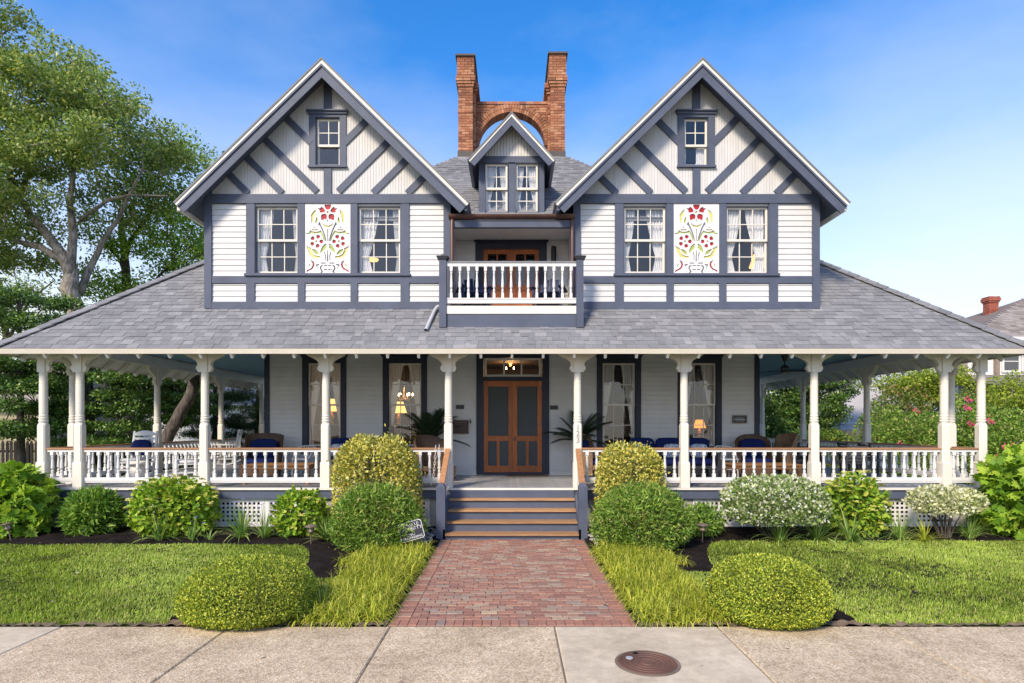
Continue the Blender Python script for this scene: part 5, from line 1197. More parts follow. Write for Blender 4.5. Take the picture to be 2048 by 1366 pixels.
part(MB().lathe([(0.034, 0), (0.034, 0.006), (0.022, 0.0065)], (mx - 0.15, my + 0.095, 0.0285), 16), 'metal_tag', M['alu'], t)
part(MB().lathe([(0.024, 0), (0.024, 0.004)], (mx - 0.068, my + 0.214, 0.0285), 12), 'lift_hole', M['dark'], t)
# brick path
bp_ = thing('brick_path', None, None, (0, 9, 0)); bp_['kind'] = 'structure'
MB().box(-1.38, 1.39, 6.51, 11.46, -0.06, 0.015).build('joint_sand', M['sand'], bp_)
bu = MB(); e = 0.03
bu.add([(0, 0, 0), (1, 0, 0), (1, 1, 0), (0, 1, 0), (0, 0, 0.85), (1, 0, 0.85), (1, 1, 0.85), (0, 1, 0.85), (e, e * 2, 1), (1 - e, e * 2, 1), (1 - e, 1 - e * 2, 1), (e, 1 - e * 2, 1)],
       [(0, 1, 5, 4), (1, 2, 6, 5), (2, 3, 7, 6), (3, 0, 4, 7), (4, 5, 9, 8), (5, 6, 10, 9), (6, 7, 11, 10), (7, 4, 8, 11), (8, 9, 10, 11)])
bm1 = bu.mesh('brick', M['paver']); bm2 = bu.mesh('brick', M['paver_red'])
bricks = []
def add_b(x0, x1, y0, y1, red): bricks.append((x0, x1, y0, y1, red))
x = -1.36
while x < 1.34: add_b(x, min(x + 0.098, 1.37), 6.515, 6.71, True); x += 0.103           # soldier course at the pavement
y = 6.717; j = 0
while y < 11.44:
    y1 = min(y + 0.098, 11.45)
    add_b(-1.36, -1.165, y, y1, rng.random() < 0.45); add_b(1.175, 1.37, y, y1, True)              # edging
    x = -1.158 - (0.10 if j % 2 else 0) + rng.uniform(-0.02, 0.02)
    while x < 1.168:
        x1 = min(x + rng.uniform(0.190, 0.203), 1.168); x0 = max(x, -1.158)
        if x1 - x0 > 0.03: add_b(x0, x1, y, y1, False)
        x = max(x1, x + 0.19) + 0.006
    y += 0.1035; j += 1
bricks.sort(key=lambda b: b[2]); stuffV = []; stuffT = []
ubv = np.array(bu.v); stuff = {True: [], False: []}
for k_, (x0, x1, y0, y1, red) in enumerate(bricks):
    zt2 = 0.024 + rng.uniform(-0.005, 0.004); Mx = Matrix.Translation((x0, y0, -0.03)) @ Matrix.Rotation(rng.uniform(-0.012, 0.012), 4, 'Z') @ Matrix.Rotation(rng.uniform(-0.006, 0.006), 4, 'X') @ Matrix.Diagonal((x1 - x0, y1 - y0, zt2 + 0.03, 1))
    if k_ < 300: inst('brick', bm2 if red else bm1, bp_, Mx)
    else: stuff[red].append(Mx)
for red in (True, False):
    mb = MB()
    for Mx in stuff[red]: mb.add([Mx @ Vector(p) for p in bu.v], bu.f)
    mb.build('bricks', M['paver_red' if red else 'paver'], bp_, kind='stuff')
M['soil'] = paint('dry_soil', (0.20, 0.145, 0.10), 0.95, 0.35, 0.8, 0.1, 0.6, (0.09, 0.075, 0.05))
# mulch beds: lumpy sheets
def bed(x0, x1, y0, y1, zf, name='mulch_bed', step=0.09):
    nx, ny = int((x1 - x0) / step), int((y1 - y0) / step); X, Y = np.meshgrid(np.linspace(x0, x1, nx), np.linspace(y0, y1, ny)); Z = zf(X, Y) + nr.uniform(-0.012, 0.018, X.shape)
    V = np.stack([X.ravel(), Y.ravel(), Z.ravel()], 1); i = np.arange(nx * ny).reshape(ny, nx); T = np.stack([i[:-1, :-1], i[:-1, 1:], i[1:, 1:], i[1:, :-1]], -1).reshape(-1, 4)
    return S(np_obj(name, V, T, M['mulch']))
zf = lambda X, Y: 0.03 + 0.07 * np.clip((Y - 11.2) / 1.0, 0, 1)
bed(-12.5, -1.385, 6.655, 12.9, zf); bed(1.395, 12.5, 6.655, 12.9, zf)
bed(-12.5, -1.385, 6.49, 6.66, lambda X, Y: 0.030 + 0 * X, 'soil_edge', 0.045).data.materials[0] = M['soil']; bed(1.395, 12.5, 6.49, 6.66, lambda X, Y: 0.030 + 0 * X, 'soil_edge', 0.045).data.materials[0] = M['soil']
# mulch chips
def chips(n):
    P = np.stack([nr.uniform(1.5, 10.6, n) * nr.choice([-1, 1], n), nr.uniform(9.8, 12.3, n), np.zeros(n)], 1); P[:, 2] = zf(P[:, 0], P[:, 1]) + 0.016
    return P
# ------------------------------------------------------------------ leaves
LEAF = {
 'rhomb': ([(0, 0, 0), (.45, -.30, .07), (1, 0, -.06), (.45, .30, .07)], [(0, 1, 2), (0, 2, 3)]),
 'narrow': ([(0, 0, 0), (.4, -.13, .05), (1, 0, -.12), (.4, .13, .05)], [(0, 1, 2), (0, 2, 3)]),
 'oval': ([(0, 0, 0), (.25, -.27, .06), (.65, -.30, .05), (1, 0, -.12), (.65, .30, .05), (.25, .27, .06), (.5, 0, -.02)], [(0, 1, 6), (1, 2, 6), (2, 3, 6), (3, 4, 6), (4, 5, 6), (5, 0, 6)]),
 'oak': ([(0, 0, 0), (.02, -.30, .04), (.30, -.24, .06), (.38, -.52, 0), (.58, -.22, .05), (.74, -.34, -.03), (.78, -.12, 0), (1.05, 0, -.12), (.78, .12, 0), (.74, .34, -.03), (.58, .22, .05), (.38, .52, 0), (.30, .24, .06), (.02, .30, .04), (.45, 0, .0)],
         [(i, i + 1, 14) for i in range(13)] + [(13, 0, 14)]),
}
def leaf_frames(P, N, size, up=0.25, wild=0.9, flat=0.5):
    n = len(P); r = nr.normal(size=(n, 3)); A = N * 0.55 + r * wild * 0.6; A[:, 2] += up; A /= np.linalg.norm(A, axis=1, keepdims=True) + 1e-9
    U = N * flat + nr.normal(size=(n, 3)) * 0.5; U[:, 2] += flat; B = np.cross(U, A); B /= np.linalg.norm(B, axis=1, keepdims=True) + 1e-9; Nn = np.cross(A, B)
    return A, B, Nn
def leaf_arrays(P, N, size, kind, **kw):
    tv, tf = LEAF[kind]; tv = np.array(tv); tf = np.array(tf); A, B, Nn = leaf_frames(P, N, size, **kw)
    V = P[:, None, :] + size[:, None, None] * (A[:, None, :] * tv[None, :, 0:1] + B[:, None, :] * tv[None, :, 1:2] + Nn[:, None, :] * tv[None, :, 2:3])
    T = (np.arange(len(P)) * len(tv))[:, None, None] + tf[None]
    return V.reshape(-1, 3), T.reshape(-1, 3)
def lump(D, seed, amt):
    r = np.random.default_rng(seed); o = np.zeros(len(D))
    for k in range(7):
        w = r.normal(size=3) * (2.2 + k * 0.9); o += np.sin(D @ w + r.uniform(0, 6)) / (1.3 + k * 0.4)
    return 1 + amt * o / 2.6
def shell_pts(c, r, n, depth, seed, lumpy=0.06, e=1.0, zmin=0.02, front=0.0, zmid=0.42, stray=0.0):
    """points in the outer shell of a (super)ellipsoid that sits on the ground; c = base centre, r = (rx, ry, height)"""
    out = []; outN = []
    while sum(len(a) for a in out) < n:
        D = nr.normal(size=(n * 2, 3)); D /= np.linalg.norm(D, axis=1, keepdims=True)
        if front: D = D[(D[:, 1] < 0.35) | (nr.random(len(D)) > front)]
        Q = np.sign(D) * np.abs(D) ** e; L = lump(D, seed, lumpy); k = (1 - depth * nr.random(len(D)) ** 1.7) * L * (1 + (nr.random(len(D)) < stray) * nr.random(len(D)) * 0.16)
        zc = c[2] + r[2] * zmid
        P = np.stack([c[0] + Q[:, 0] * r[0] * k, c[1] + Q[:, 1] * r[1] * k, zc + np.where(Q[:, 2] > 0, Q[:, 2] * r[2] * (1 - zmid), Q[:, 2] * r[2] * zmid * 1.18) * k], 1)
        ok = P[:, 2] > c[2] + zmin; out.append(P[ok]); outN.append(D[ok])
    return np.concatenate(out)[:n], np.concatenate(outN)[:n]
def stems(c, r, n, seed, mat, parent, base=0.15):
    q = random.Random(seed); mb = MB()
    for i in range(n):
        a = q.uniform(0, 6.28); rr = math.sqrt(q.random()) * 0.8; b = Vector((c[0] + base * math.cos(a), c[1] + base * math.sin(a), c[2] - 0.03)); e_ = Vector((c[0] + r[0] * rr * math.cos(a), c[1] + r[1] * rr * math.sin(a), c[2] + r[2] * q.uniform(0.5, 0.85))); m_ = b.lerp(e_, 0.5) + Vector((q.uniform(-.05, .05), q.uniform(-.05, .05), 0.06))
        mb.tube([b, m_, e_], [0.016, 0.012, 0.006], 5)
    return part(mb, 'stem', mat, parent)
def shrub(label, group, c, r, n, size, kind, mat, seed, name='shrub', cat='shrub', depth=0.35, lumpy=0.05, e=1.0, nobj=0, zmin=0.02, up=0.2, wild=0.9, flat=0.4, nstem=10, var=0.3, stem='bark', stray=0.015, zmid=0.42):
    t = thing(name, label, cat, c, 0, group)
    P, N = shell_pts(c, r, n, depth, seed, lumpy, e, zmin, 0.0, zmid, stray); sz = size * (1 + nr.uniform(-var, var, n))
    if nobj:
        # the leaves that show largest become objects
        outer = np.abs((P[:, 0] - c[0]) / r[0]) ** 2 + ((P[:, 2] - c[2]) / r[2] * 1.0) ** 2
        score = -(P[:, 1] - c[1]) / r[1] + 0.6 * (P[:, 2] - c[2]) / r[2] + nr.uniform(0, 0.5, n); idx = np.argsort(-score)[:nobj]
        A, B, Nn = leaf_frames(P[idx], N[idx], sz[idx], up=up, wild=wild, flat=flat)
        tv, tf = LEAF[kind]; me = bpy.data.meshes.new('leaf'); me.from_pydata(tv, [], tf); me.materials.append(mat)
        for i, k_ in enumerate(idx):
            m = Matrix.Identity(4); s_ = float(sz[k_])
            for q in range(3): m[q][0], m[q][1], m[q][2], m[q][3] = A[i][q] * s_, B[i][q] * s_, Nn[i][q] * s_, P[k_][q]
            inst('leaf', me, t, m)
        keep = np.ones(n, bool); keep[idx] = False; P, N, sz = P[keep], N[keep], sz[keep]
    V, T = leaf_arrays(P, N, sz, kind, up=up, wild=wild, flat=flat)
    np_obj('foliage', V, T, mat, t, kind='stuff')
    if nstem: stems(c, r, nstem, seed, M[stem], t)
    return t
M['box'] = leafm('boxwood_leaf', [(0, (0.018, 0.030, 0.008)), (0.3, (0.07, 0.105, 0.014)), (0.7, (0.18, 0.205, 0.025)), (1, (0.31, 0.285, 0.035))], 0.35, 0.4, 0.3, gain=3.0)
M['vari'] = leafm('variegated_leaf', [(0, (0.06, 0.11, 0.02)), (0.22, (0.22, 0.25, 0.045)), (0.45, (0.50, 0.44, 0.075)), (0.8, (0.60, 0.52, 0.12)), (1, (0.68, 0.62, 0.27))], 0.25, 0.45, gain=1.3)
M['spirea'] = leafm('spirea_leaf', [(0, (0.035, 0.075, 0.014)), (0.55, (0.09, 0.155, 0.022)), (0.88, (0.17, 0.225, 0.04)), (1, (0.26, 0.20, 0.10))], 0.35, gain=2.5)
M['hyd'] = leafm('hydrangea_leaf', [(0, (0.07, 0.15, 0.015)), (0.5, (0.16, 0.26, 0.022)), (0.85, (0.25, 0.32, 0.03)), (1, (0.34, 0.33, 0.06))], 0.35)
M['oak'] = leafm('oakleaf', [(0, (0.07, 0.15, 0.015)), (0.6, (0.17, 0.28, 0.025)), (1, (0.29, 0.37, 0.045))], 0.4)
M['willow'] = leafm('feathery_leaf', [(0, (0.045, 0.095, 0.015)), (0.7, (0.10, 0.175, 0.025)), (1, (0.19, 0.25, 0.045))], 0.3, gain=2.2)
M['whitev'] = leafm('white_variegated_leaf', [(0, (0.10, 0.17, 0.035)), (0.5, (0.22, 0.31, 0.08)), (0.7, (0.58, 0.60, 0.36)), (1, (0.80, 0.76, 0.68))], 0.3, gain=1.25)
M['palev'] = leafm('pale_variegated_leaf', [(0, (0.16, 0.22, 0.07)), (0.3, (0.45, 0.46, 0.20)), (0.7, (0.72, 0.66, 0.44)), (1, (0.80, 0.72, 0.58))], 0.3, gain=1.2)
M['blade'] = leafm('strap_leaf', [(0, (0.05, 0.11, 0.025)), (0.6, (0.13, 0.21, 0.045)), (1, (0.32, 0.34, 0.12))], 0.3, gain=2.1)
M['yblade'] = leafm('yellow_strap_leaf', [(0, (0.10, 0.16, 0.02)), (0.45, (0.33, 0.37, 0.025)), (1, (0.58, 0.55, 0.11))], 0.35, gain=1.35)
M['lawn'] = leafm('lawn_blade', [(0, (0.065, 0.105, 0.014)), (0.45, (0.12, 0.165, 0.02)), (0.8, (0.18, 0.215, 0.035)), (1, (0.30, 0.27, 0.11))], 0.4, 0.5, 0.2, gain=2.9, patch=(1.15, 0.66, 1.2))
# ---- clipped domes by the pavement
def z0(x, y): return 0.03
shrub('low clipped yellow-green dome on the left of the brick path', 'clipped domes by the pavement', (-3.06, 6.88, 0.01), (0.74, 0.70, 0.67), 46000, 0.0255, 'rhomb', M['box'], 5, 'boxwood_dome', 'shrub', 0.27, 0.035, 0.86, flat=0.8, up=0.5, zmid=0.30, stray=0)
shrub('low clipped yellow-green dome on the right of the brick path', 'clipped domes by the pavement', (2.955, 6.86, 0.01), (0.665, 0.68, 0.69), 44000, 0.0255, 'rhomb', M['box'], 9, 'boxwood_dome', 'shrub', 0.27, 0.03, 0.88, flat=0.8, up=0.5, zmid=0.30, stray=0)
# ---- tall clipped yellow bushes against the porch with green mounds in front
shrub('broad clipped bush of yellow edged leaves left of the steps', 'clipped yellow variegated bushes', (PX(755, 11.75), 11.72, 0.05), (0.86, 0.66, 1.93), 19000, 0.060, 'rhomb', M['vari'], 15, 'variegated_bush', 'bush', 0.28, 0.075, 0.68, flat=0.5, stray=0.02)
shrub('narrower clipped bush of yellow edged leaves right of the steps', 'clipped yellow variegated bushes', (PX(1259, 11.75), 11.72, 0.05), (0.66, 0.60, 1.79), 15000, 0.060, 'rhomb', M['vari'], 18, 'variegated_bush', 'bush', 0.28, 0.07, 0.68, flat=0.5, stray=0.02)
shrub('loose green mound in front of the yellow bush left of the steps', 'green mounds before the yellow bushes', (PX(756, 10.8), 10.72, 0.03), (0.80, 0.62, 1.13), 13000, 0.085, 'narrow', M['spirea'], 21, 'green_mound', 'bush', 0.32, 0.12, 0.9, flat=0.3, stray=0.06, zmid=0.36)
shrub('loose green mound in front of the yellow bush right of the steps', 'green mounds before the yellow bushes', (PX(1283, 10.8), 10.72, 0.03), (0.86, 0.64, 1.08), 13500, 0.085, 'narrow', M['spirea'], 22, 'green_mound', 'bush', 0.32, 0.13, 0.9, flat=0.3, stray=0.06, zmid=0.36)
# ---- hydrangeas
M['flower_y'] = leafm('yellow_flower', [(0, (0.45, 0.45, 0.08)), (1, (0.66, 0.62, 0.20))], 0.3, gain=1.1)
fm = MB()
for i in range(16):
    a = rng.uniform(0, 6.28); rr = math.sqrt(rng.random()) * 0.045; x, y = rr * math.cos(a), rr * math.sin(a); s_ = 0.014; fm.add([(x - s_, y, 0.01), (x, y - s_, 0.016), (x + s_, y, 0.01), (x, y + s_, 0.016)], [(0, 1, 2, 3)])
fmesh = fm.mesh('flower_head', M['flower_y'])
def hydrangea(label, px, d, r, n, seed, nf, size=0.10, mat='hyd'):
    c = (PX(px, d), d, 0.06); t = shrub(label, 'hydrangeas along the porch', c, r, n, size, 'oval', M[mat], seed, 'hydrangea', 'bush', 0.4, 0.12, 0.9, nobj=min(280, n // 2), flat=0.75, up=0.05, wild=0.8)
    P, N = shell_pts(c, (r[0] * 1.07, r[1] * 1.07, r[2] * 1.08), nf * 4, 0.02, seed, 0.12, 0.9, r[2] * 0.45)
    for p in P[:nf]: inst('flower_head', fmesh, t, Matrix.Translation(p) @ Matrix.Rotation(rng.uniform(-0.5, 0.5), 4, 'X') @ Matrix.Diagonal((1.6, 1.6, 1.6, 1)))
hydrangea('wide hydrangea with many yellow flower heads between two left porch posts', 346, 11.85, (0.82, 0.52, 1.12), 3000, 31, 60)
hydrangea('small bright green hydrangea before the lattice beside the garden lamp', 602, 11.8, (0.50, 0.42, 0.86), 1500, 33, 8)
hydrangea('yellow flowering hydrangea between the two white-leaved bushes', 1708, 11.85, (0.62, 0.5, 1.14), 2000, 35, 45)
def oakleaf(label, px, d, r, n, seed): shrub(label, 'oakleaf hydrangeas at the porch corners', (PX(px, d), d, 0.05), r, n, 0.20, 'oak', M['oak'], seed, 'oakleaf_hydrangea', 'bush', 0.55, 0.12, 0.85, nobj=260, flat=0.8, up=-0.05, wild=0.7, nstem=14)
oakleaf('large lobed-leaf bush at the left porch corner', 20, 11.75, (0.74, 0.5, 1.40), 1100, 41)
oakleaf('large lobed-leaf bush at the right porch corner', 2042, 11.7, (0.74, 0.55, 1.66), 1100, 43)
shrub('feathery mid green bush between the left porch corner and the wide hydrangea', None, (PX(186, 11.9), 11.9, 0.05), (0.52, 0.38, 0.92), 4200, 0.16, 'narrow', M['willow'], 45, 'feathery_bush', 'bush', 0.6, 0.15, 1.0, flat=0.2, up=0.3, wild=1.1)
shrub('small feathery bush behind the right garden lamp', None, (PX(1405, 11.6), 11.7, 0.05), (0.42, 0.35, 0.62), 1900, 0.11, 'narrow', M['willow'], 46, 'feathery_bush', 'bush', 0.7, 0.2, 1.0, flat=0.2, up=0.2, wild=1.2)
def standard(label, px, d, w, h0, h1, n, mat, seed, dep=0.4):
    """leafy head on bare stems"""
    c = (PX(px, d), d, 0.04); t = thing('pale_leaved_bush', label, 'bush', c, 0, 'white-leaved bushes')
    P, N = shell_pts((c[0], c[1], h0), (w, w * 0.72, h1 - h0), n, dep, seed, 0.09, 0.8, 0.0); V, T = leaf_arrays(P, N, 0.066 * (1 + nr.uniform(-.35, .35, n)), 'rhomb', up=0.35, wild=0.9, flat=0.3)
    np_obj('foliage', V, T, M[mat], t, kind='stuff'); q = random.Random(seed); mb = MB()
    for i in range(16):
        a = q.uniform(0, 6.28); rr = w * q.uniform(0.3, 0.85); mb.tube([(c[0] + 0.08 * math.cos(a), c[1] + 0.06 * math.sin(a), 0.02), (c[0] + rr * 0.5 * math.cos(a), c[1] + rr * 0.4 * math.sin(a), h0 * 0.7), (c[0] + rr * math.cos(a), c[1] + rr * 0.7 * math.sin(a), h0 + (h1 - h0) * 0.35)], [0.016, 0.012, 0.006], 5)
    part(mb, 'stem', M['bark'], t)
standard('dense rounded bush of white edged leaves right of the right garden lamp', 1550, 11.35, 0.95, 0.38, 1.22, 11000, 'whitev', 51)
standard('thin straggly bush of cream leaves near the right porch corner', 1890, 11.5, 0.66, 0.52, 1.02, 3400, 'palev', 53, 0.8)
# ---- strap-leaved clumps
def blades(n, c, L, w, spread, seed, segs=5, lift=0.9):
    q = np.random.default_rng(seed); a = q.uniform(0, 6.283, n); el = np.radians(q.uniform(90 - spread, 88, n)); l = L * q.uniform(0.6, 1.1, n)
    D = np.stack([np.cos(a) * np.cos(el), np.sin(a) * np.cos(el), np.sin(el)], 1); P = np.array(c, float)[None, :] + np.stack([np.cos(a), np.sin(a), 0 * a], 1) * q.uniform(0, 0.07, n)[:, None] if np.ndim(c) == 1 else np.array(c, float)
    sd = np.stack([-np.sin(a), np.cos(a), 0 * a], 1); pts = []; p = P.copy(); d = D.copy()
    for k in range(segs + 1):
        ww = w * (1 - (k / segs) ** 2.2) * 0.5 + 0.0006; pts.append(p - sd * ww); pts.append(p + sd * ww)
        p = p + d * (l / segs)[:, None]; d[:, 2] -= q.uniform(0.6, 1.4, n) * (1 - lift) * 2.6 / segs * 1.6; d /= np.linalg.norm(d, axis=1, keepdims=True)
    V = np.stack(pts, 1); m = 2 * (segs + 1); T = []
    for k in range(segs): T.append([2 * k, 2 * k + 1, 2 * k + 3, 2 * k + 2])
    T = (np.arange(n) * m)[:, None, None] + np.array(T)[None]; V = V.reshape(-1, 3); V[:, 2] = np.maximum(V[:, 2], 0.015); return V, T.reshape(-1, 4)
def clump(label, px, d, n, L, spread, seed, mat='blade', w=0.018, lift=0.75, flowers=None, name='strap_leaved_clump'):
    c = (PX(px, d), d, 0.035); t = thing(name, label, 'plant', c, 0, 'strap-leaved clumps in the bed'); L *= 1.15; w *= 1.25; V, T = blades(int(n * 1.2), c, L, w, spread + 4, seed, 6, lift - 0.1); np_obj('foliage', V, T, M[mat], t)
    if flowers:
        q = random.Random(seed); mb = MB(); sm_ = MB()
        for i in range(flowers):
            a = q.uniform(0, 6.28); rr = q.uniform(0.05, 0.25); h = L * q.uniform(0.75, 1.05); x, y = c[0] + rr * math.cos(a), c[1] + rr * math.sin(a); sm_.tube([(c[0], c[1], 0.05), ((c[0] + x) / 2, (c[1] + y) / 2, h * 0.6), (x, y, h)], 0.004, 4)
            for k in range(5): b = 1.256 * k; mb.add([(x, y, h), (x + 0.022 * math.cos(b - .4), y + 0.022 * math.sin(b - .4), h + 0.02), (x + 0.04 * math.cos(b), y + 0.04 * math.sin(b), h + 0.005), (x + 0.022 * math.cos(b + .4), y + 0.022 * math.sin(b + .4), h + 0.02)], [(0, 1, 2, 3)])
        part(mb, 'flower', M['iris'], t); part(sm_, 'stalk', M['blade'], t)
M['iris'] = paint('iris_blue', (0.20, 0.20, 0.55), 0.7, 0.1, 0)
clump('arching strap-leaved clump at the foot of the wide left hydrangea', 318, 11.3, 46, 0.50, 60, 61)
clump('low clump with a few blue flowers left of the lattice', 385, 11.35, 26, 0.38, 55, 62, flowers=4)
clump('tiny tuft of thin upright leaves at the lawn edge', 418, 11.3, 12, 0.22, 35, 63, w=0.012)
clump('tall clump with blue flowers before the left lattice panels', 482, 11.5, 70, 0.66, 55, 64, flowers=7)
clump('drooping clump with blue flowers left of the small hydrangea', 530, 11.5, 50, 0.58, 62, 65, flowers=6)
clump('pale grey-green spiky clump beside the left green mound', 655, 11.35, 80, 0.50, 70, 66, lift=0.95)
clump('fresh green strap clump under the dense white-edged bush', 1560, 11.15, 70, 0.58, 62, 67)
clump('wide strap clump between the white-edged bush and the right hydrangea', 1635, 11.2, 80, 0.62, 66, 68)
clump('tall bent strap leaves in front of the right hydrangea', 1700, 11.15, 60, 0.75, 64, 69)
clump('blue-green drooping clump before the right lattice', 1800, 11.4, 110, 0.55, 72, 70, w=0.012)
clump('bright yellow-green clump under the straggly cream bush', 1850, 11.15, 50, 0.45, 62, 71, mat='yblade')
clump('dark green upright clump right of the straggly cream bush', 1940, 11.4, 90, 0.48, 45, 72, w=0.014)
# ---- yellow-green border grass along the path
def liriope(s):
    n = 14000; y = nr.uniform(6.58, 10.45, n); xo = np.where(y > 9.3, 2.75 - (y - 9.3) * 0.35, 2.42); x = nr.uniform(0, 1, n) * (xo - 1.46) + 1.46
    keep = np.hypot(x - (3.05), y - 7.05) > 0.62; x, y = x[keep], y[keep]
    # plants grow in tufts
    tx = np.round(x / 0.16 + nr.uniform(-.25, .25, len(x))) * 0.16; ty = np.round(y / 0.16 + nr.uniform(-.25, .25, len(x))) * 0.16; x = tx + (x - tx) * 0.45; y = ty + (y - ty) * 0.45
    x = np.maximum(x, 1.42); P = np.stack([s * x, y, np.full(len(x), 0.035)], 1); V, T = blades(len(P), P, 0.29, 0.0095, 72, 80 + s, 6, 0.28); return V, T
t = []
for s in (-1, 1): t.append(liriope(s))
V = np.concatenate([t[0][0], t[1][0]]); T = np.concatenate([t[0][1], t[1][1] + len(t[0][0])])
np_obj('border_grass', V, T, M['yblade'], None, kind='stuff', label='yellow-green tufted border grass along both sides of the brick path')
# ---- lawns
def in_lawn(x, y, e0=11.2):
    """x >= 0 half; True on turf"""
    edge = np.where(x < 4.2, e0 - np.clip((4.2 - x) / 1.15, 0, 1) ** 2.6 * 2.4, e0 + 0.05 * np.sin(x * 1.3))
    return (x > 2.46) & (y < edge) & (y > 6.54) & (np.hypot(x - 3.02, y - 6.9) > 0.88) & (x < 13)
poly = [(2.46, 6.53)]
poly = [(4.0, 6.53), (3.95, 7.3), (3.6, 7.85), (3.0, 8.0), (2.46, 7.75)] + [(2.5, 8.4)] + [(x, 0.0 - max(0, min(1, (4.2 - x) / 1.15)) ** 2.6 * 2.4) for x in (3.05, 3.1, 3.2, 3.35, 3.5, 3.7, 3.9, 4.2)] + [(13, 0.0), (13, 6.53)]
for s in (-1, 1):
    mb = MB(); e0 = 10.84 if s < 0 else 11.2; mb.prism([(s * x, y if y > 6 else y + e0, 0.0) for x, y in poly], (0, 0, 0.03)); S(mb.build('lawn_soil', M['lawnbase']))
n = 270000
y = 6.55 + (11.4 - 6.55) * nr.random(n) ** 1.25; x = nr.uniform(2.46, 11.6, n) * nr.choice([-1, 1], n)
ok = in_lawn(np.abs(x), y, np.where(x < 0, 10.84, 11.2)); x, y = x[ok], y[ok]; n = len(x)
patch = np.sin(x * 2.1 + 1.3 * np.sin(y * 1.7)) * np.sin(y * 2.6 + np.sin(x * 1.1)) * 0.5 + 0.5
P = np.stack([x, y, np.full(n, 0.026)], 1); a = nr.uniform(0, 6.283, n) ; lean = nr.uniform(0.1, 0.9, n); h = (0.032 + 0.028 * nr.random(n)) * (0.75 + 0.55 * patch)
flow = 1.4 * np.sin(x * 0.9 + y * 0.7); a = np.where(nr.random(n) < 0.55, flow + nr.normal(size=n) * 0.5, a)
dx, dy = np.cos(a), np.sin(a); wv = 0.0030 + 0.0018 * nr.random(n) + 0.0012 * (y - 6.6) / 4
B0 = P + np.stack([-dy * wv, dx * wv, 0 * a], 1); B1 = P - np.stack([-dy * wv, dx * wv, 0 * a], 1)
Mid = P + np.stack([dx * lean * h * 0.35, dy * lean * h * 0.35, h * 0.6], 1); M0 = Mid + (B0 - P) * 0.7; M1 = Mid - (B0 - P) * 0.7
Tp = P + np.stack([dx * lean * h, dy * lean * h, h * (1.05 - 0.35 * lean)], 1)
V = np.stack([B0, B1, M1, M0, Tp], 1).reshape(-1, 3); T = (np.arange(n) * 5)[:, None, None] + np.array([(0, 1, 2), (0, 2, 3), (3, 2, 4)])[None]
np_obj('lawn_grass', V, T.reshape(-1, 3), M['lawn'], None, kind='stuff', label='short mown lawn grass on both sides of the path')
# loose bits: mulch chips, stones by the steps, a few fallen petals
n = 5200; Pc = np.stack([nr.uniform(1.6, 10.8, n) * nr.choice([-1, 1], n), nr.uniform(9.0, 12.35, n), np.zeros(n)], 1); Pc[:, 2] = zf(Pc[:, 0], Pc[:, 1]) + 0.014; ok = ~in_lawn(np.abs(Pc[:, 0]), Pc[:, 1], np.where(Pc[:, 0] < 0, 10.84, 11.2)); Pc = Pc[ok]
V, T = leaf_arrays(Pc, np.tile(np.array([[0, 0, 1.0]]), (len(Pc), 1)), nr.uniform(0.02, 0.055, len(Pc)), 'narrow', up=-0.5, wild=1.4, flat=0.8); np_obj('mulch_chips', V, T, M['mulch'], None, kind='stuff', label='shredded black bark mulch over the planting beds')
mb = MB()
for s in (-1, 1):
    for i in range(150):
        x = s * rng.uniform(1.49, 2.0); y = rng.uniform(10.75, 12.2); r_ = rng.uniform(0.018, 0.042); mb.blob((x, y, 0.06 + 0.05 * rng.random()), (r_, r_ * rng.uniform(.7, 1), r_ * 0.7), 7, 5)
mb.build('pebbles', paint('pale_pebble', (0.48, 0.44, 0.40), 0.8, 0.3, 0.2, 0.2, 0, (0, 0, 0), 0.45), None, 'pale rounded pebbles beside the steps', None, None, 'stuff')
mb = MB()
for i in range(46):
    x = rng.choice([-1, 1]) * rng.uniform(0.2, 9); y = rng.uniform(5.2, 11.2); a = rng.uniform(0, 6.28); r_ = rng.uniform(0.012, 0.03); z = 0.032 if abs(x) < 1.4 or y < 6.6 else 0.105
    mb.add([(x + r_ * math.cos(a), y + r_ * math.sin(a), z), (x + r_ * .6 * math.cos(a + 1.6), y + r_ * .6 * math.sin(a + 1.6), z + 0.008), (x - r_ * math.cos(a), y - r_ * math.sin(a), z + 0.004), (x - r_ * .6 * math.cos(a + 1.6), y - r_ * .6 * math.sin(a + 1.6), z + 0.002)], [(0, 1, 2, 3)])
mb.build('fallen_petals', paint('dry_petal', (0.55, 0.46, 0.36), 0.8, 0.4, 0), None, 'scattered dry petals and leaves on lawn and pavement', None, None, 'stuff')
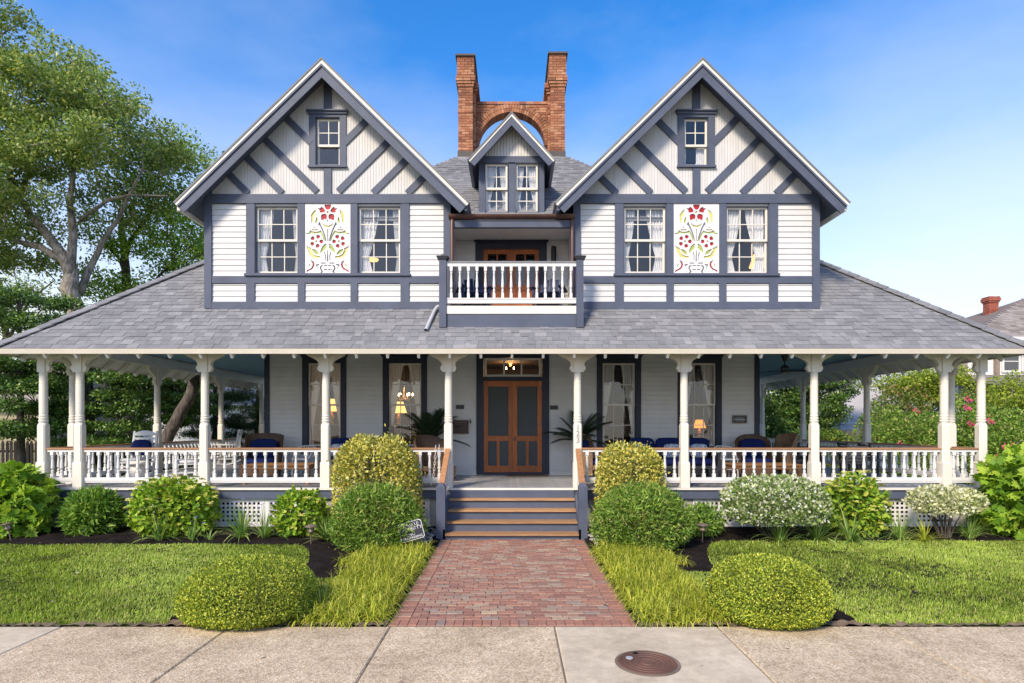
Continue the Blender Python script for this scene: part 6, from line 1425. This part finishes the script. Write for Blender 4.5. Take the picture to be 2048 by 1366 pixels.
# ---- small things in the beds
def path_light(px, d, label, tilt=0.0):
    x, y = PX(px, d), d; t = thing('garden_lamp', label, 'garden lamp', (x, y, 0.02), 0, 'low garden lamps in the bed'); wl[t] = Vector((0, 0, 0)); t.location = (x, y, 0.02); t.rotation_euler = (0, tilt, 0)
    part(MB().tube([(0, 0, -0.05), (0, 0, 0.23)], 0.011, 7), 'stake', M['bronze'], t); part(MB().lathe([(0.05, 0.225), (0.062, 0.245)], (0, 0, 0), 14), 'base_ring', M['bronze'], t)
    part(MB().lathe([(0.048, 0.246), (0.056, 0.335)], (0, 0, 0), 14), 'lamp_glass', M['frost'], t)
    mb = MB()
    for i in range(6): a = i * math.pi / 3; mb.bar((0.055 * math.cos(a), 0.055 * math.sin(a), 0.245), (0.063 * math.cos(a), 0.063 * math.sin(a), 0.337), 0.007, 0.007, (math.cos(a), math.sin(a), 0))
    part(mb, 'cage_bar', M['bronze'], t); part(MB().lathe([(0.118, 0.336), (0.115, 0.345), (0.05, 0.372), (0.012, 0.378)], (0, 0, 0), 18), 'lamp_cap', M['bronze'], t)
path_light(22, 11.25, 'bronze garden lamp leaning at the left end of the bed', R(-12)); path_light(622, 10.95, 'bronze garden lamp beside the small bright hydrangea'); path_light(1405, 11.1, 'dark garden lamp right of the right green mound')
x, y = PX(833, 10.3), 10.3; t = thing('warning_sign', 'small tilted black sign reading PRIVATE PROPERTY NO TRESPASSING half hidden by the green mound', 'sign', (x, y, 0.03)); wl[t] = Vector((0, 0, 0)); t.location = (x, y, 0.03); t.rotation_euler = (R(-8), R(-15), R(6))
zb, hw, hh = 0.37, 0.21, 0.165
def oct_(w, h, c_): return [(-w + c_, -h), (w - c_, -h), (w, -h + c_), (w, h - c_), (w - c_, h), (0.05, h), (0, h + 0.02), (-0.05, h), (-w + c_, h), (-w, h - c_), (-w, -h + c_)]
part(MB().xz([(a, b + zb) for a, b in oct_(hw, hh, 0.03)], -0.010, 0.0), 'border', M['white'], t); part(MB().xz([(a, b + zb) for a, b in oct_(hw - 0.011, hh - 0.011, 0.026)], -0.014, -0.0101), 'sign_face', paint('sign_black', (0.03, 0.03, 0.042), 0.5, 0.1, 0), t)
for body, z, sz in (('PRIVATE', 0.10, 0.085), ('PROPERTY', 0.03, 0.085), ('NO', -0.06, 0.075), ('TRESPASSING', -0.12, 0.060)): text_obj('lettering', body, sz, (0, -0.0185, zb + z), M['white'], t, 0, 0.002)
part(MB().bar((0, 0.008, -0.1), (0, 0.008, 0.12), 0.02, 0.01, (0, 1, 0)), 'stake', M['bronze'], t)
# ================================================================== TREES, NEIGHBOURS, FENCES
def in_poly(x, y, poly):
    c = False; j = len(poly) - 1
    for i in range(len(poly)):
        if (poly[i][1] > y) != (poly[j][1] > y) and x < (poly[j][0] - poly[i][0]) * (y - poly[i][1]) / (poly[j][1] - poly[i][1]) + poly[i][0]: c = not c
        j = i
    return c
def at(px, py, d): return Vector((PX(px, d), d, PZ(py, d)))
def clump_centres(poly, d, dd, n, seed, gap=()):
    """points through the crown's volume: outline from the silhouette, deepest in its middle"""
    q = random.Random(seed); xs_ = [p[0] for p in poly]; ys_ = [p[1] for p in poly]; out = []
    while len(out) < n:
        x, y = q.uniform(min(xs_), max(xs_)), q.uniform(min(ys_), max(ys_))
        if in_poly(x, y, poly) and not any((x - a) ** 2 / rx ** 2 + (y - b) ** 2 / ry ** 2 < 1 and q.random() < 0.85 for a, b, rx, ry in gap): out.append(at(x, y, d) + Vector((0, q.uniform(-dd, dd), 0)))
    return out
def tree(label, group, limbs, centres, crad, nleaf, size, mat, bark, seed, kind='rhomb', cat='tree', name='tree', flatz=0.6, up=0.0, twig=True):
    """limbs: list of (points, r0, r1); leaves in clumps carried by twigs"""
    base = limbs[0][0][0]; t = thing(name, label, cat, (base[0], base[1], 0), 0, group); mb = MB(); q = random.Random(seed); nodes = []
    for pts, r0, r1 in limbs:
        P = [Vector(p) for p in pts]; fine = []
        for a, b in zip(P[:-1], P[1:]):
            for i in range(3): fine.append(a.lerp(b, i / 3) + Vector((q.uniform(-1, 1), q.uniform(-1, 1), q.uniform(-.5, .5))) * r1 * 0.5)
        fine.append(P[-1]); m = len(fine) - 1; mb.tube(fine, [r0 + (r1 - r0) * i / m for i in range(m + 1)], 9); nodes += fine[m // 3:]
    part(mb, 'trunk', bark, t, smooth=True)
    if twig:
        mb = MB()
        ordered = sorted(centres, key=lambda c: min((v - c).length for v in nodes))
        for c in ordered:
            b = min(nodes, key=lambda v: (v - c).length + (0.5 if v.z > c.z else 0)); nodes.append(c); mid = b.lerp(c, 0.5) + Vector((q.uniform(-.2, .2), q.uniform(-.2, .2), q.uniform(-0.1, .3))); mb.tube([b, mid, c], [min(0.035, crad * 0.045), min(0.022, crad * 0.03), 0.007], 4, cap=False)
        part(mb, 'branch', bark, t, kind='stuff')
    Cn = np.array([tuple(c) for c in centres]); idx = np.repeat(np.arange(len(Cn)), nleaf); r = nr.normal(size=(len(idx), 3)); r /= np.linalg.norm(r, axis=1, keepdims=True); rad = crad * nr.random(len(idx)) ** 0.45 * np.repeat(nr.uniform(0.7, 1.25, len(Cn)), nleaf)
    P = Cn[idx] + r * rad[:, None] * np.array([1, 1, flatz]); r[:, 2] += 0.3
    V, T = leaf_arrays(P, r, size * (1 + nr.uniform(-.35, .35, len(P))), kind, up=up, wild=1.0, flat=0.6); np_obj('crown', V, T, mat, t); return t
M['tl1'] = leafm('tree_leaf', [(0, (0.04, 0.068, 0.018)), (0.55, (0.095, 0.135, 0.036)), (0.85, (0.155, 0.185, 0.065)), (1, (0.24, 0.22, 0.08))], 0.4, 0.4, 0.4, gain=3.0)
M['tl2'] = leafm('tree_leaf_fresh', [(0, (0.05, 0.10, 0.015)), (0.6, (0.11, 0.18, 0.025)), (1, (0.22, 0.26, 0.045))], 0.4, gain=2.7)
M['ever'] = leafm('evergreen_leaf', [(0, (0.018, 0.042, 0.011)), (0.6, (0.045, 0.09, 0.018)), (1, (0.12, 0.17, 0.028))], 0.25, 0.35, 0.4, gain=2.5)
M['cypress'] = leafm('cypress_leaf', [(0, (0.015, 0.035, 0.014)), (1, (0.05, 0.09, 0.03))], 0.2)
M['yellowgreen'] = leafm('yellow_green_leaf', [(0, (0.10, 0.15, 0.015)), (0.6, (0.20, 0.26, 0.03)), (1, (0.32, 0.33, 0.05))], 0.4)
M['redtip'] = leafm('red_tipped_leaf', [(0, (0.05, 0.10, 0.02)), (0.5, (0.11, 0.17, 0.03)), (0.8, (0.18, 0.15, 0.05)), (1, (0.22, 0.11, 0.06))], 0.35)
D1 = 25.0; A1 = lambda *p: [at(x, y, D1 + (p_[2] if len(p_) > 2 else 0)) for p_ in p for x, y in (p_[:2],)]
tree('tall leafy tree with pale trunk left of the house', 'trees on the left', [
    (A1((190, 905), (172, 760), (150, 615), (140, 560), (127, 512)), 0.42, 0.26), (A1((127, 512), (95, 470), (62, 432), (30, 380), (10, 300)), 0.22, 0.05), (A1((125, 520), (80, 495), (40, 484), (-10, 465), (-80, 420)), 0.16, 0.05),
    (A1((140, 555), (146, 470), (140, 400), (150, 320), (150, 200)), 0.20, 0.04), (A1((160, 590, 0.6), (175, 545, 0.6), (205, 485, 0.6), (235, 440, 0.6), (285, 340, 0)), 0.17, 0.05), (A1((160, 440), (215, 400), (260, 390), (335, 392)), 0.09, 0.03), (A1((40, 400), (60, 330), (80, 250), (90, 150)), 0.10, 0.03)],
    clump_centres([(-280, 10), (-60, 18), (0, 32), (30, 62), (64, 64), (90, 58), (112, 88), (150, 112), (175, 150), (212, 152), (240, 205), (285, 225), (330, 236), (344, 262), (320, 300), (300, 340), (268, 372), (210, 405), (160, 430), (90, 470), (20, 520), (-280, 560)], D1, 3.4, 620, 3, [(90, 545, 50, 50), (95, 430, 30, 20), (230, 420, 40, 25)]), 0.80, 185, 0.145, M['tl1'], M['palebark'], 3)
D2 = 30.0; A2 = lambda *p: [at(x, y, D2) for x, y in p]
tree('fresh green tree just left of the left gable, behind the pale trunk', 'trees on the left', [(A2((262, 900), (256, 700), (252, 560), (246, 480), (240, 420)), 0.30, 0.12), (A2((253, 560), (240, 520), (200, 470)), 0.1, 0.04), (A2((248, 500), (290, 440), (330, 380)), 0.12, 0.04), (A2((252, 620), (310, 560), (370, 500)), 0.10, 0.03)],
    clump_centres([(268, 372), (300, 330), (330, 305), (352, 318), (378, 318), (400, 306), (430, 318), (438, 360), (470, 420), (470, 620), (330, 610), (260, 640), (205, 620), (190, 560), (185, 480), (225, 440)], D2, 2.6, 230, 4, [(215, 500, 30, 40), (300, 545, 40, 20)]), 0.85, 140, 0.15, M['tl2'], M['bark'], 4)
tree('sparse tree behind the pale trunk at the far left', 'trees on the left', [([at(20, 905, 34), at(15, 700, 34), at(0, 560, 34)], 0.3, 0.1), ([at(15, 680, 34), at(60, 600, 34), at(110, 560, 34)], 0.1, 0.03)],
    clump_centres([(-220, 470), (0, 480), (80, 520), (130, 590), (120, 640), (60, 680), (-220, 690)], 34, 2.5, 80, 6, [(60, 545, 50, 35)]), 0.85, 90, 0.16, M['tl1'], M['bark'], 6)
# layered dark evergreens behind the left porch
def tiers(px, d, w, y0, y1, n, seed, lean=0.0):
    q = random.Random(seed); out = []; k = 7
    for i in range(n):
        f = (int(q.random() * k) + 0.5 + q.uniform(-0.22, 0.22)) / k; y = y0 + (y1 - y0) * f; ww = w * (0.45 + 0.55 * math.sin(math.pi * min(1, 0.25 + 0.75 * f)))
        out.append(at(px + q.uniform(-ww, ww) + lean * (1 - f), y, d) + Vector((0, q.uniform(-1.2, 1.2), 0)))
    return out
G = 'dark evergreens behind the left porch'
tree('dark layered evergreen at the far left edge', G, [([at(43, 965, 18.6), at(41, 800, 18.6), at(38, 600, 18.6)], 0.13, 0.05)], tiers(30, 18.6, 88, 575, 880, 160, 11), 0.45, 250, 0.085, M['ever'], M['bark'], 11, flatz=0.45, name='evergreen_tree')
tree('dark layered evergreen seen between the left corner posts and the next post', G, [([at(182, 930, 20), at(178, 780, 20), at(175, 690, 20)], 0.2, 0.06)], tiers(205, 20, 120, 680, 900, 210, 12), 0.45, 250, 0.085, M['ever'], M['bark'], 12, flatz=0.45, name='evergreen_tree')
tree('evergreen with thick leaning rough trunk behind the rocking chairs', G, [([at(322, 925, 19.4), at(335, 880, 19.4), at(362, 826, 19.4), at(385, 765, 19.4), at(395, 700, 19.4)], 0.22, 0.15)], tiers(345, 21.2, 75, 690, 850, 130, 13), 0.45, 230, 0.085, M['ever'], M['bark'], 13, flatz=0.45, name='evergreen_tree')
tree('wispy dark conifer left of the house wall', G, [([at(430, 905, 24), at(430, 780, 24), at(432, 690, 24)], 0.12, 0.04)], tiers(425, 24, 70, 730, 910, 130, 14), 0.40, 230, 0.10, M['cypress'], M['bark'], 14, kind='narrow', flatz=0.35, name='conifer')
tree('dark conifer tight against the left house wall', G, [([at(515, 905, 26), at(515, 780, 26), at(515, 690, 26)], 0.12, 0.04)], tiers(515, 26, 55, 760, 905, 90, 15), 0.42, 230, 0.10, M['cypress'], M['bark'], 15, kind='narrow', flatz=0.35, name='conifer')
# evergreen on the far left beyond the frame edge continues the screen
# picket fence on the left
fc = thing('picket_fence', 'dark weathered picket fence behind the left trees', 'fence', (-15, 21.5, 0)); M['fence'] = paint('weathered_fence', (0.045, 0.042, 0.038), 0.85, 0.3, 0.4, 0.1, 0, (0, 0, 0), 0.3)
pk = MB().xz([(-0.052, 0), (0.052, 0), (0.052, 1.45), (0, 1.53), (-0.052, 1.45)], -0.012, 0.012).mesh('picket', M['fence'])
x = -22.0
while x < -8.6: inst('picket', pk, fc, Matrix.Translation((x, 21.5, 0.15)) @ Matrix.Rotation(rng.uniform(-0.01, 0.01), 4, 'Y')); x += 0.15
for z in (0.45, 1.25): part(MB().box(-22, -8.6, 21.514, 21.55, z, z + 0.08), 'rail', M['fence'], fc)
for i in range(7): part(MB().box(-22 + i * 2.2 - 0.05, -22 + i * 2.2 + 0.05, 21.551, 21.65, 0, 1.55), 'post', M['fence'], fc)
M['yellowwall'] = paint('cream_wall', (0.36, 0.31, 0.21), 0.8, 0.1, 0.1); M['housewhite'] = paint('white_siding', (0.72, 0.72, 0.72), 0.7, 0.04, 0.1)
def simple_house(name, label, x0, x1, y0, y1, zw, zr, wallm, roofm, wins, axis='x', chim=None):
    t = thing(name, label, 'house', ((x0 + x1) / 2, (y0 + y1) / 2, 0)); mb = MB().box(x0, x1, y0, y1, 0, zw)
    for k_ in range(int(zw / 0.2)): mb.add([(x0, y0 - 0.001, k_ * 0.2), (x1, y0 - 0.001, k_ * 0.2), (x1, y0 - 0.001, k_ * 0.2 + 0.19), (x0, y0 - 0.001, k_ * 0.2 + 0.19), (x0, y0 - 0.025, k_ * 0.2), (x1, y0 - 0.025, k_ * 0.2)], [(4, 5, 2, 3), (0, 1, 5, 4)])
    part(mb, 'wall', wallm, t); ov = 0.45
    if axis == 'x':
        ym = (y0 + y1) / 2
        q = [(y0 - ov, zw - 0.12), (ym, zr), (y1 + ov, zw - 0.12), (y1 + ov, zw + 0.02), (ym, zr + 0.15), (y0 - ov, zw + 0.02)]; rf = part(MB().yz(q, x0 - ov, x1 + ov), 'roof', roofm, t); part(MB().yz([(y0, zw), (y1, zw), (ym, zr - 0.03)], x0 + 0.02, x1 - 0.02), 'gable_wall', wallm, t)
        part(MB().box(x0 - ov, x1 + ov, y0 - ov - 0.10, y0 - ov - 0.001, zw - 0.13, zw + 0.0), 'gutter', M['white'], t)
    else:
        xm = (x0 + x1) / 2; q = [(x0 - ov, zw - 0.12), (xm, zr), (x1 + ov, zw - 0.12), (x1 + ov, zw + 0.02), (xm, zr + 0.15), (x0 - ov, zw + 0.02)]
        rf = part(MB().xz(q, y0 - ov, y1 + ov), 'roof', roofm, t); part(MB().xz([(x0, zw), (x1, zw), (xm, zr - 0.03)], y0 + 0.02, y1 - 0.02), 'gable_wall', wallm, t)
    for a, b, c_, d_ in wins:
        w = part(MB().box(a - 0.1, a - 0.001, y0 - 0.06, y0 - 0.026, c_ - 0.1, d_ + 0.1).box(b + 0.001, b + 0.1, y0 - 0.06, y0 - 0.026, c_ - 0.1, d_ + 0.1).box(a, b, y0 - 0.06, y0 - 0.026, d_, d_ + 0.1).box(a, b, y0 - 0.06, y0 - 0.026, c_ - 0.1, c_).box((a + b) / 2 - 0.02, (a + b) / 2 + 0.02, y0 - 0.055, y0 - 0.03, c_, d_).box(a, b, y0 - 0.055, y0 - 0.03, (c_ + d_) / 2 - 0.02, (c_ + d_) / 2 + 0.02), 'window', M['white'], t)
        part(MB().box(a, b, y0 - 0.045, y0 - 0.0255, c_, d_), 'pane', M['winpane'], w)
    return t, rf
m_, nt_, p_, _o = new_mat('reflecting_pane'); p_.inputs['Base Color'].default_value = (0.06, 0.065, 0.07, 1); p_.inputs['Roughness'].default_value = 0.06; p_.inputs['Specular IOR Level'].default_value = 0.9; M['winpane'] = m_
simple_house('white_house', 'white house with pinkish roof glimpsed through the left conifers', -24, -13.5, 38, 46, 3.6, 6.0, M['housewhite'], M['wshingle'], [(-17.6, -16.6, 1.2, 2.8), (-15.8, -14.8, 1.2, 2.8)])
simple_house('cream_house', 'cream walled house glimpsed behind the picket fence', -36, -25.5, 32, 40, 3.4, 5.8, M['yellowwall'], M['wshingle'], [(-30, -29, 1.2, 2.6)])
# ---- right side
t = thing('neighbour_house', 'white house with brown shingled roof at the right edge', 'house', (32, 34, 0))
mb = MB().box(22.9, 42, 30.3, 42, 0, 6.6)
for k_ in range(32): mb.box(22.9, 42, 30.28, 30.2995, k_ * 0.2, k_ * 0.2 + 0.188)
part(mb, 'wall', M['housewhite'], t)
HP = [(22.86, 29.5, 6.66), (42, 29.5, 6.66), (42, 34, 9.54), (29.5, 34, 9.54)]
mb = MB().prism(HP, (0, 0, -0.12)); mb.prism([(29.5, 34, 9.54), (22.86, 44, 6.66), (22.86, 29.5, 6.66)], (0, 0, -0.12)); rf = part(mb, 'roof', M['wshingle'], t)
kk = math.hypot(1, 0.64); shingle_stuff('shingles', Vector((0, 29.5, 6.67)), Vector((1, 0, 0)), Vector((0, 1, 0.64)).normalized(), Vector((0, -0.64, 1)).normalized(), shingle_items(22, 0.24, lambda v_: [(22.86 + 6.64 * v_ / kk / 4.5, 42)], 0.3, 0.6), 0.24, rf, M['wshingle'])
part(MB().box(22.8, 42, 29.40, 29.499, 6.5, 6.66), 'gutter', M['white'], t)
for x0, x1 in ((25.2, 25.95), (26.2, 26.95), (29, 30)):
    w = part(MB().box(x0 - 0.1, x0, 30.2, 30.279, 4.95, 6.1).box(x1, x1 + 0.1, 30.2, 30.279, 4.95, 6.1).box(x0, x1, 30.2, 30.279, 6.0, 6.1).box(x0, x1, 30.2, 30.279, 4.95, 5.05).box(x0, x1, 30.21, 30.26, 5.5, 5.54), 'window', M['white'], t); part(MB().box(x0, x1, 30.23, 30.2785, 5.05, 6.0), 'pane', M['winpane'], w)
cx = PX(1982, 34); ch = MB(); ch.box(cx - 0.22, cx + 0.22, 33.85, 34.2, 6.2, 9.62); ck = part(ch, 'chimney', M['mortar'], t)
b = MB(); brick_ring(b, cx - 0.27, cx + 0.27, 33.79, 34.26, 7.0, 27, 0.085, 0.24); [brick_ring(b, cx - 0.27 - e, cx + 0.27 + e, 33.79 - e, 34.26 + e, 7.0 + (27 + i) * 0.085, 1, 0.085, 0.24) for i, e in enumerate((0.04, 0.08, 0.08, 0.05))]; part(b, 'brickwork', brick_m('red_chimney_brick', [(0, (0.24, 0.06, 0.04)), (1, (0.40, 0.13, 0.085))], (0.3, 0.2, 0.15), 0.2), ck, kind='stuff')
# front of its main roof, an entrance porch with its own roof and columns
pr = MB().yz([(26.6, 4.00), (31.0, 4.85), (31.0, 4.95), (26.6, 4.10)], 22.3, 41); prf = part(pr, 'entrance_roof', M['wshingle'], t)
shingle_stuff('shingles', Vector((0, 26.6, 4.11)), Vector((1, 0, 0)), Vector((0, 4.4, 0.85)).normalized(), Vector((0, -0.85, 4.4)).normalized(), shingle_items(18, 0.24, lambda v_: [(22.3, 41)], 0.3, 0.6), 0.24, prf, M['wshingle'])
part(MB().box(22.3, 41, 26.45, 26.59, 3.90, 4.08), 'gutter', M['charcoal'], t)
for x in (23.2, 26.2, 29.2): part(MB().box(x - 0.13, x + 0.13, 26.8, 27.06, 0, 3.98), 'porch_post', M['white'], t)
for x, w in ((23.0, 0.25), (24.8, 0.1)): part(MB().box(x - w, x + w, 30.1, 30.29, 4.6, 6.25), 'stone_pier', brick_m('stone', [(0, (0.25, 0.2, 0.17)), (1, (0.42, 0.36, 0.32))], (0.3, 0.25, 0.2), 0.3), t)
part(MB().box(22.6, 40.5, 29.0, 29.1, 0, 3.9), 'porch_back_wall', paint('dark_shingled_wall', (0.10, 0.075, 0.06), 0.9, 0.3, 0.3), t)
simple_house('tall_white_house', 'tall white house glimpsed between the right evergreen and the pink shrubs', PX(1690, 60), PX(1800, 60), 60, 70, 9.5, 11.5, M['housewhite'], M['wshingle'], [(PX(1697, 60), PX(1704, 60), 4.0, 6.0), (PX(1708, 60), PX(1715, 60), 4.0, 6.0), (PX(1754, 60), PX(1762, 60), 4.6, 6.6)])
t, rf = simple_house('garden_shed', 'low shed with weathered pale roof behind the right side porch', PX(1655, 33), PX(1655, 33) + 7.5, 32.5, 38, 1.95, 4.6, paint('dark_shed_wall', (0.06, 0.05, 0.045), 0.9, 0.2, 0.2), M['gshingle'], [])
shingle_stuff('shingles', Vector((0, 32.05, 1.98)), Vector((1, 0, 0)), Vector((0, 3.2, 2.65)).normalized(), Vector((0, -2.65, 3.2)).normalized(), shingle_items(16, 0.25, lambda v_: [(PX(1655, 33) - 0.4, PX(1655, 33) + 7.9)], 0.4, 0.9), 0.25, rf, M['gshingle'])
xg = PX(1700, 32); part(MB().tube([(xg, 31.9, 1.88), (xg + 0.12, 31.95, 1.6), (xg + 0.12, 32.2, 1.4), (xg + 0.12, 32.3, 0.1)], 0.06, 8), 'downspout', M['white'], t)
fc = thing('board_fence', 'weathered grey board fence in front of the low shed', 'fence', (PX(1700, 28), 28, 0))
bd_ = MB().box(-0.068, 0.068, -0.012, 0.012, 0, 1).mesh('board', paint('grey_board', (0.22, 0.21, 0.20), 0.9, 0.25, 0.4, 0.1, 0, (0, 0, 0), 0.35)); x = PX(1640, 28)
while x < PX(1800, 28): inst('board', bd_, fc, Matrix.Translation((x, 28, 0)) @ Matrix.Diagonal((1, 1, 1.98 + rng.uniform(-.02, .02), 1))); x += 0.142
for z in (0.4, 1.6): part(MB().box(PX(1640, 28), PX(1800, 28), 28.013, 28.06, z, z + 0.09), 'rail', M['fence'], fc)
G = 'evergreens behind the right porch'
tree('broad dark evergreen right behind the right house corner', G, [([at(1570, 925, 26), at(1575, 840, 26), at(1580, 760, 26)], 0.2, 0.06), ([at(1576, 800, 26), at(1640, 790, 26), at(1705, 765, 26)], 0.07, 0.03)], tiers(1588, 26, 85, 735, 905, 200, 21), 0.55, 250, 0.10, M['ever'], M['bark'], 21, flatz=0.45, name='evergreen_tree')
tree('dark evergreen with drooping branches over the low shed', G, [([at(1660, 915, 36), at(1660, 800, 36), at(1655, 700, 36)], 0.25, 0.08)], clump_centres([(1560, 690), (1740, 690), (1730, 775), (1700, 812), (1665, 830), (1650, 880), (1560, 880)], 29.5, 1.2, 95, 22, [(1690, 800, 20, 12)]), 0.55, 230, 0.11, M['ever'], M['bark'], 22, flatz=0.45, name='evergreen_tree')
def bush(label, group, px, d, hw, ytop, n, size, mat, seed, kind='rhomb', lumpy=0.14, depth=0.6):
    n = int(n * 1.9)
    h = PZ(ytop, d); return shrub(label, group, (PX(px, d), d, 0.0), (hw, hw * 0.75, h), n, size, kind, M[mat], seed, 'garden_shrub', 'shrub', depth, lumpy, 0.95, zmin=0.05, nstem=9)
G = 'shrubs in the right side garden'
bush('light green low shrub before the grey board fence', G, 1668, 25, 0.95, 864, 2200, 0.10, 'yellowgreen', 61)
bush('mid green rounded shrub left of the pink flowers', G, 1765, 20.5, 1.0, 812, 3600, 0.085, 'spirea', 62)
bush('reddish tipped shrub standing among green shrubs', G, 1800, 23.0, 1.35, 765, 4200, 0.10, 'redtip', 63)
tree('yellow-green small tree arching above the pink azaleas', G, [([at(1850, 925, 24), at(1845, 840, 24), at(1835, 770, 24)], 0.08, 0.03), ([at(1846, 840, 24), at(1880, 790, 24), at(1900, 755, 24)], 0.05, 0.02)], clump_centres([(1765, 765), (1800, 742), (1850, 745), (1905, 735), (1935, 770), (1900, 815), (1850, 800), (1790, 790)], 24, 1.0, 60, 23), 0.45, 170, 0.10, M['yellowgreen'], M['bark'], 23, name='small_tree')
M['pink'] = leafm('azalea_flower', [(0, (0.50, 0.03, 0.10)), (1, (0.75, 0.10, 0.22))], 0.3)
pm_ = MB()
for i in range(22):
    a = rng.uniform(0, 6.28); rr = math.sqrt(rng.random()) * 0.11; x, y = rr * math.cos(a), rr * math.sin(a); pm_.add([(x - .03, y, .01), (x, y - .03, .03), (x + .03, y, .01), (x, y + .03, .035)], [(0, 1, 2, 3)])
pkm = pm_.mesh('blossom', M['pink'])
def azalea(label, px, d, hw, ytop, n, seed, nf):
    t = bush(label, G, px, d, hw, ytop, n, 0.085, 'spirea', seed); c = (PX(px, d), d, 0.0); P, N = shell_pts(c, (hw, hw * .75, PZ(ytop, d)), nf, 0.03, seed, 0.14, 0.95, PZ(ytop, d) * 0.3)
    for p, nn in zip(P, N): 
        if nn[1] > 0.3: p[1] = 2 * c[1] - p[1]
        inst('blossom', pkm, t, Matrix.Translation(p) @ Matrix.Rotation(R(60), 4, 'X'))
azalea('green azalea with two bright pink blossom heads left of the right corner posts', 1845, 19.5, 1.15, 815, 4200, 64, 4)
azalea('azalea with scattered pink blossoms between the right corner posts', 1950, 18.5, 1.2, 800, 4200, 65, 5)
azalea('azalea with dull red blossoms at the right frame edge', 2030, 17.5, 1.3, 815, 4200, 66, 9)
tree('loose yellow-green shrub tree at the right edge before the neighbour porch', G, [([at(2010, 925, 20), at(2015, 850, 20), at(2025, 780, 20)], 0.07, 0.03)], clump_centres([(1935, 800), (1960, 760), (2010, 775), (2040, 740), (2120, 735), (2130, 870), (1980, 880)], 20.5, 1.0, 70, 25), 0.42, 170, 0.09, M['yellowgreen'], M['bark'], 25, name='small_tree')
bush('tall dark hedge shrub behind the reddish tipped shrub', G, 1815, 27.5, 2.0, 775, 5200, 0.11, 'cypress', 68)
bush('tall dark hedge shrub in front of the neighbour porch', G, 1960, 25.5, 2.2, 782, 5600, 0.11, 'cypress', 69)
bush('dark green shrub low behind the right side rail', G, 1900, 22, 1.2, 830, 3000, 0.09, 'ever', 67)
# far treeline closing the horizon
n = 30000; xx = np.concatenate([nr.uniform(-150, -28, n // 2), nr.uniform(26, 150, n // 2)]); hh = 5.5 + 1.5 * np.sin(xx * 0.21) + 1.0 * np.sin(xx * 0.57 + 1); P = np.stack([xx, nr.uniform(95, 105, n), hh * nr.random(n) ** 0.6], 1); rr = nr.normal(size=(n, 3)); rr /= np.linalg.norm(rr, axis=1, keepdims=True)
V, T = leaf_arrays(P, rr, nr.uniform(0.6, 1.2, n), 'rhomb'); np_obj('distant_woodland', V, T, M['ever'], None, kind='stuff', label='distant band of trees on the horizon')
